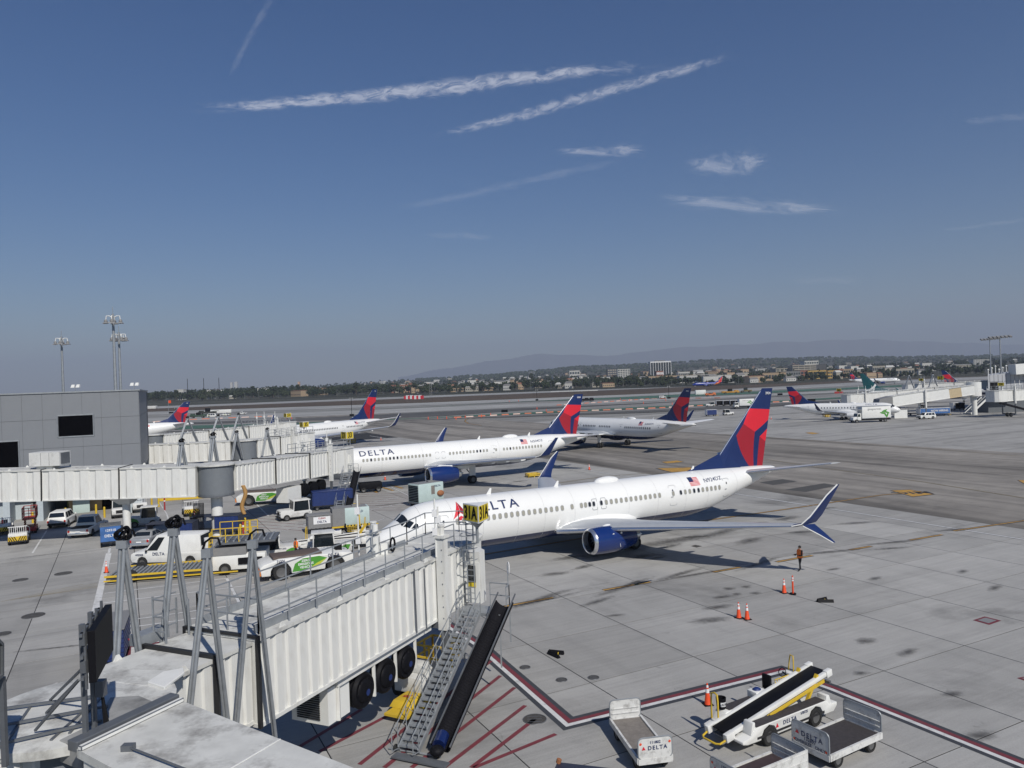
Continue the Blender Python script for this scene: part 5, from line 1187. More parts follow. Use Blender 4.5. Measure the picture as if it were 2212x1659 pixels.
for (x0, y0), (x1, y1) in [((8, 1612), (66, 1527)), ((110, 1600), (205, 1515)), ((150, 1585), (225, 1500))]: b.bar(zb_(x0, y0, 5.44), zb_(x1, y1, 5.44), .06, .06)
for (x0, y0), (x1, y1, z1) in [((108, 1513), (186, 1438, 7.6)), ((100, 1540), (182, 1462, 7.3)), ((76, 1578), (186, 1460, 7.3))]:
 a = zb_(x0, y0); b.bar(a, V((post1.x - .1, post1.y + (.6 if y0 < 1530 else 0), zk(z1))), .05, .05)
wpart(b, 'support_frame', STEEL, ds, smooth=False)
b = MB(); b.box(post2.x + .08, post2.x + .26, post2.y - .08, post2.y + .1, zk(6.5), zk(6.9), 0)
for k in range(3): b.tube([V((post2.x + .2, post2.y, zk(6.5))), V((post2.x + .25 + .05 * k, post2.y - .05, zk(5.85) - .05 * k)), V((post2.x + .9 + .1 * k, post2.y + .05, zk(5.62))), V((post2.x + 1.6, post2.y + .3, zk(5.8)))], .03, 6, 1)
wpart(b, 'cable_box', [STEEL, BLACK], ds)
o2 = thing('docking_display', 'dark framed board cut off by the left edge above the walkway', 'display board', (-12.6, 16.4, zk(5.4)))
q = pt(0, 1450, 17.5 * NK); b = MB(); b.hexa([pt(-60, 1500, 16.5 * NK), pt(2, 1455, 17.6 * NK), pt(4, 1452, 17.7 * NK), pt(-60, 1490, 16.7 * NK), pt(-60, 1330, 16.5 * NK), pt(2, 1392, 17.6 * NK), pt(4, 1391, 17.7 * NK), pt(-60, 1322, 16.7 * NK)], 0)
wpart(b, 'display_panel', BLACK, o2, smooth=False)
b = MB(); b.bar(pt(5, 1392, 17.6 * NK), pt(5, 1460, 17.6 * NK), .05, .05, 0); b.bar(pt(5, 1458, 17.6 * NK), pt(-50, 1505, 16.6 * NK), .06, .06, 0); b.bar(pt(5, 1393, 17.6 * NK), pt(-60, 1325, 16.6 * NK), .06, .06, 0); b.bar((q.x - .1, q.y + .2, zk(5.4)), (q.x - .1, q.y + .2, zk(7.5)), .1, .1)
wpart(b, 'support_frame', STEEL, o2, smooth=False)
# ---- the other bridges
def bridge(label, walk, rot, cab, ztop, sign=None, w=3.2, h=3.0, stair=True, secs=3, rotr=2.0, pitch=.62, wpitch=1.35, frames=(), signp=None, posts=True, railing=True, group='jet bridges'):
 """walk: (start, z) of the fixed walkway or None; rot: rotunda centre; cab: cab centre; ztop: roof heights there"""
 rot, cab = V((*rot, 0)), V((*cab, 0)); root = thing('jet_bridge', label, 'jet bridge', (rot.x, rot.y, 0), 0, group)
 d = (cab - rot).normalized(); n = V((d.y, -d.x, 0)); L = (cab - rot).length; zr, zc = ztop
 if walk:
  st = V((*walk[0], 0)); wd = (rot - st).normalized()
  k = walk[2] if len(walk) > 2 else 2; a = V((st.x, st.y, walk[1] - h)); e = rot - wd * (rotr * .95) + V((0, 0, zr - h))
  for i in range(k): tunnel(root, a.lerp(e, i / k), a.lerp(e, (i + 1) / k), w, h, wpitch, (-1,), name='walkway_section', frame='end' if i < k - 1 else False)
  if posts:
   for i in (range(1, k + 1) if posts is True else (k - 1,)):
    q = a.lerp(e, i / k - (.12 if i == k else 0)); b = MB(); b.cyl((q.x, q.y, 0), (q.x, q.y, q.z - .5), .36, 18); b.hexa([(q.x - .5, q.y - .4, q.z - .7), (q.x + .5, q.y - .4, q.z - .7), (q.x + .5, q.y + .4, q.z - .7), (q.x - .5, q.y + .4, q.z - .7), (q.x - 1.0, q.y - 1.3, q.z), (q.x + 1.0, q.y - 1.3, q.z), (q.x + 1.0, q.y + 1.3, q.z), (q.x - 1.0, q.y + 1.3, q.z)])
    wpart(b, 'pillar', WHITE, root)
 drum(root, V((rot.x, rot.y, zr - h)), rotr, h)
 b = MB(); b.cyl((rot.x, rot.y, 0), (rot.x, rot.y, zr - h), .55, 24); b.lathe([(zr - h - .35, .6), (zr - h - .15, 1.1), (zr - h - .15, 0.01)], (rot.x, rot.y, 0), 'z', 24); wpart(b, 'rotunda_pillar', WHITE, root)
 s0 = rotr * .8; s1 = L - 1.9
 bounds = [s0 + (s1 - s0) * k / secs for k in range(secs + 1)]
 def cz(s_): return lerp(zr, zc, s_ / L) - h
 for k in range(secs):
  ww, hh = w - .28 * (secs - 1 - k), h - .14 * (secs - 1 - k); a, e = rot + d * bounds[k], rot + d * bounds[k + 1]
  tunnel(root, a + V((0, 0, cz(bounds[k]) + .07 * (secs - 1 - k))), e + V((0, 0, cz(bounds[k + 1]) + .07 * (secs - 1 - k))), ww, hh, pitch, (-1,), frame=(0,) if k else False)
 lift(root, rot + d * (L - 4.2) + V((0, 0, cz(L - 4))), d, w, zc + .9, cz(L) - .6, cz(L))
 cbb = MB(); z0 = zc - h; arc = [cab + d * s_ + n * l for s_, l in ((-2, -w / 2), (-2, w / 2), (-.6, w / 2 + .4), (1.2, w / 2 + .4), (2.0, w / 2 - .3), (2.0, -w / 2 + .3), (1.2, -w / 2 - .4), (-.6, -w / 2 - .4))]
 cbb.loft([[p + V((0, 0, z)) for p in arc] for z in (z0, zc)], 0); cbb.loft([[cab + (p - cab) * 1.05 + V((0, 0, z)) for p in arc] for z in (zc, zc + .12)], 1)
 co = wpart(cbb, 'cab', [BR_WHITE, BR_ROOF], root, smooth=False)
 db = MB(); db.bar(cab + d * -.2 + n * (w / 2 + .43) + V((0, 0, z0 + .2)), cab + d * -.2 + n * (w / 2 + .43) + V((0, 0, z0 + 2.2)), .9, .04, up=d); db.build('door', WHITE, co, smooth=False)
 db = MB(); db.bar(cab + d * -.2 + n * (w / 2 + .47) + V((0, 0, z0 + 1.2)), cab + d * -.2 + n * (w / 2 + .47) + V((0, 0, z0 + 2.0)), .5, .03, up=d); db.build('door_window', GLASS, co, smooth=False)
 if railing:
  r_ = MB(); s2 = bounds[-2]
  for l in (-w / 2 + .3, w / 2 - .2): rails(r_, [rot + d * s2 + n * l + V((0, 0, cz(s2) + h)), cab + d * 1.5 + n * l + V((0, 0, zc + .1))], 1.05, 1.6, r=.03)
  wpart(r_, 'roof_railing', GALV, root, smooth=False)
 if stair:
  tp = cab + d * -1.0 + n * (w / 2 + 1.0) + V((0, 0, z0)); lb = MB(); lb.bar(tp - n * .6, tp + n * .9, 1.3, .12); rails(lb, [tp + n * .9 + d * .6, tp - n * .5 + d * .6], 1.05, .8); wpart(lb, 'landing', GALV, root, smooth=False)
  sdv = (-d * .93 + n * .37).normalized(); ln = min(9.0, z0 * 2.2)
  stairs(root, tp - d * .6, tp - d * .6 + sdv * ln - V((0, 0, z0 - .2)), .85, 16)
  chute(root, tp - d * .3 + n * 1.25 + V((0, 0, .5)), tp - d * .6 + n * 1.2 + sdv * ln - V((0, 0, z0 - .4)), .8)
  for s_ in (5.2, 7.0, 8.8):
   dr = MB(); dr.T = Matrix.Translation(rot + d * (L - s_) + n * (w / 2 - .3) + V((0, 0, z0 - 1.0))) @ Matrix.Rotation(math.atan2(n.y, n.x), 4, 'Z'); dr.lathe([(-.6, .5), (-.6, .75), (0, .75), (.05, .6), (-.05, .01)], n=20); wpart(dr, 'hose_drum', BLACK, root)
  ac = MB(); c = rot + d * (L - 11.4) + n * (w / 2 - .9) + V((0, 0, z0 - 1.1)); ac.bar(c - d * 1.3, c + d * 1.3, 1.5, 1.6); wpart(ac, 'air_unit', [WHITE], root, smooth=False)
 if sign: gate_sign(root, signp or (cab + d * -.6 + n * 1.2 + V((0, 0, zc + .1))), sign, 1.6, .95, rz=R(8), post=1.0)
 m_ = MB()
 for s_, l in ((L - 4.2, -w / 2 - .3), (L - 4.6, w / 2 + .1), (L - 8, 0)): q = rot + d * s_ + n * l; m_.cyl((q.x, q.y, zc), (q.x, q.y, zc + 2.6), .05, 6); m_.box(q.x - .14, q.x + .14, q.y - .12, q.y + .12, zc + 1.3, zc + 1.7)
 wpart(m_, 'roof_mast', WHITE, root)
 for (s_, l, hh, wd) in frames:
  q = rot + d * s_ + n * l; aframe(root, q + V((0, 0, zr + hh)), q - d * wd / 2 + V((0, 0, zr - h + .3)), q + d * wd / 2 + V((0, 0, zr - h + .3)), .1, coil=True)
 return root, d, n, L
b2, d2, n2, L2 = bridge('second white jet bridge, crossing the left half, an orange vested worker at its end', ((-52.0, 72.2), 7.5, 3), (-29.6, 74.6), (-22.9, 96.2), (7.0, 6.4), '33', secs=3, rotr=1.62, h=2.95, posts='last', frames=((-1.6, -2.6, 2.3, 2.2), (2.6, -2.3, 2.6, 2.2)), signp=V((-21.6, 97.6, 6.5)))
# rooftop air unit and hanging hose on it
u_ = MB(); q = pt(84, 1000, 72.8); u_.box(q.x - .3, q.x + 2.6, q.y - 1.0, q.y + .8, 7.65, 8.95, 0); u_.box(q.x + .2, q.x + 1.7, q.y - .7, q.y + .6, 7.3, 7.65, 0); u_.box(q.x + 2.6, q.x + 2.66, q.y - .8, q.y + .6, 7.8, 8.85, 1)
for x_ in (.8, 1.6): u_.box(q.x + x_, q.x + x_ + .02, q.y - 1.02, q.y - 1.0, 7.7, 8.9, 1)
wpart(u_, 'rooftop_air_unit', [WHITE_DIRTY, STEEL], b2, smooth=False)
hs = MB(); q = V((-27.3, 75.6, 0))
for k in range(26): z = 4.6 - k * .11; hs.tube([q + V((.15 * math.cos(t) + .2 * math.sin(k * .25), .15 * math.sin(t), z)) for t in [2 * math.pi * j / 10 for j in range(10)]], .075, 5, 0, closed=True)
wpart(hs, 'coiled_air_hose', [mat('tan_hose', (0.42, 0.24, 0.08), .7)], b2)
cl = MB()
for k in range(9): q = V((-30.4 - .12 * k, 73.2, 0)); cl.cyl((q.x, q.y, .1), (q.x, q.y + .1, 3.4), .045, 5)
wpart(cl, 'cable_bundle', BLACK, b2)
b3, _, _, _ = bridge('third white jet bridge behind the second one, ending below the 35 sign', ((-72, 118), 6.3, 2), (-43.5, 121.5), (-37.6, 133.5), (6.3, 6.4), '35', secs=2, stair=False, frames=((-3.0, 1.6, 1.4, 2.2), (3.2, 1.9, 1.4, 2.6)), rotr=1.9)
b4, _, _, _ = bridge('farthest left jet bridge reaching the long airliner below the 37A sign', ((-76, 128), 6.6, 2), (-65.5, 137), (-50.0, 165.5), (6.9, 7.1), '37A', secs=3, frames=((6, 1.8, 2.6, 5), (13, 1.8, 2.6, 5), (18, 1.8, 2.6, 4.5)), rotr=1.6)
# ------------------------------------------------------------------ terminal on the left, masts, right concourse
PANEL = mat('grey_metal_cladding', (0.2, 0.212, 0.23), 0.55, metal=0.1, var=0.05, scale=0.6)
GLASS_K = mat('unlit_window_glass', (.002, .002, .003), .5, var=0, spec=.03)
PANEL2 = mat('cladding_joint', (0.1, 0.105, 0.115), 0.7)
BLOCKW = mat('painted_blockwork', (0.42, 0.47, 0.5), 0.8, var=0.08, scale=4, bump=.2)
GREY_WALL = mat('grey_painted_wall', (0.12, 0.13, 0.14), 0.8, var=0.1)  # even dark grey of the terminal back wall and the concourse base
T0 = V((-45.2, 91.2, 0)); TD = V((math.cos(R(24)), math.sin(R(24)), 0)); TN = V((TD.y, -TD.x, 0))      # TD along the wall, TN towards us
def Tc(s, l, z): return T0 + TD * s + TN * l + V((0, 0, z))
tm = thing('terminal_building', 'grey panelled terminal building with two dark windows at the left edge', 'building', T0)
b = MB(); rz = 14.75
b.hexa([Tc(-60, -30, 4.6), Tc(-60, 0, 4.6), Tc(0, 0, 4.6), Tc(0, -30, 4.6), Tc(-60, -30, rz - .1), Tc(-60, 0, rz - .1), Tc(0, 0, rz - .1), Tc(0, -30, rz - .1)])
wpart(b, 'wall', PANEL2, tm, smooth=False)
pw, rows = 2.0, [(4.62, 8.3), (8.33, 11.6), (11.63, rz)]
def tw(px, Y=None):      # image column -> distance along the wall
 u = (px - 1106) / F_PX; return (u * T0.y - T0.x) / (TD.x - u * TD.y)
w1 = (tw(122), tw(200), 9.55, 12.05); w2 = (tw(-60), tw(37), 5.6, 9.4)
pm = {}
for (z0, z1) in rows:
 for k in range(24):
  s1, s0 = -k * pw - .012, -(k + 1) * pw + .012
  segs = [(s0, s1, z0, z1)]
  for (a, c, zz0, zz1) in (w1, w2):
   out = []
   for (p0, p1, q0, q1) in segs:
    if p1 <= a or p0 >= c or q1 <= zz0 or q0 >= zz1: out.append((p0, p1, q0, q1)); continue
    if p0 < a: out.append((p0, a, q0, q1))
    if p1 > c: out.append((c, p1, q0, q1))
    m0, m1 = max(p0, a), min(p1, c)
    if q0 < zz0: out.append((m0, m1, q0, zz0))
    if q1 > zz1: out.append((m0, m1, zz1, q1))
   segs = out
  for (p0, p1, q0, q1) in segs:
   if p1 - p0 < .05 or q1 - q0 < .05: continue
   key = (round(p1 - p0, 2), round(q1 - q0, 2))
   if key not in pm: pm[key] = MB().box(0, p1 - p0, -.05, 0, 0, q1 - q0).mesh('cladding_panel', PANEL, smooth=False)
   place('cladding_panel', pm[key], tm, Tc(p0, .002, q0) - T0, (0, 0, math.atan2(TD.y, TD.x)))
for z0, z1 in rows:      # end wall panels
 for k in range(6):
  o = place('cladding_panel', MB().box(0, 3.9, -.05, 0, 0, z1 - z0).mesh('cladding_panel', PANEL, smooth=False), tm, Tc(.002, -k * 4 - .05, z0) - T0, (0, 0, math.atan2(TD.y, TD.x) + math.pi / 2))
for a, c, z0, z1 in (w1, w2):
 f = MB(); f.hexa([Tc(a, .012, z0), Tc(a, -.3, z0), Tc(c, -.3, z0), Tc(c, .012, z0), Tc(a, .012, z1), Tc(a, -.3, z1), Tc(c, -.3, z1), Tc(c, .012, z1)]); wo = wpart(f, 'window', BLACK, tm, smooth=False)
 g = MB()
 for (p, q) in (((a, z0), (c, z0)), ((c, z0), (c, z1)), ((c, z1), (a, z1)), ((a, z1), (a, z0))): g.bar(Tc(p[0], .05, p[1]), Tc(q[0], .05, q[1]), .14, .14)
 g.build('window_frame', GALV, wo, smooth=False)
 g = MB(); g.hexa([Tc(a, .03, z0), Tc(a, .02, z0), Tc(c, .02, z0), Tc(c, .03, z0), Tc(a, .03, z1), Tc(a, .02, z1), Tc(c, .02, z1), Tc(c, .03, z1)]); g.build('pane', GLASS_K, wo, smooth=False)
b = MB(); b.bar(Tc(-60, .02, rz), Tc(.05, .02, rz), .3, .16); b.bar(Tc(0.02, .1, rz), Tc(.02, -30, rz), .3, .16); wpart(b, 'parapet_cap', GALV, tm, smooth=False)
# open ground floor: back wall, block piers, soffit
b = MB(); b.hexa([Tc(-60, -9, 0), Tc(-60, -8.8, 0), Tc(0, -8.8, 0), Tc(0, -9, 0), Tc(-60, -9, 4.6), Tc(-60, -8.8, 4.6), Tc(0, -8.8, 4.6), Tc(0, -9, 4.6)]); wpart(b, 'back_wall', GREY_WALL, tm, smooth=False)
for a, c, dp in ((-1.3, 0, 0), (tw(70), tw(84), 0), (tw(-3), tw(12), 0), (tw(12), tw(70), -3.2), (-26, tw(-3), -3.2)):
 b = MB(); b.hexa([Tc(a, -9, 0), Tc(a, dp, 0), Tc(c, dp, 0), Tc(c, -9, 0), Tc(a, -9, 4.6), Tc(a, dp, 4.6), Tc(c, dp, 4.6), Tc(c, -9, 4.6)]); wpart(b, 'block_pier', BLOCKW, tm, smooth=False)
dr = MB(); dr.hexa([Tc(tw(47), -3.15, 0), Tc(tw(47), -3.1, 0), Tc(tw(62), -3.1, 0), Tc(tw(62), -3.15, 0), Tc(tw(47), -3.15, 2.3), Tc(tw(47), -3.1, 2.3), Tc(tw(62), -3.1, 2.3), Tc(tw(62), -3.15, 2.3)]); do = wpart(dr, 'door', CART_GREY, tm, smooth=False)
b = MB(); b.hexa([Tc(tw(52), -3.09, 1.2), Tc(tw(52), -3.06, 1.2), Tc(tw(58), -3.06, 1.2), Tc(tw(58), -3.09, 1.2), Tc(tw(52), -3.09, 2.0), Tc(tw(52), -3.06, 2.0), Tc(tw(58), -3.06, 2.0), Tc(tw(58), -3.09, 2.0)]); b.build('door_window', GLASS, do, smooth=False)
# rooftop floodlights and small boxes
def rooftop(label, s, l, kind=0):
 q = Tc(s, l, rz + .05); t = thing('floodlight', label, 'floodlight', q); t.scale = (.6,) * 3; b = MB()
 b.cyl((0, 0, 0), (0, 0, 1.0), .05, 6, 0); wq = b.build('post', GALV, t)
 for k, dx in enumerate((-.5, .5)):
  b = MB(); b.hexa([(dx - .35, -.25, .8), (dx + .35, -.3, .8), (dx + .35, .1, .8), (dx - .35, .1, .8), (dx - .3, .1, 1.4), (dx + .3, .05, 1.4), (dx + .3, .3, 1.35), (dx - .3, .3, 1.35)]); b.build('lamp_head', WHITE, t, smooth=False)
rooftop('pair of white floodlights on the grey terminal roof near its left part', tw(160), -1.5); rooftop('white floodlight cluster at the right corner of the grey terminal roof', -.4, -.6)
# left light masts: crown of four arms with flat lamps
def mast_light(label, px, ptop, pbase, Y, zb=None, arms=4, r=.95, group='light masts with four lamps'):
 base = pt(px[1], pbase, Y); top = pt(px[0], ptop, Y); z0 = 0 if zb is None else zb
 t = thing('light_mast', label, 'light mast', (base.x, base.y, z0), 0, group); H = top.z - z0
 b = MB(); b.cyl((0, 0, 0), (0, 0, H), .32, 14, 0, r1=.16); b.cyl((0, 0, H), (0, 0, H + 1.0), .04, 6, 0); b.build('pole', GALV, t)
 for k in range(arms):
  a = 2 * math.pi * k / arms + .3; c, s_ = math.cos(a), math.sin(a); b = MB()
  b.tube([(0, 0, H - .6), (c * r * .5, s_ * r * .5, H - .3), (c * r * .9, s_ * r * .9, H - .3), (c * r, s_ * r, H - .9)], .07, 6); b.build('arm', WHITE, t)
  b = MB(); b.T = Matrix.Translation((c * r, s_ * r, H - 1.3)) @ Matrix.Rotation(a, 4, 'Z'); b.ball((0, 0, .2), .25, .25, .35, 6); b.hexa([(-.3, -.5, -.05), (.35, -.5, -.1), (.35, .5, -.1), (-.3, .5, -.05), (-.2, -.4, .08), (.3, -.4, .04), (.3, .4, .04), (-.2, .4, .08)])
  b.build('lamp_head', CART_GREY, t, smooth=False)
 return t
mast_light('leftmost light mast, lower and standing apart behind the grey terminal', (131, 137), 727, 850, 130)
mast_light('tallest light mast behind the grey terminal, left of a shorter one', (242, 250), 678, 847, 108, r=.95)
mast_light('shorter light mast standing close to the right of the tallest one', (254, 261), 718, 847, 122, arms=6, r=1.05)
for lab, xt, xb, yt, Y in (('left one of the two slim floodlight masts at the right concourse', 2136, 2142, 733, 275), ('right one of the two slim floodlight masts at the right concourse', 2155, 2164, 729, 225)):
 p, q = pt(xt, yt, Y), pt(xb, 850, Y); t = thing('floodlight_mast', lab, 'light mast', (q.x, q.y, 0), 0, 'slim floodlight masts'); H = p.z
 MB().cyl((0, 0, 0), (0, 0, H), .3, 10, 0, r1=.16).build('pole', GALV, t); MB().bar((-3, .5, H), (3, -.5, H + .3), .15, .2).build('cross_arm', GALV, t)
 for k in range(6): b = MB(); b.T = Matrix.Translation((-2.7 + k * 1.08, .4 - .15 * k, H + .05 * k)) @ Matrix.Rotation(R(25), 4, 'X'); b.box(-.4, .4, -.6, .4, -.2, .25); b.build('lamp_head', CART_GREY, t, smooth=False)
# right concourse
LCLAD = mat('pale_cladding', (0.4, 0.41, 0.43), 0.6, var=0.06)
q0 = gr(2128, 892); cn = thing('concourse_building', 'pale panelled concourse building with dark doorway at the right edge', 'building', (q0.x, q0.y, 0))
def Pc(px, Y, z): q = pt(px, 850, Y); return V((q.x, q.y, z))
Yc = q0.y
b = MB(); b.hexa([Pc(2135, Yc, 0), Pc(2330, Yc, 0), Pc(2330, Yc + 40, 0), Pc(2135, Yc + 40, 0), Pc(2135, Yc, 11.0), Pc(2330, Yc, 14.0), Pc(2330, Yc + 40, 14.0), Pc(2135, Yc + 40, 11.0)]); wpart(b, 'wall', LCLAD, cn, smooth=False)
b = MB(); b.hexa([Pc(2140, Yc - .05, 5.2), Pc(2157, Yc - .05, 5.2), Pc(2157, Yc + .2, 5.2), Pc(2140, Yc + .2, 5.2), Pc(2140, Yc - .05, 9.0), Pc(2157, Yc - .05, 9.0), Pc(2157, Yc + .2, 9.0), Pc(2140, Yc + .2, 9.0)]); wpart(b, 'doorway', BLACK, cn, smooth=False)
for k in range(9):
 b = MB(); b.box(Pc(2139 + k * 9, Yc, 0).x, Pc(2139 + k * 9, Yc, 0).x + .05, Yc - .06, Yc, 2.5, 11.2); wpart(b, 'panel_joint', PANEL2, cn, smooth=False)
for z in (7.0, 9.2): b = MB(); b.box(Pc(2136, Yc, 0).x, Pc(2290, Yc, 0).x, Yc - .06, Yc, z, z + .05); wpart(b, 'panel_joint', PANEL2, cn, smooth=False)
b = MB(); b.box(Pc(2133, Yc, 0).x, Pc(2180, Yc, 0).x, Yc - 3.0, Yc - .1, 4.4, 4.6); b.box(Pc(2133, Yc, 0).x, Pc(2260, Yc, 0).x, Yc - .2, Yc + 6, 0, 4.4); wpart(b, 'dark_base', GREY_WALL, cn, smooth=False)
b = MB()
for k in range(14): x = Pc(2150 + k * 8, Yc, 0).x; b.cyl((x, Yc + 3, 11), (x, Yc + 3, 12.6 + (k % 3) * .5), .12, 6); b.ball((x, Yc + 3, 12.7 + (k % 3) * .5), .3, n=4)
r0 = wpart(b, 'roof_vents', WHITE, cn); setp(r0, kind='stuff')
b = MB(); b.bar(Pc(2188, Yc - 1, 12.6), Pc(2260, Yc - 1, 12.9), 3.4, 3.0); wpart(b, 'roof_box', WHITE, cn, smooth=False)
# its outside stairs
b = MB(); a_, c_ = Pc(2096, Yc - 5, .2), Pc(2134, Yc - 3, 4.6)
for o_ in (0, 3): b.bar(a_ + V((0, o_, 0)), c_ + V((0, o_, 0)), .15, .5); b.bar(a_ + V((0, o_, 1.1)), c_ + V((0, o_, 1.1)), .08, .08)
so = wpart(b, 'stair_stringer', WHITE, cn, smooth=False)
tm_ = MB().box(-.15, .15, 0, 3, 0, .06).mesh('step', GALV, smooth=False)
for k in range(18): place('step', tm_, so, a_.lerp(c_, (k + .5) / 18))
# bridges of the right concourse, read from left to right
b5, _, _, _ = bridge('white bridge with the 26A sign behind the regional airliner', None, (Pc(2100, 246, 0).x, 246), (Pc(1829, 238, 0).x, 236), (8.4, 6.5), '26A', secs=3, stair=False, pitch=1.2, w=3.4, frames=((22, 2, 3.5, 5), (13, 2, 3.5, 5)), signp=V((Pc(1814, 236, 0).x, 236, 6.6)))
b6 = thing('jet_bridge', 'smooth white sloping bridge with one tan panel right of the regional airliner nose', 'jet bridge', (Pc(2075, 222, 0).x, 222, 0), 0, 'jet bridges')
def flatbridge(root, pts, h, m_, name='tunnel_section'):
 p, q = pts; tunnel(root, p, q, 3.0, h, 1.0, (), name=name, frame=False, wall=m_, plain=True)
TAN = mat('tan_panel_paint', (0.5, 0.4, 0.25), 0.6, var=.1)
for a_, c_, h_, m_ in ((1920, 1990, 3.1, WHITE), (1990, 2046, 3.0, WHITE), (2046, 2072, 2.8, TAN), (2072, 2100, 2.8, WHITE)):
 def zz(px): return interp([(1920, 3.2), (2100, 5.9)], px)
 flatbridge(b6, (Pc(a_, 216, zz(a_)), Pc(c_, 216, zz(c_))), h_, m_)
b = MB(); q = Pc(2104, 217, 0); b.cyl((q.x, q.y, 0), (q.x, q.y, 5.6), .7, 16); b.cyl((q.x, q.y, 5.4), (q.x, q.y, 9.4), 1.9, 20); wpart(b, 'rotunda', WHITE, b6)
lift(b6, Pc(1992, 216, 4), V((1, 0, 0)), 3.0, 7.6, 2.6, 4.2)
b = MB(); q = Pc(1913, 215, 0); b.hexa([q + V((-3.2, -1.8, 3.0)), q + V((1, -2, 3.0)), q + V((1, 2, 3.0)), q + V((-3.2, 1.8, 3.0)), q + V((-2.6, -1.8, 5.6)), q + V((1, -2, 6.3)), q + V((1, 2, 6.3)), q + V((-2.6, 1.8, 5.6))]); wpart(b, 'cab', CART_GREY, b6, smooth=False)
b = MB(); b.bar(Pc(1930, 214, 1.0), Pc(1958, 214, 1.0), .3, 2.6); wpart(b, 'lower_panel', WHITE, b6, smooth=False)
b7, _, _, _ = bridge('white corrugated bridge with the 28 sign joining the right concourse', None, (Pc(2150, 262, 0).x, 262), (Pc(1978, 262, 0).x, 266), (9.0, 8.4), '28', secs=2, stair=False, pitch=1.3, w=3.4, signp=V((Pc(1992, 262, 0).x, 262, 8.5)))
b8, _, _, _ = bridge('grey bridge with the 24 sign cut by the right edge of the picture', None, (Pc(2262, 200, 0).x, 206), (Pc(2167, 200, 0).x, 203), (7.4, 7.2), '24', secs=1, stair=False, pitch=1.3, w=3.4, signp=V((Pc(2180, 200, 0).x, 203, 7.4)))
b = MB(); b.bar(Pc(2160, 200, 4.0), Pc(2250, 198, .8), 1.2, .5); wpart(b, 'baggage_chute', CHUTE, b8, smooth=False)
sg = thing('gate_post', 'yellow 27 sign standing on the right concourse bridges before the dark tail', 'sign', (Pc(2035, 255, 0).x, 255, 9.2)); gate_sign(sg, V((Pc(2035, 255, 0).x, 255, 9.0)), '27', 2.2, 1.3, rz=.1, post=.8)
# bollards, hydrant pipes under the second bridge, boxes against the terminal
bol = thing('bollard', 'yellow bollard in front of the terminal bay by the door', 'bollard', gr(71, 1130), 0, 'yellow bollards')
MB().cyl((0, 0, 0), (0, 0, 1.15), .12, 12).build('post', YEL, bol); MB().ball((0, 0, 1.15), .12, n=6).build('cap', YEL, bol)
for lab, x, y in (('yellow bollard at the right of the red scissor lift', 142, 1120), ('yellow bollard between the white car and the pickup', 208, 1112), ('yellow bollard beside the pickup cab', 226, 1118), ('left yellow bollard at the grey terminal corner', 328, 1094), ('tall yellow bollard at the corner nearest the rotunda', 343, 1095), ('middle yellow bollard behind the concrete pillar', 366, 1063),
     ('yellow bollard before the rotunda pillar, left one', 412, 1131), ('yellow bollard before the rotunda pillar, right one', 424, 1130), ('yellow bollard standing alone right of the rotunda', 540, 1152), ('yellow bollard near the rotunda base', 530, 1145), ('yellow bollard beside the red post', 520, 1160)):
 tree_copy(bol, gr(x, y), 0, lab)
for lab, x, y, h_ in (('red fire post right of the rotunda base', 526, 1163, 1.6), ('red delineator post behind the pillar with white band', 356, 1102, 1.5), ('orange delineator post near the concrete pillar top', 421, 1124, 1.0)):
 t = thing('red_post', lab, 'post', gr(x, y)); MB().cyl((0, 0, 0), (0, 0, h_), .09, 10).build('post', RED_P, t); MB().cyl((0, 0, h_ * .7), (0, 0, h_ * .8), .1, 10).build('band', REFL, t)
yr = thing('yellow_guard_rail', 'yellow painted kerb rail behind the concrete pillar', 'guard rail', gr(345, 1083)); b = MB(); a_, c_ = gr(345, 1083) - yr.location, gr(470, 1074) - yr.location
b.bar(a_ + V((0, 0, .2)), c_ + V((0, 0, .2)), .25, .35); b.build('rail', YEL, yr)
CARDB = mat('brown_cabinet', (0.4, 0.3, 0.17), 0.7, var=.1)
def crate(label, px, py, w, d, h, m_, name='cabinet', cat='cabinet', rz=R(24), extra=None):
 t = thing(name, label, cat, gr(px, py), rz); MB().box(-w / 2, w / 2, 0, d, 0, h).build('body', m_, t, bevel=.03); return t
t = crate('tall brown cabinet with hazard diamond in the terminal bay', 185, 1104, 3.6, 1.2, 3.0, CARDB)
b = MB(); b.poly([(1.1, -.01, 2.1), (1.5, -.01, 2.4), (1.1, -.01, 2.75), (.7, -.01, 2.4)]); b.build('hazard_diamond', REFL, t); MB().box(-1.0, -.4, -.02, 0, 1.9, 2.3).build('green_label', GREEN, t); MB().box(-.02, .02, -.03, 0, .2, 2.9).build('door_gap', DARK, t)
t = crate('blue grey control cabinet before the brown cabinet', 176, 1108, 1.8, .5, 1.7, PALEBLUE)
t = thing('step_ladder', 'green and yellow step ladder leaning in the terminal bay', 'ladder', gr(153, 1102), R(24)); b = MB()
for x in (-.35, .35): b.bar((x, 0, 0), (x * .7, .4, 2.9), .07, .07); b.bar((x, .9, 0), (x * .7, .45, 2.9), .06, .06)
b.build('frame', LIME, t)
for k in range(8): MB().box(-.32, .32, .05 * k, .05 * k + .12, .3 + .33 * k, .34 + .33 * k).build('rung', GALV, t)
t = thing('rack', 'dark equipment rack on wheels in the terminal bay shadow', 'rack', gr(240, 1098), R(24)); MB().box(-1.2, 1.2, 0, 1.2, .3, 2.8).build('body', BLACK, t, bevel=.04); MB().box(-1.3, 1.3, -.1, 1.3, 2.8, 2.9).build('top', STEEL, t)
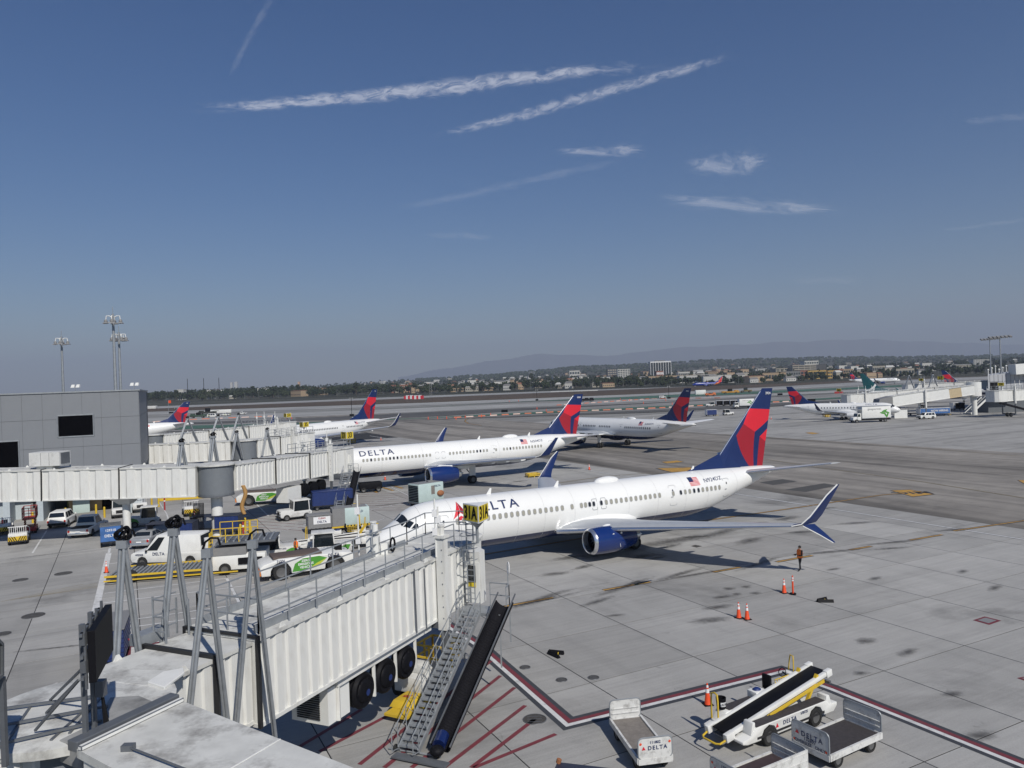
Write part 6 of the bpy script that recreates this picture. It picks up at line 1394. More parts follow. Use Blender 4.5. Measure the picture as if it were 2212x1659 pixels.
t = thing('hose_reel', 'black hose reels on a stand beside the grey door', 'hose reel', gr(92, 1110), R(24)); b = MB(); b.lathe([(0, .1), (0, .6), (.15, .6), (.15, .35), (.5, .35), (.5, .6), (.65, .6), (.65, .1)], (0, 0, .75), 'y', 20); b.build('reel', BLACK, t); MB().bar((-.5, .3, 0), (0, .3, .8), .08).bar((.5, .3, 0), (0, .3, .8), .08).build('stand', STEEL, t)
# ------------------------------------------------------------------ vehicles and ground equipment   (x forward, y left)
def heading(px0, py0, px1, py1): a, c = gr(px0, py0), gr(px1, py1); d = c - a; return math.atan2(d.y, d.x)
def put_wheels(t, xs, w, r, wd=.22, name='wheel'):
 for x in xs:
  for s_ in (-1, 1):
   b = MB(); b.lathe([(-wd / 2, r * .6), (-wd / 2, r * .92), (-wd * .3, r), (wd * .3, r), (wd / 2, r * .92), (wd / 2, r * .6)], (0, 0, 0), 'y', 18, 0)
   b.lathe([(wd * .35, .0), (wd * .3, r * .3), (wd * .42, r * .6), (-wd * .42, r * .6), (-wd * .3, r * .3), (-wd * .35, .0)], (0, 0, 0), 'y', 18, 1)
   b.build(name, [TYRE, RIM], t, (x, s_ * (w / 2 - wd * .4), r))
def car(label, px, py, rz, paint_, L=4.7, W=1.85, H=1.7, hood=1.1, kind='suv', group=None, name='parked_car', cat='car', tail=False):
 """kind: suv, sedan, pickup, van, jeep"""
 t = thing(name, label, cat, gr(px, py), rz, group); r = .36 if kind != 'sedan' else .32; bz = .3; bh = .98 if kind not in ('van',) else 1.15
 x1, x0 = L / 2, -L / 2; xs = [x1 - .95, x0 + (.95 if kind != 'pickup' else 1.15)]
 # lower body with wheel arches
 pr = [(x0 + .05, bz + .1)]
 for xw in (xs[1], xs[0]):
  pr += [(xw - r - .08, bz)] + [(xw + (r + .07) * math.cos(R(a)), r + (r + .07) * math.sin(R(a))) for a in (160, 125, 90, 55, 20)] + [(xw + r + .08, bz)]
 pr += [(x1 - .05, bz + .08), (x1, bz + .35)]
 fh = {'van': 1.05, 'jeep': 1.05}.get(kind, .8)
 pr += [(x1 - .02, fh - .05), (x1 - .25, fh + .08), (x1 - hood, bh + .02), (x0 + .1, bh), (x0, bh - .12)]
 if kind == 'pickup': pr[-2] = (x0 + .02, bh); pr[-1] = (x0, bh - .06)
 b = MB(); b.prism([(x, -W / 2, z) for x, z in pr], (0, W, 0)); b.build('body', paint_, t, bevel=.05)
 cx1 = x1 - hood - .02; rw = W - .42; g = []
 if kind == 'suv': top = [(cx1 - .75, H), (x0 + .42, H - .02)]; bot = [(cx1, bh), (x0 + .08, bh)]
 elif kind == 'jeep': top = [(cx1 - .45, H), (x0 + .22, H)]; bot = [(cx1, bh), (x0 + .08, bh)]
 elif kind == 'sedan': top = [(cx1 - .85, H), (x0 + 1.25, H - .04)]; bot = [(cx1, bh), (x0 + .5, bh)]
 elif kind == 'pickup': top = [(cx1 - .7, H), (x0 + 2.35, H)]; bot = [(cx1, bh), (x0 + 2.1, bh)]
 else: top = [(cx1 - 1.0, H), (x0 + .12, H)]; bot = [(cx1 + .05, bh), (x0 + .02, bh)]
 def P_(q, u, side, off=0):   # q 0..1 along length, u height 0..1
  zb_, zt_ = bot[0][1], top[0][1]; xb = lerp(bot[0][0], bot[1][0], q); xt = lerp(top[0][0], top[1][0], q)
  wy = lerp(W / 2 - .04, rw / 2, u) if kind != 'van' else lerp(W / 2 - .01, rw / 2 + .1, u); return V((lerp(xb, xt, u), side * (wy + off), lerp(zb_, zt_, u)))
 b = MB(); b.add([P_(0, 0, -1), P_(1, 0, -1), P_(1, 0, 1), P_(0, 0, 1), P_(0, 1, -1), P_(1, 1, -1), P_(1, 1, 1), P_(0, 1, 1)], [(4, 5, 6, 7), (0, 1, 5, 4), (1, 2, 6, 5), (2, 3, 7, 6), (3, 0, 4, 7)])
 b.build('cabin', paint_, t, bevel=.06)
 def pane(pts, nm): m_ = MB(); m_.poly(pts); o = m_.build(nm, GLASS, t, smooth=False); return o
 e = .012
 a, c = P_(0, .12, -1), P_(0, .12, 1); a2, c2 = P_(0, .92, -1), P_(0, .92, 1); f = V((.02, 0, .02)); pane([a + f + V((0, .08, 0)), c + f - V((0, .08, 0)), c2 + f - V((0, .06, 0)), a2 + f + V((0, .06, 0))], 'windscreen')
 a, c = P_(1, .3, -1), P_(1, .3, 1); a2, c2 = P_(1, .9, -1), P_(1, .9, 1); f = V((-.02, 0, .0)); pane([a + f + V((0, .1, 0)), c + f - V((0, .1, 0)), c2 + f - V((0, .1, 0)), a2 + f + V((0, .1, 0))], 'rear_window')
 wins = {'suv': [(.07, .34), (.37, .66), (.69, .92)], 'jeep': [(.08, .34), (.37, .64), (.68, .92)], 'sedan': [(.1, .46), (.5, .86)], 'pickup': [(.12, .5), (.55, .92)], 'van': [(.03, .22)]}[kind]
 for s_ in (-1, 1):
  for q0, q1 in wins:
   k = .12 if kind != 'van' else .1; pane([P_(q0, k, s_, e), P_(q1, k, s_, e), P_(q1, .88, s_, e), P_(q0 + (.05 if q0 < .15 else 0), .88, s_, e)], 'side_window')
   if kind != 'van' or q0 < .1: MB().box(-.07, .07, -.01, .01, -.015, .015).build('door_handle', STEEL, t, (lerp(bot[0][0], bot[1][0], q1 - .03), s_ * (W / 2 + .01), bh - .12))
  MB().box(-.08, .08, -.06, .06, -.08, .08).build('wing_mirror', paint_ if kind != 'van' else DARK, t, (cx1 - .2, s_ * (W / 2 + .1), bh + .12), bevel=.02)
  MB().box(-.06, .02, -.15, .15, -.07, .09).build('headlight', REFL, t, (x1 - .04, s_ * (W / 2 - .25), fh - .12), bevel=.02); MB().box(-.01, .05, -.09, .09, -.12, .12).build('tail_light', RED_L, t, (x0 - .0, s_ * (W / 2 - .14), bh - .22), bevel=.01)
 MB().box(x1 - .04, x1 + .03, -W / 2 + .45, W / 2 - .45, fh - .28, fh - .08).build('grille', DARK, t); MB().box(x1 - .08, x1 + .06, -W / 2 + .08, W / 2 - .08, bz + .05, bz + .28).box(x0 - .06, x0 + .1, -W / 2 + .08, W / 2 - .08, bz + .05, bz + .28).build('bumper', DARK if kind in ('van', 'jeep', 'suv') else CHROME, t, bevel=.03)
 MB().box(x0 - .075, x0 - .06, -.22, .22, bz + .32, bz + .45).build('number_plate', REFL, t)
 if kind == 'pickup':
  MB().box(x0 + .12, x0 + 2.0, -W / 2 + .12, W / 2 - .12, bh - .03, bh + .012).build('load_bed', BLACK, t)
 put_wheels(t, xs, W, r)
 return t
car('white suv with red tail lamps parked facing the terminal bay', 136, 1134, R(106), WHITE, 4.7, 1.9, 1.72, 1.1, 'suv', name='parked_car')
car('white pickup truck with dark open bed left of the blue cart', 192, 1152, R(100), WHITE, 5.7, 2.0, 1.9, 1.5, 'pickup', name='pickup_truck', cat='pickup')
car('silver car half hidden behind the white van', 322, 1176, R(95), mat('silver_paint', (.4, .41, .42), .3, metal=.4), 4.6, 1.8, 1.45, 1.2, 'sedan')
v = car('white panel van with fleet lettering behind the yellow loader rails', 372, 1216, R(178), WHITE, 5.9, 2.05, 2.5, 1.15, 'van', name='panel_van', cat='van')
text('DELTA', .34, TXT_BLUE, v, (.6, 1.03, 1.0), (-1, 0, 0), (0, 0, 1), bold=.01, off=.03); text('492005', .22, TXT_BLUE, v, (2.2, 1.03, .95), (-1, 0, 0), (0, 0, 1), off=.03)
car('white boxy suv in front of the blue baggage trailer at right', 2001, 905, math.pi + .12, WHITE, 4.6, 1.85, 1.75, 1.1, 'jeep')
car('white suv parked right of the concourse stairs', 2135, 889, math.pi + .15, WHITE, 4.6, 1.85, 1.7, 1.1, 'suv')
car('white pickup half hidden behind the suv by the concourse stairs', 2118, 884, math.pi + .15, WHITE, 5.4, 1.95, 1.9, 1.4, 'pickup', name='pickup_truck', cat='pickup')
def hazard(t, x, w, z0, z1, side=1):
 """yellow and black chevron boards, painted as raised bars"""
 MB().box(x, x + .03 * side, -w / 2, w / 2, z0, z1).build('hazard_board', YEL, t); b = MB(); n = 4; h = z1 - z0
 for s_ in (-1, 1):
  for k in range(n):
   y0 = s_ * (w / 2) * (k + .1) / n; y1 = s_ * (w / 2) * (k + .55) / n; sh = s_ * .22
   pts = [(x + .035 * side, y0, z0), (x + .035 * side, y1, z0), (x + .035 * side, min(w / 2, max(-w / 2, y1 + sh)), z1), (x + .035 * side, min(w / 2, max(-w / 2, y0 + sh)), z1)]
   b.poly(pts)
 b.build('hazard_stripe', BLACK, t, smooth=False)
def tug(label, px, py, rz, kind='low', green=False, num=None, txt=None, group='baggage tugs', fr=False, L=3.0, W=1.55):
 """low baggage tractor; cab at the rear for kind 'cab'; front towards +x"""
 t = thing('baggage_tug', label, 'tug', gr(px, py), rz, group); x1, x0 = L / 2, -L / 2
 b = MB(); b.prism([(x, -W / 2, z) for x, z in [(x0, .35), (x1 - .1, .35), (x1, .5), (x1 - .03, 1.05), (x1 - .25, 1.12), (.25, 1.12), (.25, .62), (x0 + .4, .62), (x0 + .35, .85), (x0, .85)]], (0, W, 0)); b.build('body', WHITE_DIRTY, t, bevel=.04)
 put_wheels(t, [x1 - .65, x0 + .6], W + .1, .34, .24)
 if kind == 'cab':
  cb = MB(); z0, z1 = .7, 2.0
  for x, y in ((.3, -1), (.3, 1), (x0 + .25, -1), (x0 + .25, 1)): cb.bar((x, y * (W / 2 - .06), z0), (x - (.12 if x > 0 else -.05), y * (W / 2 - .12), z1), .09, .09)
  cb.box(x0 + .1, .3, -W / 2 + .06, W / 2 - .06, z1, z1 + .1); cb.box(x0 + .15, .32, -W / 2, W / 2, .6, .95); cb.build('cab', WHITE_DIRTY, t, bevel=.02)
  for nm, pts in (('windscreen', [(.29, -W / 2 + .12, .98), (.29, W / 2 - .12, .98), (.19, W / 2 - .16, 1.95), (.19, -W / 2 + .16, 1.95)]), ('rear_window', [(x0 + .24, -W / 2 + .12, 1.0), (x0 + .24, W / 2 - .12, 1.0), (x0 + .28, W / 2 - .16, 1.95), (x0 + .28, -W / 2 + .16, 1.95)])): m_ = MB(); m_.poly(pts); m_.build(nm, GLASS, t, smooth=False)
  for s_ in (-1, 1): m_ = MB(); m_.poly([(x0 + .35, s_ * (W / 2 - .03), .98), (.2, s_ * (W / 2 - .03), .98), (.12, s_ * (W / 2 - .09), 1.93), (x0 + .38, s_ * (W / 2 - .09), 1.93)]); m_.build('side_window', GLASS, t, smooth=False)
 elif kind == 'rack':
  b = MB()
  for k in range(9): b.bar((x1 - .3, -W / 2 + .1 + k * (W - .2) / 8, 1.1), (x1 - .3, -W / 2 + .1 + k * (W - .2) / 8, 1.75), .035)
  for z in (1.1, 1.75): b.bar((x1 - .3, -W / 2, z), (x1 - .3, W / 2, z), .06)
  for s_ in (-1, 1): b.bar((x1 - .3, s_ * W / 2, 1.75), (x0 + .2, s_ * W / 2, 1.2), .05); b.bar((x0 + .2, s_ * W / 2, .8), (x0 + .2, s_ * W / 2, 1.2), .05)
  b.build('guard_rack', REFL, t, smooth=False)
 sb = MB(); sb.box(x0 + .45, x0 + .95, -.3, .3, .62, .85); sb.box(x0 + .4, x0 + .5, -.3, .3, .85, 1.3); sb.build('seat', BLACK, t, bevel=.03)
 sw = MB(); sw.tube([(.05 + .05 * math.sin(a), .0 + .2 * math.cos(a), 1.2 + .15 * math.sin(a)) for a in [2 * math.pi * k / 12 for k in range(12)]], .018, 5, closed=True); sw.bar((.25, 0, .9), (.05, 0, 1.2), .03); sw.build('steering_wheel', BLACK, t)
 if fr: hazard(t, x1 + .01, W, .42, .85)
 else:
  MB().box(x1, x1 + .03, -.35, .35, .6, .95).build('grille', DARK, t)
 for s_ in (-1, 1): MB().cyl((x1 - .02, s_ * (W / 2 - .22), 1.0 if fr else .85), (x1 + .03, s_ * (W / 2 - .22), 1.0 if fr else .85), .07, 10).build('headlight', REFL, t)
 b = MB(); b.box(x1 - .1, x1 + .12, -W / 2, W / 2, .3, .42); b.box(x0 - .15, x0, -.2, .2, .35, .6); b.build('bumper', DARK, t)
 if green:
  for s_ in (-1, 1): m_ = MB(); m_.prism([(x, s_ * (W / 2 + .005), z) for x, z in [(x1 - 1.1, .5), (x1 - .9, .85), (x1 - .5, 1.02), (x1 - .1, 1.0), (x1 - .3, .62), (x1 - .7, .5)]], (0, s_ * .008, 0)); m_.build('livery_leaf', GREEN, t, smooth=False)
 if txt: text(txt, .3, BLACK, t, (x1 + .035, 0, .78), (0, 1, 0), (0, 0, 1), off=.01)
 if num:
  for s_ in (-1, 1): text(num, .2, TXT_BLUE, t, (x1 - 1.2, s_ * (W / 2 + .0), .98), (-s_, 0, 0), (0, 0, 1), off=.012)
 return t
FC = R(-62)      # facing the viewer
tug('baggage tug with hazard board, leftmost in the parking row, cone on its hood', 8, 1152, FC, 'rack', fr=True)
tug('baggage tug with yellow black hazard board parked left of the red scissor lift', 42, 1172, FC, 'rack', fr=True)
tug('white cab tug with silver windscreen parked behind the pillar', 258, 1116, FC, 'cab', txt='TLD')
tug('rack backed tug half hidden right of the pillar', 302, 1104, FC, 'rack')
tug('tug with green leaf livery and black cab by the pillar foot', 312, 1136, R(200), 'cab', green=True)
tug('tug with hazard board alone under the second bridge', 412, 1112, FC, 'rack', fr=True)
tug('white cab tug with front lettering towing toward the blue cart', 636, 1121, R(212), 'cab', txt='TLD', L=3.4, W=1.75)
tug('cab tug with green leaf and number 771395 behind the green pushback', 598, 1208, R(17), 'cab', green=True, num='771395', L=3.4, W=1.7)
tug('cab tug with green leaf beside the airliner nose', 716, 1200, R(14), 'cab', green=True, L=3.4, W=1.7)
tug('small white cab tug alone on the far apron by a blue cart', 1573, 897, R(12), 'cab', L=3.6, W=1.8)
def cart(label, px, py, rz, L=3.4, W=1.6, H=1.9, curtain=BLUE_T, roof=STEEL, group='covered baggage carts', endtxt=None, hz=.45, side_open=False):
 t = thing('baggage_cart', label, 'baggage cart', gr(px, py), rz, group); x1, x0 = L / 2, -L / 2
 MB().box(x0, x1, -W / 2, W / 2, hz, hz + .12).build('deck', DARK, t); MB().box(x0 - .05, x1 + .05, -W / 2 - .05, W / 2 + .05, H, H + .07).build('roof', roof, t, bevel=.02)
 for nm, x in (('end_panel', x0), ('end_panel', x1)): MB().box(x - .03, x + .03, -W / 2, W / 2, hz + .12, H).build(nm, endtxt[1] if endtxt else roof, t)
 for s_ in (-1, 1):
  n = 2 if L > 2.4 else 1
  for k in range(n):
   if side_open and k == 0: continue
   a, c = lerp(x0 + .06, x1 - .06, k / n), lerp(x0 + .06, x1 - .06, (k + 1) / n); m_ = MB(); N_ = 16
   m_.loft([[(lerp(a, c, i / N_), s_ * (W / 2 + .02 * math.sin(i * 2.2)), z) for i in range(N_ + 1)] for z in (hz + .1, H)], closed=False, caps=False); m_.build('curtain', curtain, t)
 put_wheels(t, [x1 - .5, x0 + .5], W, .22, .14); MB().bar((x1, 0, hz - .1), (x1 + .9, 0, .2), .08).build('tow_bar', YEL, t)
 if endtxt:
  text(endtxt[0], .3, endtxt[2], t, (x0 - .04, 0, H - .35), (0, -1, 0), (0, 0, 1), off=.01)
  text('DELTA', .34, endtxt[2], t, (x0 - .04, 0, H - .85), (0, -1, 0), (0, 0, 1), off=.01)
 return t
SKYB = mat('printed_blue_panel', (0.05, 0.14, 0.36), 0.5, var=.35, scale=1.5)
c_ = cart('blue printed cargo cart standing right of the white pickup', 240, 1178, R(118), 2.2, 1.7, 1.95, SKYB, STEEL, endtxt=('129310', SKYB, REFL), group=None)
cart('dark roofed cart with blue curtains behind the white van', 374, 1172, R(5), 4.2, 1.6, 1.9, BLUE_T, mat('speckled_dark_roof', (.025, .03, .05), .6), side_open=True)
cart('long cart with speckled dark roof beyond the yellow loader', 470, 1155, R(5), 4.6, 1.7, 1.9, BLUE_T, mat('speckled_dark_roof', (.025, .03, .05), .6), side_open=True)
cart('blue curtained cart behind the grey generator trailer', 718, 1098, R(20), 4.6, 1.8, 2.1, BLUE_T, BLUE_T)
t = cart('small grey container cart with blue flap and red stencil', 690, 1150, R(20), 2.3, 1.6, 1.75, CART_GREY, CART_GREY, group=None)
MB().box(-1.17, -1.13, -.8, .8, .6, 1.75).build('flap', BLUE_T, t); text('DELTA', .3, TXT_BLUE, t, (.2, -.83, 1.15), (1, 0, 0), (0, 0, 1), off=.02)
m_ = MB(); m_.poly([(-.6, -.835, .95), (1.0, -.835, .95), (1.0, -.835, 1.65), (-.6, -.835, 1.65)]); m_.build('label_board', REFL, t); text('CLEAN', .22, RED_P, t, (.2, -.84, 1.5), (1, 0, 0), (0, 0, 1), off=.015)
cart('white framed cart with dark blue curtain out on the far apron', 1536, 899, R(8), 3.6, 1.8, 2.2, BLUE_T, REFL, endtxt=None)
for k, px in enumerate((1556, 1571, 1586, 1597)): cart(('first', 'second', 'third', 'last')[k] + ' dark cart of the baggage train beyond the taxilane', px, 876.5 - k * .2, R(-3), 3.8, 1.8, 2.3, BLACK, REFL, group='baggage train carts')
tug('white tug pulling the baggage train beyond the taxilane', 1534, 878, R(177), 'cab', L=4.0, W=1.9)
cart('blue and dark cart hidden behind the catering truck rear', 1931, 896, R(140), 3.4, 1.7, 2.2, BLUE_T, BLACK)
cart('dark framed luggage cart at the foot of the concourse bridges', 2068, 886, R(5), 4.0, 1.8, 2.4, BLACK, REFL, side_open=True)
t = cart('long blue lettered trailer behind the boxy white suv', 2016, 899, R(0), 8.6, 2.2, 2.3, SKYB, REFL, group=None, hz=.7); text('NOW HIRING', .8, REFL, t, (1.2, -1.14, 1.6), (1, 0, 0), (0, 0, 1), off=.05)
t = thing('cargo_dolly', 'open dark cargo dolly left of the long blue trailer', 'dolly', gr(1975, 897), 0.0); MB().box(-2.2, 2.2, -1, 1, .5, .7).build('deck', DARK, t); b = MB()
for x in (-2.1, 2.1):
 for y in (-.9, .9): b.bar((x, y, .6), (x, y, 2.5), .12)
b.bar((-2.1, -.9, 2.5), (2.1, -.9, 2.5), .12).bar((-2.1, .9, 2.5), (2.1, .9, 2.5), .12); b.build('frame', CART_GREY, t); put_wheels(t, [-1.6, 1.6], 1.9, .3)
def unit(label, px, py, rz, L, W, H, m_, grille=True, name='ground_power_unit', cat='generator', z0=.5, txt=None):
 t = thing(name, label, cat, gr(px, py), rz); MB().box(-L / 2, L / 2, -W / 2, W / 2, z0, H).build('body', m_, t, bevel=.04); MB().box(-L / 2 - .1, L / 2 + .1, -W / 2 - .05, W / 2 + .05, z0 - .15, z0).build('chassis', YEL if not grille else STEEL, t)
 MB().box(-L / 2 + .2, L / 2 - .2, -W / 2 + .2, W / 2 - .2, H, H + .05).box(.2, .9, -.3, .2, H + .05, H + .2).build('roof_plate', CART_GREY, t)
 put_wheels(t, [-L / 2 + .5, L / 2 - .5], W, .28, .18)
 for k in range(3): x = -L / 2 + L * (k + .5) / 3; MB().box(x - L / 6 + .04, x + L / 6 - .04, -W / 2 - .015, -W / 2, z0 + .1, H - .1).build('side_door', m_, t, bevel=.01)
 if grille:
  b = MB()
  for k in range(10):
   for j in range(2): b.box(-L / 2 - .04, -L / 2 - .01, -W / 2 + .1 + j * (W - .2) / 2, -W / 2 + .06 + (j + 1) * (W - .2) / 2, z0 + .1 + k * (H - z0 - .2) / 10, z0 + .04 + (k + 1) * (H - z0 - .2) / 10)
  b.build('radiator', BLACK, t, smooth=False)
 if txt: text(txt, .3, TXT_BLUE, t, (L * .25, -W / 2 - .02, H - .4), (1, 0, 0), (0, 0, 1), off=.01)
 MB().bar((L / 2, 0, z0 - .1), (L / 2 + 1.0, 0, .25), .08).build('tow_bar', YEL, t)
 return t
t = unit('pale greenish white air start unit with black grille beside the white nose', 921, 1090, R(43), 3.6, 2.1, 2.6, PALEBLUE, txt='DELTA', name='air_unit', cat='air conditioning unit')
MB().ball((1.3, -1.1, 1.3), .5, .3, .35, 8).build('hose', RUST, t); MB().box(.0, .5, -1.08, -1.06, 1.3, 2.3).build('control_panel', DECK, t)
t = unit('grey and pale generator trailer with yellow lever near the belt loader', 757, 1142, R(20), 3.6, 1.8, 2.2, PALEBLUE, grille=False, txt='TLD'); b = MB(); b.box(-1.82, -.6, -.92, .92, .52, 2.21).build('grey_end', CART_GREY, t)
MB().bar((.8, -1.1, .3), (.75, -1.05, 1.5), .16, .1).build('lever', YEL, t); hz_ = MB(); hz_.box(-.8, 1.8, -.98, -.93, .42, .55).build('hazard_strip', YEL, t)
for k in range(8): MB().box(-.75 + k * .32, -.6 + k * .32, -.99, -.98, .42, .55).build('hazard_stripe', BLACK, t)
def pushback(label, px, py, rz, num=None, L=7.0, W=2.5, cut=None, driver=False):
 t = thing('pushback_tractor', label, 'pushback tractor', gr(px, py), rz, 'pushback tractors'); x1, x0 = L / 2, -L / 2; xs = [x0 + 1.5, x1 - 1.5]; r = .62
 pr = [(x0 + .1, .45)]
 for xw in xs: pr += [(xw - r - .14, .42)] + [(xw + (r + .12) * math.cos(R(a)), r + (r + .12) * math.sin(R(a))) for a in (165, 130, 90, 50, 15)] + [(xw + r + .14, .42)]
 pr += [(x1 - .1, .5), (x1, .9), (x1 - .1, 1.35), (x1 - 1.0, 1.5), (x0 + 1.4, 1.55), (x0 + .3, 1.3), (x0, 1.1)]
 b = MB(); b.prism([(x, -W / 2, z) for x, z in pr], (0, W, 0)); b.build('body', WHITE, t, bevel=.06)
 MB().box(x0 + 1.0, x1 - 2.4, -W / 2 + .35, W / 2 - .35, 1.5, 1.68).build('engine_cover', mat('brown_grip_deck', (.1, .075, .065), .8, var=.2), t, bevel=.03)
 for s_ in (-1, 1):
  m_ = MB(); m_.prism([(x, s_ * (W / 2 + .004), z) for x, z in [(x0 + 2.3, .52), (x0 + 2.5, 1.1), (x0 + 3.1, 1.42), (x0 + 4.3, 1.46), (x0 + 4.9, 1.25), (x0 + 4.3, .8), (x0 + 3.4, .52)]], (0, s_ * .01, 0)); lo = m_.build('livery_leaf', GREEN, t, smooth=False)
  m_ = MB(); m_.prism([(x, s_ * (W / 2 + .008), z) for x, z in [(x0 + 4.1, .95), (x0 + 4.9, 1.25), (x0 + 4.3, .8), (x0 + 3.5, .58)]], (0, s_ * .01, 0)); m_.build('livery_leaf', LIME, t, smooth=False)
  text('ZERO\nEMISSIONS\nVEHICLE', .24, REFL, t, (x0 + 3.3, s_ * (W / 2 + .014), 1.0), (-s_, 0, 0), (0, 0, 1), off=.01)
  text('DELTA', .36, TXT_BLUE, t, (x1 - 1.9 + .3, s_ * (W / 2 + .01), 1.2 + .17), (-s_, 0, 0), (0, 0, 1), off=.01, sx=.8)
  if num: text(num, .3, TXT_BLUE, t, (x0 + 1.5, s_ * (W / 2 + .01), 1.32 + .08), (-s_, 0, 0), (0, 0, 1), off=.01, sx=.8)
 put_wheels(t, xs, W + .05, r, .42)
 b = MB(); b.box(x0 - .1, x0 + .1, -W / 2 + .1, W / 2 - .1, .5, .95); b.build('rear_grille', mat('amber', (.6, .18, .02), .5), t); MB().box(x1 - 1.2, x1 - .7, -.3, .3, 1.3, 1.9).build('seat', BLACK, t, bevel=.04)
 b = MB(); b.tube([(x1 - .4 + .06 * math.sin(a), .24 * math.cos(a), 1.8 + .22 * math.sin(a)) for a in [2 * math.pi * k / 12 for k in range(12)]], .02, 5, closed=True); b.bar((x1 - .2, 0, 1.4), (x1 - .4, 0, 1.8), .04); b.build('steering_wheel', BLACK, t)
 return t
pushback('low green leafed pushback tractor numbered 71206 behind the near bridge railing', 660, 1238, R(27), '71206')
pushback('green leafed pushback tractor half hidden under the second bridge', 577, 1087, R(11), None)
# cargo loader, seen through the cable supports
t = thing('cargo_loader', 'long low cargo loader with yellow rails, roller decks and ladder beside the van', 'cargo loader', gr(400, 1240), R(11)); L_ = 10.5
MB().box(-5.2, 2.2, -1.5, 1.5, .35, .55).build('lower_deck', STEEL, t)
for s_ in (-1, 1): MB().box(-5.3, 2.3, s_ * 1.6 - .05, s_ * 1.6 + .05, .52, .66).build('side_rail', YEL, t); MB().bar((-5.3, s_ * 1.75, .3), (4.2, s_ * 1.75, .3), .09).build('bumper_rail', YEL, t)
rl = MB().cyl((0, -1.35, 0), (0, -.05, 0), .07, 8).mesh('roller', GALV); rl2 = MB().cyl((0, .05, 0), (0, 1.35, 0), .07, 8).mesh('roller', GALV)
for k in range(22): place('roller', rl, t, (-5.0 + k * .33, 0, .6)); place('roller', rl2, t, (-5.0 + k * .33, 0, .6))
MB().box(2.3, 6.2, -1.4, 1.4, .35, 1.5).build('engine_body', WHITE, t, bevel=.05); MB().box(2.6, 7.0, -1.6, 1.6, 2.35, 2.5).build('bridge_deck', STEEL, t); MB().box(2.3, 4.8, -1.45, 1.45, 1.5, 2.1).build('scissor_body', CART_GREY, t)
for k in range(9): place('roller', rl, t, (3.0 + k * .45, 0, 2.55)); place('roller', rl2, t, (3.0 + k * .45, 0, 2.55))
for y in (-1.6, 1.6): b = MB(); rails(b, [(2.4, y, 2.5), (5.3, y, 2.5)], 1.1, 1.0, .03); b.build('guard_rail', YEL, t, smooth=False)
b = MB()
for y in (-.28, .28): b.bar((1.7 + .35, y - 1.75, .3), (2.3, y - 1.75, 3.4), .06)
b.build('ladder_side', YEL, t, smooth=False)
for k in range(9): z = .5 + k * .3; MB().box(1.98 + k * .03, 2.16 + k * .03, -2.03, -1.47, z, z + .05).build('rung', YEL, t)
put_wheels(t, [3.2, -3.5], 3.0, .45, .4); MB().bar((4.2, -1.5, 1.0), (6.0, -1.5, 1.0), .02, .5).build('control_box', BLACK, t)
MB().cyl((2.0, -1.1, .7), (2.0, -1.1, 2.9), .3, 14).build('mast_tube', WHITE, t)
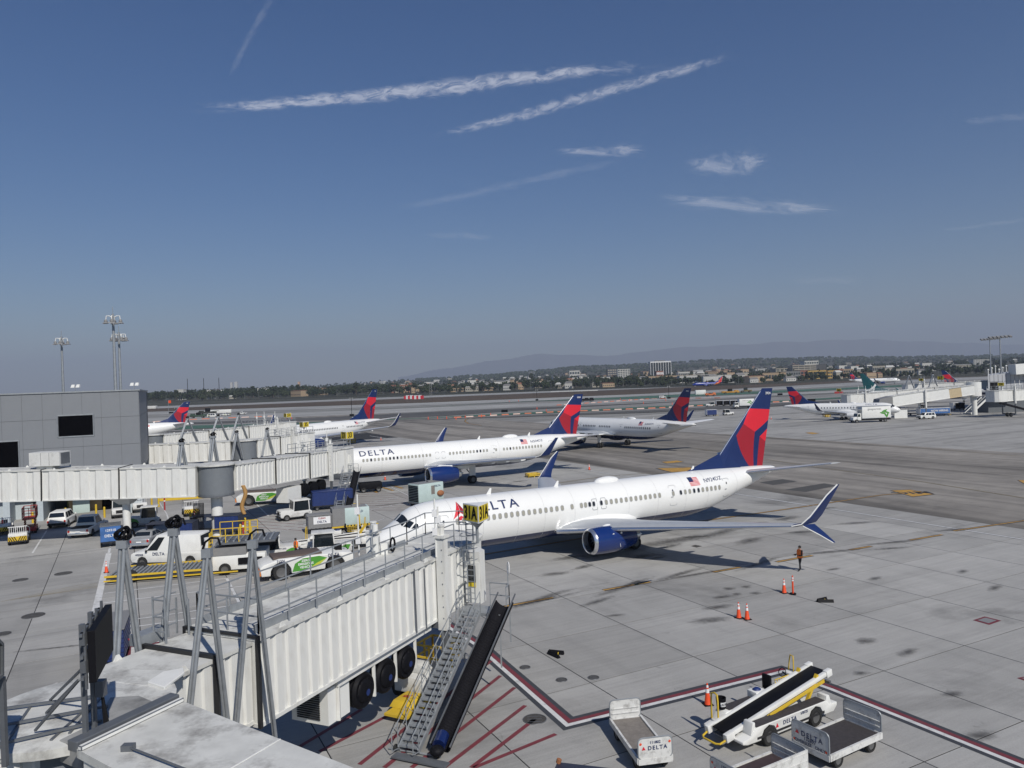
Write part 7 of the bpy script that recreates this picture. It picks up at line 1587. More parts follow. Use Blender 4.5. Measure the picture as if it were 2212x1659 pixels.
# hose and lettering bundle of the ground power trailer beyond; belt loader by the nose
def belt_loader(label, px, py, rz, detail=True, scale=1.0, tilt=13, name='belt_loader', flip=1, group='belt loaders'):
 t = thing(name, label, 'belt loader', gr(px, py), rz, group); t.scale = (scale,) * 3
 # chassis: two low side bodies with wheel arches, driver seat on the left side
 xs = [-1.6, 1.6]; r = .42
 def side_body(y0, y1, hgt):
  pr = [(-3.0, .42)]
  for xw in xs: pr += [(xw - r - .12, .4)] + [(xw + (r + .1) * math.cos(R(a)), r + (r + .1) * math.sin(R(a))) for a in (165, 130, 90, 50, 15)] + [(xw + r + .12, .4)]
  pr += [(2.9, .4), (3.15, .62), (3.15, .78), (2.6, .8), (2.35, hgt), (-2.45, hgt), (-2.75, .72), (-3.3, .62), (-3.3, .5)]
  b = MB(); b.prism([(x, y0, z) for x, z in pr], (0, y1 - y0, 0)); return b
 rb = side_body(-1.15, -.55, 1.02).build('right_body', WHITE, t, bevel=.03); lb = side_body(.55, 1.15, 1.12).build('left_body', WHITE, t, bevel=.03)
 MB().box(-2.9, 2.7, -.56, .56, .45, .62).build('frame', WHITE, t); MB().box(-2.4, 2.3, -1.12, -.6, 1.022, 1.05).build('walk_surface', DECK_D, t); MB().box(-2.2, .5, .6, 1.12, 1.122, 1.15).build('walk_surface', DECK_D, t)
 MB().box(-2.4, 2.2, -1.165, -1.15, .5, .6).build('side_bumper', DARK, t)
 for x in (2.45,): MB().hexa([(x - .05, -1.1, .8), (x + .35, -1.1, .8), (x + .35, -.6, .8), (x - .05, -.6, .8), (x - .0, -1.1, 1.2), (x + .2, -1.1, 1.2), (x + .2, -.6, 1.2), (x, -.6, 1.2)]).build('fender', WHITE, t, bevel=.02)
 MB().hexa([(-2.75, -1.1, .74), (-2.45, -1.1, .74), (-2.45, -.6, .74), (-2.75, -.6, .74), (-2.6, -1.1, 1.25), (-2.45, -1.1, 1.25), (-2.45, -.6, 1.25), (-2.6, -.6, 1.25)]).build('fender', WHITE, t, bevel=.02)
 put_wheels(t, xs, 2.3, r, .28)
 # conveyor boom
 bo = bpy.data.objects.new('conveyor', None);
 a = R(tilt); c, s_ = math.cos(a), math.sin(a); o_ = V((-3.6, 0, .78))
 Mx = Matrix(((c, 0, -s * 0 - s_, o_.x), (0, 1, 0, 0), (s_, 0, c, o_.z), (0, 0, 0, 1))) if False else Matrix.Translation(o_) @ Matrix.Rotation(-a, 4, 'Y')
 BL = 7.2; b = MB()
 b.box(.1, BL - .1, -.42, .42, -.02, .03); bm_ = b.build('belt', BLACK, t, bevel=.03); bm_.matrix_local = Mx
 b = MB(); b.box(0, BL, -.62, -.43, -.12, .08); b.box(0, BL, .43, .62, -.12, .08); b.box(BL - .35, BL + .05, -.66, -.42, -.2, .12); b.box(BL - .35, BL + .05, .42, .66, -.2, .12); b.box(-.15, .35, -.66, -.43, -.25, .1); b.box(-.15, .35, .43, .66, -.25, .1); f_ = b.build('boom_side', WHITE, t, bevel=.02); f_.matrix_local = Mx
 b = MB()
 b.box(1.0, BL - .6, -.66, -.62, -.3, -.14); b.box(1.4, 3.4, -.7, -.66, -.42, -.3); b.box(2.6, BL - 1.2, -.72, -.68, -.22, -.12); f2 = b.build('boom_rail', YEL, t); f2.matrix_local = Mx
 b = MB(); b.tube([(.0, -.55, -.15), (-.45, -.5, -.2), (-.55, -.35, -.2), (-.55, .35, -.2), (-.45, .5, -.2), (0, .55, -.15)], .045, 8); b.build('end_bumper', YEL, t).matrix_local = Mx
 b = MB(); b.box(.1, BL - .2, -.42, .42, -.3, -.26); b.bar((BL - .5, -.9, -.25), (BL - .5, -.6, -.25), .12); b.build('underside', STEEL, t).matrix_local = Mx
 for y in (-.5, .5): MB().bar((1.6, y, .6), (2.6, y, 2.0), .14, .14).build('lift_arm', YEL, t)
 # driver place at the front left
 MB().box(1.5, 2.5, .6, 1.2, 1.1, 1.35).build('dash', WHITE, t, bevel=.03); MB().box(2.2, 2.6, .6, 1.2, 1.1, 1.75).build('console', WHITE, t, bevel=.05)
 st = MB(); st.box(.75, 1.3, .65, 1.15, 1.2, 1.35); st.box(.65, .8, .65, 1.15, 1.3, 2.0); st.build('seat', BLACK, t, bevel=.05)
 b = MB(); b.tube([(1.85 + .08 * math.sin(q), .9 + .2 * math.cos(q), 1.85 + .18 * math.sin(q)) for q in [2 * math.pi * k / 14 for k in range(14)]], .022, 6, closed=True); b.bar((2.2, .9, 1.6), (1.88, .9, 1.85), .06); b.build('steering_wheel', BLACK, t)
 b = MB()
 for k in range(7): b.bar((.95 + .17 * k, .6, 1.3), (.95 + .17 * k, .6, 1.78), .025)
 for z in (1.3, 1.45, 1.62, 1.78): b.bar((.95, .6, z), (1.97, .6, z), .03)
 b.build('guard_grid', YEL, t, smooth=False); MB().tube([(2.5, .75, 1.7), (2.5, .75, 2.3), (2.55, .8, 2.5), (2.6, 1.0, 2.5), (2.6, 1.05, 2.3), (2.55, 1.1, 1.7)], .03, 8).build('grab_rail', YEL, t)
 MB().box(-.35, .35, .62, 1.18, 1.12, 1.45).build('storage_bin', WHITE, t, bevel=.02); MB().ball((0, .9, 1.42), .24, .2, .14, 6).build('bag', BLUE_T, t)
 MB().tube([(-2.9, .62, .75), (-2.9, .62, 1.7), (-2.85, .7, 1.95), (-2.8, .9, 1.98), (-2.8, 1.1, 1.9), (-2.8, 1.12, 1.6), (-2.8, 1.12, .75)], .04, 8).build('grab_rail', YEL, t)
 if detail:
  text('DELTA', .26, TXT_BLUE, t, (-.25, -1.155, .8), (1, 0, 0), (0, 0, 1), spacing=1.25, off=.012); text('570725', .17, TXT_BLUE, t, (.75, -1.155, .9), (1, 0, 0), (0, 0, 1), off=.012)
  m_ = MB(); m_.poly([(-1.2, -1.165, .7), (-1.0, -1.165, .7), (-1.1, -1.165, .9)]); m_.build('logo', RED_A, t)
  bk = thing('bucket', 'black bucket with white label at the rear of the front belt loader', 'bucket', t.matrix_basis @ V((-2.35, .95, 1.15)), rz); MB().lathe([(0, .01), (0, .17), (.42, .2), (.42, .18), (.04, .15), (.04, .01)], (0, 0, 0), 'z', 20).build('pail', BLACK, bk)
  MB().loft([[(.2 * math.cos(R(q)), .2 * math.sin(R(q)), z) for q in range(-140, -60, 10)] for z in (.12, .28)], closed=False, caps=False).build('label', REFL, bk); text('FOD', .13, BLACK, bk, (-.03, -.205, .2), (1, -.1, 0), (0, 0, 1), off=.005)
 return t
rzb = heading(1520, 1610, 1770, 1460)
belt_loader('white belt loader with black inclined belt and yellow rails, front right', *project((9.85, 29.85, 0)), R(31.5), scale=.85, tilt=9.5)
belt_loader('yellow railed belt loader parked by the grey container cart and airliner nose', 730, 1183, R(12), detail=False, tilt=4, scale=.95)
# open luggage carts in the foreground
def flat_cart(label, px, py, rz, L=3.4, W=1.75, deck=DECK, hz=.55, eh=.85, txt=None, num=None, extra=None, sides=False, group='open flat carts', end0=True):
 t = thing('flat_cart', label, 'flat cart', gr(px, py), rz, group); x1, x0 = L / 2, -L / 2
 MB().box(x0, x1, -W / 2, W / 2, hz - .12, hz).build('deck', deck, t); b = MB()
 for s_ in (-1, 1): b.box(x0, x1, s_ * W / 2 - .04, s_ * W / 2 + .04, hz - .16, hz + .06)
 b.box(x0 - .03, x0 + .05, -W / 2, W / 2, hz - .18, hz + .03).box(x1 - .05, x1 + .03, -W / 2, W / 2, hz - .18, hz + .03); b.build('frame', CART_W, t, smooth=False)
 b = MB(); b.box(-.02, .02, 0, 0, 0, 0)
 for x in ((x0, x1) if end0 else (x1,)):
  rr_ = rrect(W, eh, .16); b = MB(); b.prism([(x - .02, y, z + hz + eh / 2) for y, z in rr_], (.035, 0, 0)); eo = b.build('end_panel', CART_W, t, smooth=False)
  n = len(rr_); MB().tube([(x, y, z + hz + eh / 2) for y, z in rr_], .03, 6, closed=True).build('panel_rim', GALV, eo)
  sg = -1 if x == x0 else 1; ribs = MB()
  for z in (.3, .55): ribs.box(x - sg * .045 - .01, x - sg * .03 + .01, -W / 2 + .06, W / 2 - .06, hz + z * eh - .015, hz + z * eh + .015)
  ribs.build('panel_rib', CART_W, eo, smooth=False)
  if txt and x == x0:
   text('DELTA', W * .16, TXT_BLUE, eo, (x - .025, -.08, hz + eh * .52), (0, -1, 0), (0, 0, 1), spacing=1.3, off=.01); m_ = MB(); m_.poly([(x - .034, W * .29, hz + eh * .46), (x - .034, W * .4, hz + eh * .46), (x - .034, W * .345, hz + eh * .63)]); m_.build('logo', RED_A, eo)
   text(num, W * .11, TXT_BLUE, eo, (x - .025, 0, hz + eh * (.78 if not extra else .34)), (0, -1, 0), (0, 0, 1), off=.01)
   if extra: text(extra, W * .105, TXT_BLUE, eo, (x - .025, 0, hz + eh * .14), (0, -1, 0), (0, 0, 1), off=.01)
   for y in (-W * .43, W * .43): MB().disc((x - .035, y, hz + .12 if extra else hz + eh * .75), .045, 'x', 12).build('reflector', ORANGE, eo)
 if sides:
  for s_ in sides: b = MB(); b.box(x0, x1, s_ * (W / 2 + .02) - .02, s_ * (W / 2 + .02) + .02, hz - .1, hz + eh); b.build('side_panel', CART_W, t);
  for s_ in sides:
   for k in range(3): MB().box(x0 + .05, x1 - .05, s_ * (W / 2 + .045) - .012, s_ * (W / 2 + .045) + .012, hz + .1 + k * .26, hz + .13 + k * .26).build('panel_rib', CART_W, t)
 put_wheels(t, [x1 - .55, x0 + .55], W - .1, .27, .18)
 b = MB(); b.bar((x0 + .3, -.5, hz - .25), (x1 - .3, -.5, hz - .25), .08); b.bar((x0 + .3, .5, hz - .25), (x1 - .3, .5, hz - .25), .08)
 for x in (x0 + .55, x1 - .55): b.bar((x, -W / 2 + .2, .27), (x, W / 2 - .2, .27), .06)
 b.build('underframe', DARK, t, smooth=False); MB().bar((x1, 0, hz - .2), (x1 + .55, 0, .3), .07).build('tow_bar', STEEL, t)
 return t
flat_cart('empty flat cart with worn brown deck and numbered end panel, bottom centre', *project((4.3, 28.25, 0)), R(100), L=3.3, W=1.25, eh=.75, txt=True, num='111802')
flat_cart('oversize flat cart with dark deck and lettered end panel at bottom right', *project((11.48, 27.7, 0)), R(31), L=3.0, W=1.55, deck=DECK_D, txt=True, num='132897', extra='OVERSIZE   ONLY', eh=.8)
flat_cart('flat cart with purple brown deck and panelled side, cut by the bottom edge', *project((7.85, 25.35, 0)), R(30), L=2.95, W=1.5, deck=mat('purple_brown_deck', (.05, .032, .035), .8, var=.3, scale=5), txt=True, num='132898', sides=(-1,), eh=.72)
t = thing('covered_cart', 'corner of a dark blue cover with a rusty fitting at the bottom edge', 'cart', gr(1250, 1752), R(-10)); t.scale = (.85,) * 3; MB().hexa([(-1.2, -1, .9), (1.6, -1, .9), (1.6, 1.2, .9), (-1.0, 1.2, .9), (-1.1, -.9, 1.25), (1.5, -.9, 1.15), (1.5, 1.1, 1.15), (-.9, 1.1, 1.3)]).build('cover', mat('navy_cover', (.03, .035, .06), .6), t, bevel=.05); MB().cyl((-.85, 1.0, 1.3), (-.8, 1.0, 1.45), .1, 8).build('fitting', RUST, t); put_wheels(t, [-.6, 1.0], 1.9, .25)
# blue covered cart standing behind the display board
t = thing('covered_cart', 'blue ribbed cart with red lamp standing behind the black display board', 'cart', gr(240, 1424), R(112)); t.scale = (.8,) * 3; MB().box(-2.2, 2.2, -1, 1, .5, 2.5).build('body', BLUE_T, t, bevel=.04)
for k in range(6): MB().box(-2.24, 2.24, -1.04, 1.04, .7 + k * .3, .74 + k * .3).build('rib', AC_BLUE, t)
MB().ball((.5, -1.06, 1.0), .07, n=5).build('lamp', RED_L, t); put_wheels(t, [-1.6, 1.6], 1.9, .28); MB().box(-2.3, 2.3, -1.08, 1.08, 2.5, 2.56).build('top', CART_GREY, t)
# yellow servicing plate rig under the near bridge
t = thing('towbar_rig', 'yellow plate marked R on a white servicing rig under the near bridge', 'servicing rig', gr(862, 1530), R(62)); b = MB(); b.hexa([(-1.3, -.2, .25), (-1.3, -1.35, .25), (.5, -1.35, .25), (.5, -.2, .25), (-1.3, -.2, .35), (-1.3, -1.35, .35), (.5, -1.35, .35), (.5, -.2, .35)]); b.build('foot_plate', YEL, t)
b = MB(); b.hexa([(-.7, -1.1, .35), (.6, -1.1, .35), (.6, .0, .35), (-.7, .0, .35), (-.5, -.9, .6), (.5, -.9, .6), (.5, -.1, .6), (-.5, -.1, .6)]); b.build('hood', YEL, t, bevel=.03); text('R', .5, RED_P, t, (.0, -.5, .605), (1, 0, 0), (0, 1, 0), off=.01)
b = MB(); b.box(.5, 3.0, -.9, .6, .5, 1.2).box(1.0, 1.6, -.6, .2, 1.2, 1.6); b.build('machinery', WHITE_DIRTY, t, bevel=.05); b = MB(); rails(b, [(2.2, -.9, .9), (3.6, -.9, .9), (3.6, .6, .9), (2.2, .6, .9), (2.2, -.9, .9)], 1.1, .7, .04); b.build('basket', YEL, t, smooth=False); put_wheels(t, [1.2, 2.8], 1.5, .3)
# catering trucks
def box_truck(label, px, py, rz, L=8.5, H=3.7, small=False, lift_=False):
 t = thing('catering_truck', label, 'truck', gr(px, py), rz, 'catering trucks'); W = 2.4; x1, x0 = L / 2, -L / 2; cb = 1.9 if not small else 1.7
 MB().box(x0, x1 - 1.2, -.9, .9, .6, .9).build('chassis', DARK, t); MB().box(x0 + .1, x1 - cb - .5, -W / 2, W / 2, 1.15, H).build('cargo_box', WHITE, t, bevel=.05)
 b = MB(); b.box(x0 + .06, x1 - cb - .45, -W / 2 - .03, W / 2 + .03, 1.1, 1.22); b.box(x0 + .06, x1 - cb - .45, -W / 2 - .03, W / 2 + .03, H - .08, H + .02); b.build('box_rail', GALV, t)
 c0, c1 = x1 - cb - .3, x1 - (1.0 if not small else .1); b = MB(); b.hexa([(c0, -W / 2 + .15, .7), (c1, -W / 2 + .15, .7), (c1, W / 2 - .15, .7), (c0, W / 2 - .15, .7), (c0, -W / 2 + .25, 2.5), (c1 - .3, -W / 2 + .25, 2.5), (c1 - .3, W / 2 - .25, 2.5), (c0, W / 2 - .25, 2.5)]); b.build('cab', WHITE, t, bevel=.08)
 if not small: b = MB(); b.hexa([(c1 - .1, -W / 2 + .25, .7), (x1, -W / 2 + .4, .7), (x1, W / 2 - .4, .7), (c1 - .1, W / 2 - .25, .7), (c1 - .1, -W / 2 + .3, 1.65), (x1 - .15, -W / 2 + .45, 1.4), (x1 - .15, W / 2 - .45, 1.4), (c1 - .1, W / 2 - .3, 1.65)]); b.build('bonnet', WHITE, t, bevel=.06)
 m_ = MB(); m_.poly([(c1 - .05, -W / 2 + .3, 1.65), (c1 - .05, W / 2 - .3, 1.65), (c1 - .26, W / 2 - .35, 2.4), (c1 - .26, -W / 2 + .35, 2.4)]); m_.build('windscreen', GLASS, t, smooth=False)
 for s_ in (-1, 1): m_ = MB(); m_.poly([(c0 + .2, s_ * (W / 2 - .17), 1.6), (c1 - .2, s_ * (W / 2 - .17), 1.6), (c1 - .4, s_ * (W / 2 - .215), 2.35), (c0 + .2, s_ * (W / 2 - .215), 2.35)]); m_.build('side_window', GLASS, t, smooth=False)
 put_wheels(t, [x1 - .9 if not small else x1 - 1.0, x0 + 1.7], W, .48, .3); MB().box(x1 - .1, x1 + .1, -W / 2 + .2, W / 2 - .2, .5, .8).build('bumper', STEEL, t)
 for s_ in (-1, 1):
  text('gategourmet', .72 if not small else .5, CART_GREY, t, (x0 + (L - cb) * .55, s_ * (W / 2 + .0), H - .75), (-s_, 0, 0), (0, 0, 1), off=.03, bold=0)
  for (u, z, a_) in ((.9, 2.6, 20), (1.5, 3.0, -20), (1.3, 2.0, 60), (.7, 1.9, 110), (2.0, 2.4, 10)):
   m_ = MB(); ca, sa = math.cos(R(a_)), math.sin(R(a_)); pts = [(.7 * math.cos(q) * (1 if abs(math.cos(q)) < .9 else 1.2), .22 * math.sin(q)) for q in [2 * math.pi * k / 14 for k in range(14)]]
   xb = (x0 + .4 + u) if s_ > 0 else (x0 + .4 + u); k_ = .8 if small else 1; m_.poly([(xb + (p[0] * ca - p[1] * sa) * k_, s_ * (W / 2 + .02 + .002 * z), min(H - .15, z + (p[0] * sa + p[1] * ca) * k_)) for p in pts]); m_.build('leaf_print', GREEN, t, smooth=False)
 if lift_: b = MB(); b.box(c0 - .2, c1 + .3, -W / 2, W / 2, H - .9, H - .75); rails(b, [(c0, -W / 2, H - .75), (c1 + .3, -W / 2, H - .75)], 1.0, .8, .03); b.build('front_platform', GALV, t); MB().bar((x0 + 2.6, -W / 2, 1.0), (x1 - 2.8, -W / 2, .5), .1).build('stabiliser_leg', YEL, t)
 return t
box_truck('white catering truck with green leaf print parked before the regional airliner', 1880, 912, math.pi + .08, 10.5, 4.3, lift_=True)
box_truck('smaller white catering truck seen left of the nearest tail fin', 1606, 882, math.pi + .05, 8.4, 4.0, small=True)
# scissor lift
t = thing('scissor_lift', 'red scissor lift with guard rails beside the hazard board tug', 'scissor lift', gr(66, 1150), R(118)); MB().box(-1.2, 1.2, -.6, .6, .3, .7).build('base', RED_P, t, bevel=.03); put_wheels(t, [-.8, .8], 1.2, .25); b = MB()
for s_ in (-.45, .45):
 for k in range(3): b.bar((-.9, s_, .7 + k * .25), (.9, s_, .95 + k * .25), .08); b.bar((.9, s_, .7 + k * .25), (-.9, s_, .95 + k * .25), .08)
b.build('scissor', RED_P, t); MB().box(-1.2, 1.2, -.6, .6, 1.5, 1.6).build('platform', RED_P, t); b = MB(); rails(b, [(-1.2, -.6, 1.6), (1.2, -.6, 1.6), (1.2, .6, 1.6), (-1.2, .6, 1.6), (-1.2, -.6, 1.6)], 1.1, .8, .03); b.build('guard_rail', RED_P, t)
# cones, post, chocks
def cone(label, px, py, h=.91, group='traffic cones', loc=None):
 t = thing('traffic_cone', label, 'traffic cone', loc or gr(px, py), rnd.uniform(0, 1), group); MB().box(-.2, .2, -.2, .2, 0, .04).build('base', BLACK, t, bevel=.01)
 MB().lathe([(.03, .155), (.06, .14), (h, .03), (h, .005)], (0, 0, 0), 'z', 20).build('body', ORANGE, t)
 for z0, z1 in ((.52, .68), (.74, .84)):
  r0_, r1_ = lerp(.14, .03, (z0 * h / .91 - .06) / (h - .06)) + .004, lerp(.14, .03, (z1 * h / .91 - .06) / (h - .06)) + .004; MB().lathe([(z0 * h / .91, r0_), (z1 * h / .91, r1_)], (0, 0, 0), 'z', 20).build('reflective_band', REFL, t)
 return t
cone('left cone of the close pair on the open apron', 1596, 1335); cone('right cone of the close pair on the open apron', 1614, 1338); cone('traffic cone standing left of the red post', 1694, 1281); cone('traffic cone behind the front belt loader', 1529, 1522)
cone('traffic cone on the apron behind the far wing tip', 1273, 1015); cone('traffic cone by the thick white line left of the van', 230, 1237); cone('traffic cone under the belly of the second airliner', 832, 1037); cone('traffic cone far beyond the second airliner near the yellow frame', 823, 951)
cone('traffic cone far right beside the catering truck', 1917, 905); cone('traffic cone left of the regional airliner tail', 1666, 906); cone('traffic cone on the hood of the leftmost tug', 0, 0, .7, loc=gr(8, 1152) + V((.3, -.6, 1.12)))
cone('left cone of two between the nearest tail and the regional airliner', 1609 - 8 + 50, 888); cone('right cone of two between the nearest tail and the regional airliner', 1660, 888)
t = thing('delineator_post', 'slim red post with white bands right of a single cone', 'post', gr(1713, 1284)); MB().cyl((0, 0, 0), (0, 0, .08), .2, 16).build('base', BLACK, t); MB().cyl((0, 0, .08), (0, 0, 1.12), .055, 12).build('body', ORANGE, t); MB().tube([(0, 0, 1.12), (0, 0, 1.2)], .035, 8).build('loop', ORANGE, t)
for z in (.85, 1.0): MB().cyl((0, 0, z), (0, 0, z + .09), .058, 12).build('reflective_band', REFL, t)
def chock(label, px, py, rz):
 t = thing('wheel_chock', label, 'wheel chock', gr(px, py), rz, 'wheel chocks'); MB().prism([(-.45, -.09, 0), (.45, -.09, 0), (.45, .0, .17), (-.45, .0, .17)], (0, .01, 0)).build('block', BLACK, t)
 b = MB(); b.prism([(-.45, -.1, .0), (-.45, .1, 0), (-.45, 0, .18)], (.9, 0, 0)); b.build('wedge', BLACK, t); b = MB(); b.T = Matrix.Translation((-.15, .3, 0)) @ Matrix.Rotation(.6, 4, 'Z'); b.prism([(-.4, -.1, 0), (-.4, .1, 0), (-.4, 0, .2)], (.8, 0, 0)); b.build('wedge', BLACK, t); MB().tube([(.3, .05, .15), (.1, .2, .05), (.0, .3, .12)], .02, 5).build('rope', YEL, t)
chock('rubber wheel chock pair lying right of the red post', 1784, 1301, R(-8)); chock('rubber wheel chock pair lying between the manhole covers and yellow dash', 1196, 1417, R(-55))
# yellow frames and small equipment
for lab, x, y in (('yellow tubular frame cart beyond the second bridge sign', 760, 957), ('small yellow chock stand between the two airliners', 1151, 1030), ('yellow tubular frame beside the regional airliner tail', 1786, 901)):
 t = thing('wheel_chock_trolley', lab, 'equipment frame', gr(x, y), R(20)); b = MB(); rails(b, [(-.9, -.6, 0), (.9, -.6, 0), (.9, .6, 0), (-.9, .6, 0), (-.9, -.6, 0)], 1.2 if x != 1151 else .5, .9, .06); b.build('frame', YEL, t); MB().box(-.8, .8, -.5, .5, .15, .3).build('tray', YEL, t)
t = thing('tail_stand', 'dark dollies under the nose of the second airliner', 'dolly', gr(800, 1062), R(20)); MB().box(-1.5, 1.5, -.8, .8, .4, 1.3).build('body', BLACK, t, bevel=.05); put_wheels(t, [-1, 1], 1.6, .35)
for lab, x, y, rz_, cl_ in (('coiled black hose lying beside the airliner nose wheel', 830, 1190, .3, BLACK), ('black ground power cable curving from the near bridge to the nose', 905, 1225, 1.0, BLACK)):
 t = thing('ground_cable', lab, 'cable', gr(x, y), rz_); MB().tube([(k * .45, .5 * math.sin(k * .9), .05) for k in range(12)], .05, 6).build('hose', cl_, t)
# ------------------------------------------------------------------ people
SKIN = mat('skin', (.28, .16, .11), .6, var=.05); NAVY = mat('dark_trousers', (.012, .013, .018), .8, var=.2); JACKET = mat('dark_jacket', (.05, .045, .04), .8, var=.2); HAIR = mat('black_hair', (.01, .009, .008), .7); VEST = mat('orange_vest', (.95, .2, .03), .6, var=.05); VEST_Y = mat('lime_vest', (.5, .6, .05), .6)
def person(label, loc, rz, h=1.75, arms='hold', vest=VEST, stride=.12, low=False):
 t = thing('person', label, 'person', loc, rz, None); k = h / 1.75
 P = {'hip': (0, 0, .95), 'waist': (0, 0, 1.1), 'chest': (.01, 0, 1.32), 'neck': (0, 0, 1.49), 'head': (.02, 0, 1.6), 'crown': (.01, 0, 1.7)}
 Rr = {'hip': (.15, .12), 'waist': (.14, .11), 'chest': (.17, .12), 'neck': (.06, .06), 'head': (.09, .1), 'crown': (.06, .07)}
 E_ = [('hip', 'waist'), ('waist', 'chest'), ('chest', 'neck'), ('neck', 'head'), ('head', 'crown')]
 for s_, n in ((-1, 'r'), (1, 'l')):
  st = stride * s_; bend = {'hold': ((.05, 1.1), (.3, 1.12)), 'down': ((0, 1.12), (.06, .86)), 'up': ((.15, 1.25), (.4, 1.35))}[arms]
  for nm, p, r in (('th', (st * .2, s_ * .1, .88), (.1, .1)), ('kn', (.03 + st * .6, s_ * .11, .5), (.062, .065)), ('an', (st, s_ * .11, .09), (.042, .045)), ('to', (st + .17, s_ * .12, .035), (.04, .03)),
       ('sh', (0, s_ * .19, 1.42), (.07, .07)), ('el', (bend[0][0] - .03, s_ * .26, bend[0][1]), (.047, .047)), ('wr', (bend[1][0], s_ * .2, bend[1][1]), (.032, .03)), ('ha', (bend[1][0] + .08, s_ * .18, bend[1][1] - .01), (.035, .02))): P[nm + n] = p; Rr[nm + n] = r
  E_ += [('hip', 'th' + n), ('th' + n, 'kn' + n), ('kn' + n, 'an' + n), ('an' + n, 'to' + n), ('chest', 'sh' + n), ('sh' + n, 'el' + n), ('el' + n, 'wr' + n), ('wr' + n, 'ha' + n)]
 names = list(P); me = bpy.data.meshes.new('sk'); me.from_pydata([tuple(c * k for c in P[n]) for n in names], [(names.index(a), names.index(c)) for a, c in E_], [])
 ob = bpy.data.objects.new('sk', me); scene.collection.objects.link(ob); md = ob.modifiers.new('skin', 'SKIN'); ob.modifiers.new('sub', 'SUBSURF').levels = 1
 for n, sv in zip(names, me.skin_vertices[0].data): sv.radius = [r * k for r in Rr[n]]; sv.use_root = n == 'hip'
 bpy.context.view_layer.update(); dg = bpy.context.evaluated_depsgraph_get(); bm_ = bpy.data.meshes.new_from_object(ob.evaluated_get(dg)); bpy.data.objects.remove(ob); bpy.data.meshes.remove(me)
 bm_.name = 'body'; bm_.materials.clear()
 for m_ in (NAVY, JACKET, SKIN): bm_.materials.append(m_)
 for p in bm_.polygons:
  z, x = p.center.z / k, p.center.x / k; p.use_smooth = True
  hand = abs(p.center.y / k) > .12 and ((arms == 'hold' and x > .3 and z > 1.0) or (arms == 'down' and z < .9 and z > .8 and x > .05 and abs(p.center.y / k) > .17) or (arms == 'up' and x > .38))
  p.material_index = 2 if z > 1.47 or hand else 1 if z > .98 else 0
 place('body', bm_, t)
 if vest:
  rings = [[(rx * k * math.cos(a) + .005, ry * k * math.sin(a), z * k) for a in [2 * math.pi * q / 16 for q in range(16)]] for z, rx, ry in ((.92, .2, .21), (1.1, .19, .2), (1.3, .2, .22), (1.42, .16, .22), (1.48, .09, .13))]
  b = MB(); b.loft(rings, caps=False); vo = b.build('safety_vest', vest, t)
  for z in (1.05,): MB().loft([[(.2 * k * math.cos(a) + .005, .21 * k * math.sin(a), zz * k) for a in [2 * math.pi * q / 16 for q in range(16)]] for zz in (z, z + .06)], caps=False).build('reflective_band', LIME, vo)
 MB().ball((-.01 * k, 0, 1.66 * k), .105 * k, .1 * k, .1 * k, 7).build('hair', HAIR, t); MB().box(.1 * k, .13 * k, -.012, .012, 1.585 * k, 1.62 * k).build('nose', SKIN, t, bevel=.004)
 return t
p_ = person('person in orange safety vest and dark trousers standing on the open apron, facing left', gr(1729, 1233), R(195), 1.78, 'hold')
ph = MB(); ph.box(.37, .39, -.05, .05, 1.1, 1.2).build('phone', BLACK, p_)
cd_ = d2
person('person in orange vest standing at the end of the second bridge', V((-21.2, 95.6, 3.45)), R(60), 1.75, 'up')
person('person in orange and black seated low at the rear of the green pushback', gr(630, 1222) + V((.3, .3, .55)), R(10), 1.6, 'down')
for k, (x, y) in enumerate(((486, 900), (497, 899), (451, 902), (432, 901))): person(('leftmost', 'second', 'third', 'fourth')[3 - k] + ' lime vested worker by the far white van', gr(x, y), .5 * k, 1.75, 'down', VEST_Y)
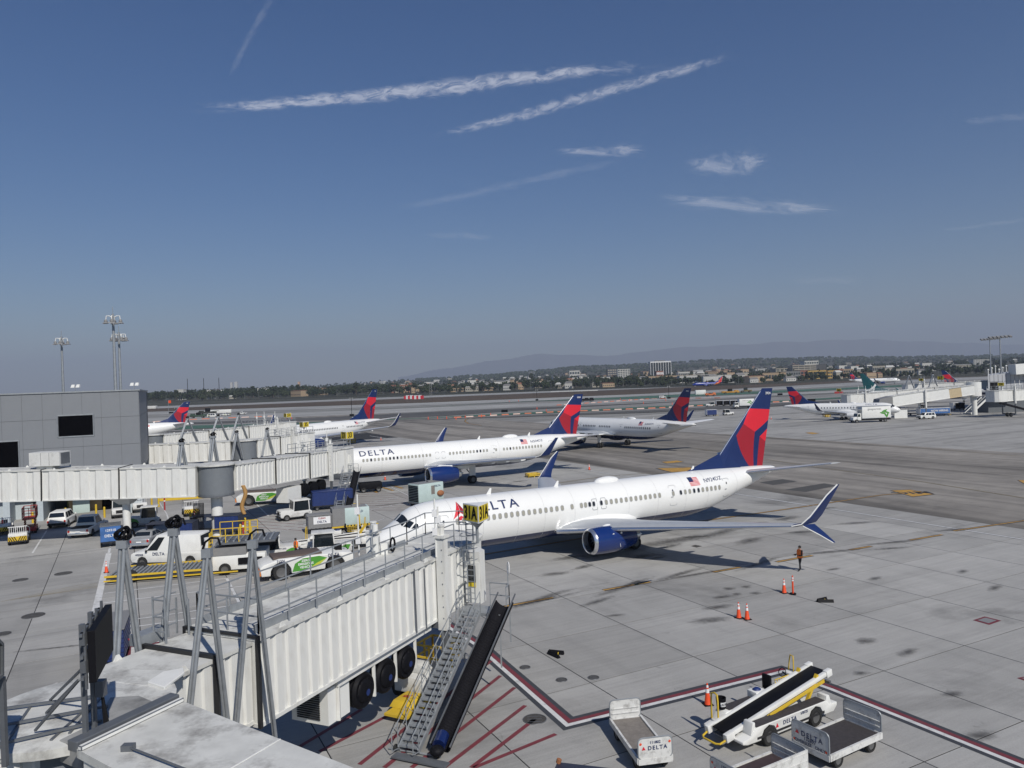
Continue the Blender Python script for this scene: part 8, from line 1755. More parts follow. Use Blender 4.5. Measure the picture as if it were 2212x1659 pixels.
# ------------------------------------------------------------------ work site on the airfield
car('white minibus beside the work site beyond the left bridges', 460, 901, R(8), WHITE, 6.0, 2.0, 2.1, 1.0, 'jeep', name='minibus', cat='minibus')
car('white and lime pickup right of the far minibus', 487, 898, R(178), WHITE, 5.6, 2.0, 1.9, 1.4, 'pickup', name='pickup_truck', cat='pickup')
car('white service pickup standing alone right of the far work site', 524, 895, R(170), WHITE, 5.6, 2.0, 1.9, 1.4, 'pickup', name='pickup_truck', cat='pickup')
car('white flagged suv driving on the green taxiway area', 1431, 860, R(4), WHITE, 4.8, 1.9, 1.8, 1.1, 'suv')
def plant(label, px, py, rz, L, H, m_, kind='loader', W=2.6):
 t = thing('construction_machine', label, 'construction machine', gr(px, py), rz, None);
 if kind == 'loader':
  MB().box(-L * .45, L * .1, -W * .3, W * .3, .8, 2.0).build('body', m_, t, bevel=.1); MB().box(-L * .15, L * .1, -W * .28, W * .28, 2.0, H).build('cab', GLASS, t, bevel=.05); MB().box(-L * .17, L * .12, -W * .3, W * .3, H, H + .12).build('cab_roof', m_, t)
  for s_ in (-.6, .6): MB().bar((L * .05, s_, 1.6), (L * .42, s_, .7), .25, .3).build('lift_arm', m_, t)
  MB().prism([(L * .38, -W / 2, .2), (L * .55, -W / 2, .2), (L * .45, -W / 2, .5), (L * .42, -W / 2, 1.3), (L * .36, -W / 2, 1.2)], (0, W, 0)).build('bucket', STEEL, t); put_wheels(t, [-L * .3, L * .22], W, .8, .6)
 else:
  MB().box(-L / 2, L / 2, -W * .35, W * .35, .7, 1.8).build('body', m_, t, bevel=.1); MB().box(-L * .1, L * .15, -W * .35, W * .35, 1.8, H).build('cab', BLACK, t, bevel=.05); MB().box(-L * .45, -L * .2, -W * .3, W * .3, 1.8, 2.6).build('engine_housing', m_, t, bevel=.08); put_wheels(t, [-L * .3, L * .3], W, .65, .45)
  MB().bar((L * .2, 0, 1.8), (L * .62, 0, 2.3), .3, .3).build('boom', m_, t)
 return t
YM = mat('machine_yellow', (.5, .25, .03), .5, var=.3, scale=1.0, dirt=(.05, .04, .03), dirt_amt=.7); OLIVE = mat('machine_brown', (.16, .12, .04), .6, var=.3)
plant('yellow crane carrier on the taxiway left of the wheel loader', 1578, 850.5, R(175), 13, 3.6, YM, 'roller'); plant('brown wheel loader on the taxiway, rightmost machine', 1610, 848, R(180), 11, 4.0, OLIVE, 'loader'); plant('small orange machine below the white container', 1535, 856, R(178), 7, 2.4, mat('machine_orange', (.55, .15, .04), .5, var=.2), 'roller')
plant('dark green equipment truck at the far left work site', 428, 903, R(10), 9, 3.2, mat('dark_green', (.03, .06, .04), .6, var=.3), 'roller'); plant('dark paving machine behind the far minibus', 448, 895, R(5), 12, 4.2, mat('dark_machinery', (.035, .04, .035), .6, var=.4), 'roller')
plant('dark crane truck with white cab right of the second tail', 1268, 868, R(178), 9, 2.6, BLACK, 'roller')
def simple_box(label, px, py, rz, L, W, H, m_, name='container', cat='container', z0=.3):
 t = thing(name, label, cat, gr(px, py), rz); MB().box(-L / 2, L / 2, -W / 2, W / 2, z0, H).build('body', m_, t, bevel=.05)
 for k in range(4): MB().box(-L / 2 + L * (k + .5) / 4 - .03, -L / 2 + L * (k + .5) / 4 + .03, -W / 2 - .03, -W / 2, z0 + .1, H - .1).build('rib', m_, t)
 if z0 > .2: put_wheels(t, [-L * .3, L * .3], W, .3)
 return t
simple_box('white container trailer on the taxiway above the baggage train', 1513, 853, 0, 7.5, 2.5, 3.6, WHITE); simple_box('long white tarpaulined trailer at the far work site', 478, 893, R(3), 14, 2.4, 2.6, WHITE)
simple_box('small white shed at the left edge of the far dry field', 322, 883, R(3), 16, 5, 3.0, WHITE_DIRTY, 'shed', 'shed', 0)
simple_box('long white flat trailer edge on the runway verge', 1240, 846, R(-15), 60, 2, 1.1, WHITE, 'trailer', 'trailer')
for k, (x, y, w) in enumerate(((885, 862, 8), (903, 862, 8))):
 t = thing('localizer_shed', ('left' if k == 0 else 'right') + ' red and white striped shed on the dry infield', 'shed', gr(x, y), R(-15))
 for j in range(5): MB().box(-6 + j * 2.4, -3.6 + j * 2.4 - .02, -2, 2, 0, 4.2 if j % 2 else 3.6).build('striped_panel', [RED_A, REFL][j % 2], t)
t = thing('lattice_tower', 'thin lattice tower beside the striped sheds', 'tower', gr(931, 858)); b = MB()
for x, y in ((-1.2, -1.2), (1.2, -1.2), (1.2, 1.2), (-1.2, 1.2)): b.bar((x, y, 0), (x * .7, y * .7, 17), .18)
for k in range(9):
 b.bar((-1.2, -1.2, k * 1.9), (1.2, -1.2, k * 1.9 + 1.9), .12); b.bar((1.2, -1.2, k * 1.9), (1.2, 1.2, k * 1.9 + 1.9), .12)
b.build('lattice', CART_GREY, t)
# low orange and white barriers that line the work area
BAR_O, BAR_W = mat('barrier_orange', (.5, .14, .07), .6, var=.2), mat('barrier_pale', (.6, .43, .37), .6)
bar_m = MB().hexa([(-.95, -.25, 0), (.95, -.25, 0), (.95, .25, 0), (-.95, .25, 0), (-.9, -.08, .6), (.9, -.08, .6), (.9, .08, .6), (-.9, .08, .6)]).mesh('barrier', [BAR_W], smooth=False); bar_m2 = bar_m.copy(); bar_m2.materials.clear(); bar_m2.materials.append(BAR_O)
nb_ = 0
for line, step in ((((975, 903), (1200, 890.5), (1420, 882), (1580, 873), (1750, 866)), 5.0), (((1560, 860), (1404, 862), (1200, 876)), 6.0), (((297, 914), (430, 906), (600, 899)), 6.0)):
 pts = [gr(*p) for p in line]
 for a, c in zip(pts, pts[1:]):
  n = max(1, int((c - a).length / step)); rz_ = math.atan2((c - a).y, (c - a).x)
  for k in range(n):
   if nb_ >= 235: break
   o = place('barrier', bar_m if k % 2 else bar_m2, None, a.lerp(c, (k + .5) / n), (0, 0, rz_)); o.scale = (step / 2.8, .8, .75)
   setp(o, 'low ' + ('pale' if k % 2 else 'orange') + ' barrier in the long line across the taxiway work area', 'barrier', 'low barriers across the work area'); nb_ += 1
# small delineators
dl_m = MB().lathe([(0, .25), (.05, .2), (1.0, .12), (1.2, .02)], axis='z', n=6).mesh('delineator', ORANGE)
for k, (x, y) in enumerate([(925, 906), (945, 905), (965, 905), (985, 906), (1005, 903), (1040, 901), (1060, 898), (620, 906), (630, 905), (1100, 868), (1120, 867), (1160, 884), (1180, 889), (1340, 864), (1360, 866), (1390, 872), (1438, 866), (1452, 874)]):
 o = place('delineator', dl_m, None, gr(x, y)); setp(o, 'small orange delineator dotting the taxiway work area', 'delineator', 'small delineators on the taxiway')
# light towers and windsock
for lab, x, y, h_ in (('portable light tower at the left of the work site', 381, 906, 6.5), ('portable light tower behind the far long airliner tail', 760, 900, 9), ('portable light tower beyond the nearest airliner crown', 1445, 862, 8), ('portable light tower left of the second tail', 1160, 866, 8)):
 t = thing('light_tower', lab, 'light tower', gr(x, y)); MB().cyl((0, 0, 0), (0, 0, h_), .12, 6).build('mast', BLACK, t); MB().box(-1, 1, -.6, .6, .3, 1.3).build('trailer', BLACK, t); MB().box(-1.0, -.3, -.2, .2, h_ - .3, h_ + .4).box(.3, 1.0, -.2, .2, h_ - .3, h_ + .4).bar((-1, 0, h_), (1, 0, h_), .12).build('lamp_bar', CART_GREY, t)
t = thing('flag_pole', 'thin pole with small orange flag left of the leftmost tail', 'flag', gr(366, 935)); MB().cyl((0, 0, 0), (0, 0, 12), .06, 5).build('pole', GALV, t); MB().box(0, 1.0, -.02, .02, 11, 12).build('flag', ORANGE, t)
# airfield signs
for lab, x, y, w in (('black airfield sign on the near taxiway edge', 1090, 892, 3), ('black airfield sign board left of the work site', 374, 894, 7), ('dark airfield sign beyond the catering truck', 1742, 869, 8), ('red airfield sign near the concourse bridges', 1812, 851, 5), ('dark airfield sign at the grass edge', 1685, 855, 3)):
 t = thing('airfield_sign', lab, 'sign', gr(x, y), R(-12)); MB().box(-w / 2, w / 2, -.1, .1, .3, 1.5).build('board', BLACK if 'red' not in lab else RED_P, t)
 for sx_ in (-w / 2 + .3, w / 2 - .3): MB().cyl((sx_, 0, 0), (sx_, 0, .3), .06, 5).build('leg', STEEL, t)
# ------------------------------------------------------------------ trees
def leafmat(name, c1, c2):
 m_ = bpy.data.materials.new(name); m_.use_nodes = True; n, l = m_.node_tree.nodes, m_.node_tree.links; b = n['Principled BSDF']; b.inputs['Roughness'].default_value = .9; b.inputs['Specular IOR Level'].default_value = .1
 oi = n.new('ShaderNodeObjectInfo'); g_ = n.new('ShaderNodeNewGeometry'); nz = n.new('ShaderNodeTexNoise'); nz.inputs['Scale'].default_value = .12; l.new(g_.outputs['Position'], nz.inputs['Vector'])
 ad = n.new('ShaderNodeMath'); ad.operation = 'ADD'; l.new(oi.outputs['Random'], ad.inputs[0]); l.new(nz.outputs[0], ad.inputs[1]); mr = n.new('ShaderNodeMapRange'); mr.inputs[1].default_value = .4; mr.inputs[2].default_value = 1.5; l.new(ad.outputs[0], mr.inputs[0])
 mx = n.new('ShaderNodeMix'); mx.data_type = 'RGBA'; mx.inputs[6].default_value = (*c1, 1); mx.inputs[7].default_value = (*c2, 1); l.new(mr.outputs[0], mx.inputs[0]); l.new(mx.outputs[2], b.inputs['Base Color']); return m_
LEAF = leafmat('tree_foliage', (.018, .03, .013), (.05, .062, .03)); BARK = mat('bark', (.1, .075, .05), .9, var=.3)
def crown_bm(seed, w, h, z0, nblob=9, nleaf=420, ls=.55):
 r = random.Random(seed); b = MB(); blobs = [(r.uniform(-w, w) * .55, r.uniform(-w, w) * .55, z0 + h * (.25 + .6 * r.random()), w * r.uniform(.3, .55)) for _ in range(nblob)]
 for x, y, z, q in blobs[:nblob]: b.ball((x, y, z), q * .7, q * .7, q * .6, 3)
 for _ in range(nleaf):
  x, y, z, q = blobs[r.randrange(nblob)]; d = V((r.gauss(0, 1), r.gauss(0, 1), r.gauss(0, .8))).normalized() * q * r.uniform(.7, 1.12); c = V((x, y, z)) + d; s_ = ls * r.uniform(.6, 1.4)
  a = V((r.gauss(0, 1), r.gauss(0, 1), r.gauss(0, 1))).normalized(); e_ = a.cross(V((r.gauss(0, 1), r.gauss(0, 1), r.gauss(0, 1)))).normalized(); b.poly([c + a * s_, c + e_ * s_, c - a * s_, c - e_ * s_])
 return b
kinds = []
for k, (w, h, z0, nb_l) in enumerate(((5.5, 8, 2.5, 10), (4.2, 11, 3.5, 11), (6.5, 7, 2, 12), (3.0, 12, 2, 9), (2.6, 6, 1, 7))):
 cm = crown_bm(k + 3, w, h, z0, nb_l, 260, .7).mesh('crown', LEAF, smooth=False)
 tb = MB(); tb.tube([(0, 0, -1), (.1, 0, z0 + h * .3), (.3, .2, z0 + h * .6)], [.45, .3, .12], 6)
 for a in (0, 2.1, 4.2): tb.tube([(.1, 0, z0 + h * .15), (w * .35 * math.cos(a), w * .35 * math.sin(a), z0 + h * .5)], [.2, .07], 5)
 kinds.append((cm, tb.mesh('trunk', BARK)))
pal = MB()
for k in range(16):
 a = k * 2.4; el = R(50 - k * 6.5); p0 = V((0, 0, 14)); dv = V((math.cos(a), math.sin(a), 0)); pts = [p0 + dv * (q * 2.6 * math.cos(el)) + V((0, 0, q * 2.4 * math.sin(el) - q * q * 1.3)) for q in (0, .35, .7, 1)]; sdv = V((-dv.y, dv.x, 0))
 pal.loft([[p + sdv * w_, p + V((0, 0, .12)), p - sdv * w_] for p, w_ in zip(pts, (.08, .38, .3, .05))], closed=False, caps=False)
palm = (pal.mesh('crown', LEAF, smooth=False), MB().tube([(0, 0, -1), (.2, 0, 7), (0, 0, 14)], [.28, .2, .18], 6).mesh('trunk', BARK))
Y0T = [(-100, 1480), (310, 1400), (1100, 1230), (1600, 1080), (2260, 1150)]
def tree(px, Y, kd, sc, label=None, name='tree'):
 x = (px - 1106) / F_PX * Y; t = thing(name, label, 'tree', (x, Y, terr(x, Y) - .3), rnd.uniform(0, 6.3), None); t.scale = (sc, sc, sc * rnd.uniform(.85, 1.15))
 cm, tm2 = palm if kd == 'palm' else kinds[kd]; place('crown', cm, t); place('trunk', tm2, t)
 if label is None: t['label'] = 'tall thin palm rising above the far town trees' if kd == 'palm' else 'dark green tree in the long belt beyond the airfield'
 if label is None and kd != 'palm': t['label'] = ('broad dark green tree', 'tall thick crowned tree', 'wide low spreading tree', 'tall narrow dark tree', 'small bushy tree')[kd] + ' in the belt beyond the airfield'
 t['group'] = 'palms of the far town' if kd == 'palm' else ('broad', 'tall', 'spreading', 'narrow', 'small')[kd] + ' trees beyond the airfield'; return t
rt = random.Random(11)
for k in range(250):
 px = -20 + 2260 * k / 250 + rt.uniform(-6, 6)
 if px < 250 and rt.random() < .3: continue
 Y = interp(Y0T, px) + rt.uniform(0, 130) + (rt.uniform(0, 200) if k % 3 == 0 else 0)
 dens = 1.0 if px < 1450 else .62
 if rt.random() > dens: continue
 kd = rt.choice([0, 0, 1, 2, 2, 4, 3] if px < 1400 else [0, 4, 4, 2]); sc = rt.uniform(.75, 1.25) * (1.35 if px < 800 else 1.1 if px < 1400 else .8)
 tree(px, Y, kd, sc)
for px, Y, sc in [(1300, 1500, 1), (1480, 1500, .9), (1490, 1480, 1), (1640, 1500, 1), (1690, 1400, 1.0), (1700, 1410, .9), (1715, 1395, 1), (1730, 1400, .9), (1750, 1390, 1), (520, 1900, 1.2), (575, 1850, 1.3), (590, 1850, 1.2), (900, 2200, 1.3), (1207, 2000, 1.3), (1960, 1500, 1), (1962, 1480, 1.1), (2040, 1700, 1), (640, 1900, 1.3), (470, 1800, 1.2), (1225, 2000, 1.2)]: tree(px, Y, 'palm', sc)
# trees standing deeper in the town, too many and too small to pick apart
st = MB(); rt = random.Random(5); proto = [crown_bm(40 + q, 5.5, 8, 2, 5, 34, 1.6) for q in range(4)]
for p in proto:
 pass
for k in range(3400):
 px = rt.uniform(-60, 2280); u_ = rt.random(); Y = interp(Y0T, px) + 90 + 3300 * u_ ** 1.9; x = (px - 1106) / F_PX * Y
 if px > 1450 and Y < 1700 and rt.random() < .55: continue
 s_ = rt.uniform(.8, 1.4) * (1.25 if px < 900 else 1.05); p = proto[k % 4]; a = rt.uniform(0, 6.3); c, sn = math.cos(a) * s_, math.sin(a) * s_; z = terr(x, Y) - .5; k0 = len(st.v)
 st.v += [V((x + v.x * c - v.y * sn, Y + v.x * sn + v.y * c, z + v.z * s_)) for v in p.v]; st.f += [tuple(i + k0 for i in f) for f in p.f]; st.m += [0] * len(p.f)
me = bpy.data.meshes.new('town_trees'); me.from_pydata([tuple(v) for v in st.v], [], st.f); me.materials.append(LEAF); o = place('distant_trees', me); setp(o, kind='stuff')
hs_ = MB(); rt = random.Random(8)          # wooded hillside beyond
for k in range(1700):
 px = rt.uniform(900, 2300); Y = rt.uniform(3700, 5300); x = (px - 1106) / F_PX * Y; s_ = rt.uniform(7, 15); z = terr(x, Y); hs_.ball((x, Y, z + s_ * .25), s_, s_, s_ * .55, 3)
o = hs_.build('hillside_trees', LEAF, smooth=False); setp(o, kind='stuff')
for lab, px, Y, kd, sc in (('tallest dark tree left of the airliner tails on the skyline', 615, 1650, 3, 1.7), ('tall dark tree rising near the middle of the skyline', 1148, 1900, 3, 1.9), ('broad dark trees between the golf net poles', 440, 1420, 1, 1.6)): tree(px, Y, kd, sc, lab)
# ------------------------------------------------------------------ town
TANW, PINK, BEIGE, TOFF = mat('tan_stucco', (.38, .28, .18), .85, var=.1), mat('brick_stucco', (.28, .12, .08), .85, var=.1), mat('beige_concrete', (.36, .33, .27), .85, var=.1), mat('offwhite_stucco', (.55, .54, .5), .8, var=.08)
ROOFS = [mat('grey_shingle', (.2, .19, .18), .9, var=.2), mat('clay_tiles', (.28, .13, .08), .9, var=.2), TOFF]
YELW = mat('ochre_stucco', (.5, .33, .1), .85, var=.1)
def hm(w, d, h, r): return (MB().box(-w / 2, w / 2, -d / 2, d / 2, -3, h).mesh('wall', TOFF, smooth=False), MB().prism([(-w / 2 - .5, -d / 2 - .5, h), (w / 2 + .5, -d / 2 - .5, h), (w / 2 + .2, 0, h + r), (-w / 2 - .2, 0, h + r)], (0, .02, 0)), (w, d, h, r))
hk = []
for w, d, h, r in ((13, 9, 4, 2.2), (10, 10, 6.5, 2), (18, 10, 4.5, .6), (22, 14, 8, .5)):
 for wm in (TOFF, TANW, BEIGE):
  wl2 = MB().box(-w / 2, w / 2, -d / 2, d / 2, -3, h).mesh('wall', wm, smooth=False); rb_ = MB(); rb_.add([(-w / 2 - .5, -d / 2 - .5, h), (w / 2 + .5, -d / 2 - .5, h), (w / 2 + .5, d / 2 + .5, h), (-w / 2 - .5, d / 2 + .5, h), (-w / 2 + 1, 0, h + r), (w / 2 - 1, 0, h + r)], [(0, 1, 5, 4), (2, 3, 4, 5), (0, 4, 3), (1, 2, 5), (0, 3, 2, 1)])
  wb_ = MB()
  for k in range(int(w / 3)): wb_.box(-w / 2 + 1 + k * 3, -w / 2 + 2.4 + k * 3, -d / 2 - .06, -d / 2, 1.0, 2.4)
  hk.append((wl2, rb_.mesh('roof', ROOFS[len(hk) % 3], smooth=False), wb_.mesh('window_row', GLASS_B, smooth=False)))
rt = random.Random(21)
for k in range(285):
 px = rt.triangular(300, 2260, 1850) if k % 4 else rt.uniform(300, 1300); Y = interp(Y0T, px) + 60 + rt.random() ** 1.3 * (1500 if k % 2 else 2700); x = (px - 1106) / F_PX * Y; hi = rt.randrange(12); h = hk[hi]; hl = ('small', 'tall', 'long', 'large flat roofed')[hi // 3] + ' ' + ('off white', 'tan', 'beige')[hi % 3] + ' house'
 t = thing('house', hl + ' among the trees of the far town', 'house', (x, Y, terr(x, Y) + 1.2), rt.uniform(-.6, .6), hl + 's of the far town'); s_ = rt.uniform(.8, 1.35); t.scale = (s_, s_, s_ * rt.uniform(.9, 1.4))
 for nm, me in zip(('wall', 'roof', 'window_row'), h): o = place(nm, me, t)
def block(label, x0, x1, ytop, Y, dep, m_, floors=0, cols=0, wm=GLASS_B, name='building', rz=0.0, inset=.75, fins=None, ybot=None):
 a, c = pt(x0, ytop, Y), pt(x1, ytop, Y); w = c.x - a.x; cx = (a.x + c.x) / 2; z0 = terr(cx, Y) - 2; h = (a.z + c.z) / 2 - z0
 t = thing(name, label, 'building', (cx, Y, z0), rz); MB().box(-w / 2, w / 2, 0, dep, 0, h).build('wall', m_, t, smooth=False); MB().box(-w / 2 - .3, w / 2 + .3, -.3, dep + .3, h, h + .8).build('parapet', m_, t, smooth=False)
 if floors:
  fh, cw = (h - 3) / floors, w / cols; wm_ = MB().box(-cw * inset / 2, cw * inset / 2, -.12, .0, 0, fh * .55).mesh('window', wm, smooth=False)
  for f in range(floors):
   for q in range(cols): place('window', wm_, t, (-w / 2 + cw * (q + .5), 0, 3 + f * fh + fh * .2))
  em = MB().box(0, .12, -dep * .4, dep * .4, 0, fh * .55).mesh('window', wm, smooth=False)
  for f in range(floors): place('window', em, t, (w / 2, dep / 2, 3 + f * fh + fh * .2))
 if fins:
  fm = MB().box(-.5, .5, -.9, -.1, 0, h - 1).mesh('fin', REFL, smooth=False)
  for q in range(fins + 1): place('fin', fm, t, (-w / 2 + w * q / fins, 0, 1))
  MB().box(-w / 2 - .6, w / 2 + .6, -1, dep, h - 2.5, h + .8).build('white_cornice', REFL, t, smooth=False); MB().box(-w * .25, w * .25, dep * .3, dep * .6, h + .8, h + 3.4).build('roof_plant', CART_GREY, t)
 return t
block('dark glass office tower with white vertical fins on the skyline', 1405, 1449, 781, 1950, 30, mat('dark_curtain_wall', (.02, .025, .03), .2, var=.1), fins=8)
block('white and red apartment block left of the dark office tower', 1334, 1361, 798, 1750, 20, TOFF, 6, 5);
t = block('red centre strip of the white apartment block', 1342, 1347, 799, 1748, 1.5, mat('poppy_red', (.5, .08, .05), .7)) if False else None
block('dark apartment block just left of the white and red one', 1312, 1333, 797, 1800, 20, mat('charcoal_cladding', (.05, .06, .08), .6), 5, 4, BEIGE)
block('pink brick building at the foot of the dark office tower', 1418, 1433, 802, 1700, 18, PINK, 2, 5, REFL); block('low wide beige row below the dark office tower', 1400, 1500, 812, 1500, 20, TANW, 1, 14)
block('white flat commercial building right of the tower', 1465, 1490, 804, 1500, 20, TOFF, 2, 6); block('white and brown row building behind the blue airliner', 1468, 1510, 812, 1350, 20, TOFF, 1, 8); block('long white warehouse right of the blue airliner', 1532, 1580, 811, 1300, 25, TOFF, 0, 0)
block('broad beige parking structure at right centre', 1712, 1763, 789, 1600, 45, BEIGE, 5, 4, mat('parking_gap', (.07, .065, .06), .9), inset=.92); block('beige stepped building left of the parking structure', 1676, 1712, 796, 1620, 40, BEIGE, 3, 4); block('dark flat building behind the parking structure', 1735, 1785, 788, 1750, 30, mat('dark_flat', (.06, .06, .06), .7), 0, 0)
block('white topped office behind the parking structure', 1738, 1768, 780, 2000, 30, TOFF, 3, 6); block('ochre arcade building at right centre', 1745, 1785, 801, 1280, 22, YELW, 2, 7); block('terracotta corner building left of the ochre arcade', 1729, 1744, 801, 1285, 20, PINK, 2, 2); block('second ochre arcade building', 1788, 1812, 801, 1280, 22, YELW, 2, 5); block('terracotta gap building between the ochre arcades', 1812, 1822, 798, 1290, 20, PINK, 2, 2); block('tan apartment building at the right of the arcades', 1822, 1842, 798, 1300, 22, TANW, 2, 4); block('grey low building left of the ochre arcade', 1698, 1729, 803, 1270, 22, CART_GREY, 2, 6); block('brown arcade row farther left', 1640, 1698, 806, 1270, 22, TANW, 1, 9)
block('cream hotel on the right skyline beyond the slim masts', 2103, 2137, 777, 2100, 25, TOFF, 6, 9); block('small cream building left of the right skyline hotel', 2031, 2060, 785, 2000, 20, TOFF, 2, 5); block('grey strip mall behind the dark far tail', 1885, 1912, 791, 1650, 20, BEIGE, 1, 6); block('long low building at the far right town edge', 1935, 1975, 797, 1300, 16, BEIGE, 1, 6)
block('red brick school with flat white roof left of centre', 845, 885, 832, 1420, 25, PINK, 2, 9, BEIGE); block('brick tower of the school left of centre', 883, 889, 828, 1410, 8, PINK); block('white modern hall beside the brick tower', 889, 912, 833, 1415, 22, TOFF, 1, 4);
for k in range(6): block(('first', 'second', 'third', 'fourth', 'fifth', 'sixth')[k] + ' tan low building from the left in the row left of the second tail', 971 + k * 17, 984 + k * 17, 839.5 - k * .45, 1330, 14, TANW, 1, 3)
block('slender pale tower on the left skyline', 643, 647, 825, 2300, 8, mat('salmon_tower', (.5, .33, .24), .8)); block('left pale high rise faint on the left horizon', 497, 501, 826, 5000, 20, TOFF); block('right pale high rise faint on the left horizon', 506, 512, 825, 5000, 20, TOFF)
block('white two storey house left of the golf net trees', 383, 396, 842, 1500, 14, TOFF, 1, 4); block('white flat roofed house between the net poles', 446, 460, 843, 1480, 14, TOFF, 2, 3); block('low white house right of the net poles', 556, 576, 839, 1600, 14, TOFF, 1, 4); block('blue grey twin office slab on the middle horizon', 1142, 1155, 803, 3900, 30, CART_GREY, 4, 2); block('white building on the middle ridge', 1230, 1252, 801, 2500, 20, TOFF, 2, 4)
block('beige long building on the far right ridge left part', 1508, 1530, 797, 3300, 25, BEIGE, 3, 6); block('pale institutional building behind the town ridge', 1548, 1572, 795, 3300, 25, TOFF, 2, 6)
# golf net poles, perimeter lamp posts and fence
for lab, px, yt, in (('left golf net pole on the left skyline', 404.5, 818), ('middle golf net pole on the left skyline', 439.5, 817), ('right golf net pole on the left skyline', 472.5, 816)):
 q = pt(px, yt, 1450); t = thing('net_pole', lab, 'pole', (q.x, q.y, 0)); MB().cyl((0, 0, 0), (0, 0, q.z), .5, 6).build('pole', BLACK, t)
pm_ = MB().cyl((0, 0, 0), (0, 0, 11), .22, 5, 0, r1=.12).mesh('post', CART_GREY); pl_ = MB().bar((-1.4, 0, 11), (1.4, 0, 11), .15).box(-1.6, -.9, -.2, .2, 10.8, 11.1).box(.9, 1.6, -.2, .2, 10.8, 11.1).mesh('lamp_arm', CART_GREY)
rt = random.Random(4)
for k in range(46):
 px = 320 + 1900 * k / 46 + rt.uniform(-15, 15); Y = interp(Y0T, px) - rt.uniform(10, 60); x = (px - 1106) / F_PX * Y; t = thing('lamp_post', 'thin grey lamp post along the road at the foot of the far trees', 'lamp post', (x, Y, terr(x, Y)), 0, 'lamp posts of the far road'); place('post', pm_, t); place('lamp_arm', pl_, t)
cm_ = [MB().box(-2.2, 2.2, -.9, .9, .35, .95).box(-1.2, 1.2, -.75, .75, .95, 1.45).mesh('body', m_, smooth=False) for m_ in (REFL, CART_GREY, BLACK, AC_BLUE, RED_P)]
for k in range(90):
 px = rt.uniform(1500, 2260) if k > 25 else rt.uniform(900, 1500); Y = interp(Y0T, px) - rt.uniform(6, 60 if px > 1850 else 22); x = (px - 1106) / F_PX * Y; ci = rt.choice([0, 0, 0, 1, 2, 3, 4]); cn_ = ('white', 'grey', 'black', 'blue', 'red')[ci]; t = thing('parked_car', 'tiny ' + cn_ + ' car parked along the far road at the town edge', 'car', (x, Y, terr(x, Y)), rt.uniform(-.3, .3), 'tiny ' + cn_ + ' cars along the far road'); place('body', cm_[ci], t)
b = MB(); pts = [V(((px - 1106) / F_PX * (interp(Y0T, px) - 75), interp(Y0T, px) - 75, 0)) for px in range(250, 2261, 67)]
t = thing('perimeter_fence', 'dark chain link fence along the far side of the airfield', 'fence', pts[0])
for a, c in zip(pts, pts[1:]): b.bar(a + V((0, 0, 1.3)) - pts[0], c + V((0, 0, 1.3)) - pts[0], .1, 2.6)
b.build('mesh_panel', mat('fence_mesh', (.04, .045, .04), .9), t)
for a in pts: MB().cyl(a - pts[0], a - pts[0] + V((0, 0, 3)), .12, 5).build('post', STEEL, t)
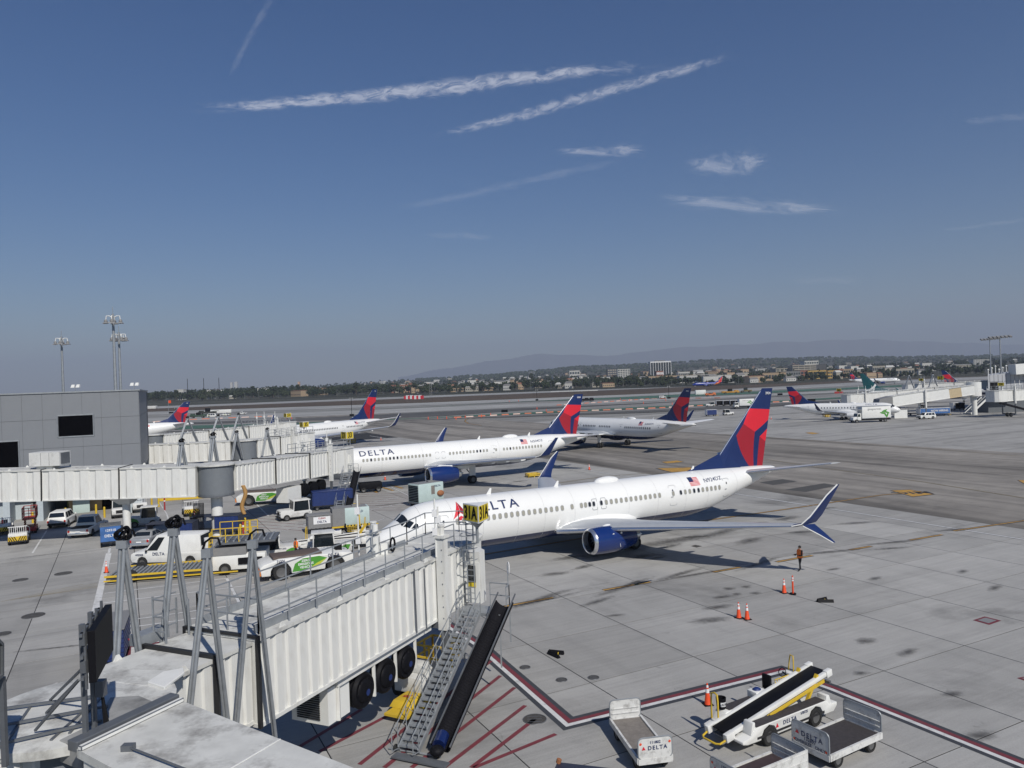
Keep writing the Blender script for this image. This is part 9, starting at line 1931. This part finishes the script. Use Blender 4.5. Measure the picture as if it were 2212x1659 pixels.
# ------------------------------------------------------------------ haze, contrails and clouds
hz = MB().box(-26500, 26500, -350, 25500, -60, 1300).build('haze', [], None, smooth=False)
hm_ = bpy.data.materials.new('haze_air'); hm_.use_nodes = True; n, l = hm_.node_tree.nodes, hm_.node_tree.links; n.clear(); ou = n.new('ShaderNodeOutputMaterial'); pv = n.new('ShaderNodeVolumePrincipled')
pv.inputs['Color'].default_value = (.66, .74, .9, 1); pv.inputs['Density'].default_value = HAZE; pv.inputs['Anisotropy'].default_value = .0; l.new(pv.outputs[0], ou.inputs['Volume']); hz.data.materials.clear(); hz.data.materials.append(hm_); setp(hz, kind='stuff')
def cloud_mat(name, dens, thr, sx_, sy_, seed):
 m_ = bpy.data.materials.new(name); m_.use_nodes = True; n, l = m_.node_tree.nodes, m_.node_tree.links; n.clear(); ou = n.new('ShaderNodeOutputMaterial'); tr = n.new('ShaderNodeBsdfTransparent'); tl = n.new('ShaderNodeBsdfTranslucent'); tl.inputs[0].default_value = (.95, .95, .95, 1); mx = n.new('ShaderNodeMixShader')
 uv = n.new('ShaderNodeUVMap'); uv.uv_map = 'UVMap'; sp = n.new('ShaderNodeSeparateXYZ'); l.new(uv.outputs[0], sp.inputs[0]); mp = n.new('ShaderNodeMapping'); mp.inputs['Scale'].default_value = (sx_, sy_, 1); mp.inputs['Location'].default_value = (seed, seed * .7, 0); l.new(uv.outputs[0], mp.inputs[0])
 nz = n.new('ShaderNodeTexNoise'); nz.inputs['Scale'].default_value = 1; nz.inputs['Detail'].default_value = 9; nz.inputs['Roughness'].default_value = .68; nz.inputs['Distortion'].default_value = .9; l.new(mp.outputs[0], nz.inputs['Vector'])
 def M(op, a, b_=None, c_=None):
  x = n.new('ShaderNodeMath'); x.operation = op
  for i, q in enumerate((a, b_, c_)):
   if q is None: continue
   if isinstance(q, (int, float)): x.inputs[i].default_value = q
   else: l.new(q, x.inputs[i])
  return x.outputs[0]
 def sm(s, a, b_, c_, d):
  x = n.new('ShaderNodeMapRange'); x.interpolation_type = 'SMOOTHSTEP'; x.inputs[1].default_value = a; x.inputs[2].default_value = b_; x.inputs[3].default_value = c_; x.inputs[4].default_value = d; l.new(s, x.inputs[0]); return x.outputs[0]
 va = M('ABSOLUTE', M('MULTIPLY_ADD', sp.outputs[1], 2.0, -1.0)); edge = sm(va, 0.0, 1.0, 1, 0); ends = M('MULTIPLY', sm(sp.outputs[0], 0, .28, 0, 1), sm(sp.outputs[0], .72, 1, 1, 0))
 sh = M('MULTIPLY', edge, ends); val = M('MULTIPLY', sm(M('MULTIPLY_ADD', sh, .24, nz.outputs[0]), thr, thr + .4, 0, 1), sm(sh, 0, .85, 0, 1)); val = M('MULTIPLY', val, dens); l.new(val, mx.inputs[0]); l.new(tr.outputs[0], mx.inputs[1]); l.new(tl.outputs[0], mx.inputs[2]); l.new(mx.outputs[0], ou.inputs[0]); return m_
def sky_ribbon(name, label, cat, top, bot, alt, m_):
 """quad strip lying level at height alt between an upper and a lower edge line"""
 n = 24; A, B_ = [], []
 for i in range(n + 1):
  x = lerp(top[0][0], top[-1][0], i / n); A.append(gr(x, interp(top, x), alt)); x2 = lerp(bot[0][0], bot[-1][0], i / n); B_.append(gr(x2, interp(bot, x2), alt))
 me = bpy.data.meshes.new(name); me.from_pydata([tuple(p) for p in A + B_], [], [(i, i + 1, n + 2 + i, n + 1 + i) for i in range(n)]); uvl = me.uv_layers.new(name='UVMap')
 for p in me.polygons:
  for li in p.loop_indices: vi = me.loops[li].vertex_index; uvl.data[li].uv = ((vi % (n + 1)) / n, 0 if vi > n else 1)
 me.materials.append(m_); o = place(name, me); setp(o, label, cat); o.visible_shadow = True; return o
C1 = cloud_mat('contrail_vapour_thick', .55, .5, 26, 3.2, 3); C2 = cloud_mat('contrail_vapour', .4, .5, 24, 3.2, 8); C3 = cloud_mat('thin_vapour', .1, .5, 10, 1.5, 5); C4 = cloud_mat('cloud_vapour', .32, .5, 5, 3.2, 1.3); C5 = cloud_mat('veil_vapour', .1, .5, 4, 1.6, 9)
sky_ribbon('contrail', 'thick white contrail, the upper one, running right from the upper left', 'contrail', [(290, 222), (560, 204), (800, 180), (1000, 152), (1250, 128), (1400, 118), (1520, 100)], [(290, 256), (560, 248), (800, 232), (1000, 216), (1250, 178), (1400, 170), (1520, 150)], 9000, C1)
sky_ribbon('contrail', 'second white contrail slanting up to the right below the thick one', 'contrail', [(860, 292), (1080, 240), (1300, 176), (1500, 122), (1670, 80)], [(860, 318), (1080, 282), (1300, 224), (1500, 164), (1670, 118)], 9200, C2)
sky_ribbon('contrail', 'faint contrail curving up toward the small hooked cloud', 'contrail', [(780, 452), (1000, 405), (1200, 360), (1380, 322), (1420, 312)], [(780, 478), (1000, 440), (1200, 394), (1380, 354), (1420, 344)], 8000, C3)
sky_ribbon('contrail', 'faint steep contrail near the top left', 'contrail', [(470, 190), (510, 100), (560, 10), (590, -40)], [(496, 200), (540, 110), (590, 20), (620, -40)], 8000, C3)
sky_ribbon('cloud', 'small bright hooked cloud right of centre', 'cloud', [(1180, 312), (1300, 308), (1360, 296), (1425, 300)], [(1180, 340), (1300, 346), (1360, 350), (1425, 344)], 7000, C4)
sky_ribbon('cloud', 'small wispy tufted cloud right of the hooked one', 'cloud', [(1460, 330), (1560, 308), (1620, 306), (1690, 318)], [(1460, 380), (1560, 398), (1620, 394), (1690, 360)], 7000, C4)
sky_ribbon('cloud', 'long thin streaked cloud below the wispy one', 'cloud', [(1380, 402), (1480, 404), (1640, 414), (1880, 438)], [(1380, 448), (1480, 460), (1640, 474), (1880, 474)], 7000, C4)
sky_ribbon('cloud', 'thin small streak in the middle of the sky', 'cloud', [(900, 498), (1000, 490), (1090, 508)], [(900, 518), (1000, 524), (1090, 522)], 6000, C5)
sky_ribbon('cloud', 'faint low streak near the right mountains', 'cloud', [(1690, 592), (1880, 584)], [(1690, 620), (1880, 620)], 5000, C5)
sky_ribbon('cloud', 'faint line of vapour leaving the right edge', 'cloud', [(2000, 494), (2100, 482), (2260, 456)], [(2000, 506), (2100, 498), (2260, 476)], 6000, C5)
sky_ribbon('cloud', 'faint veil at the upper right edge', 'cloud', [(2060, 250), (2260, 226)], [(2060, 280), (2260, 262)], 7000, C5)
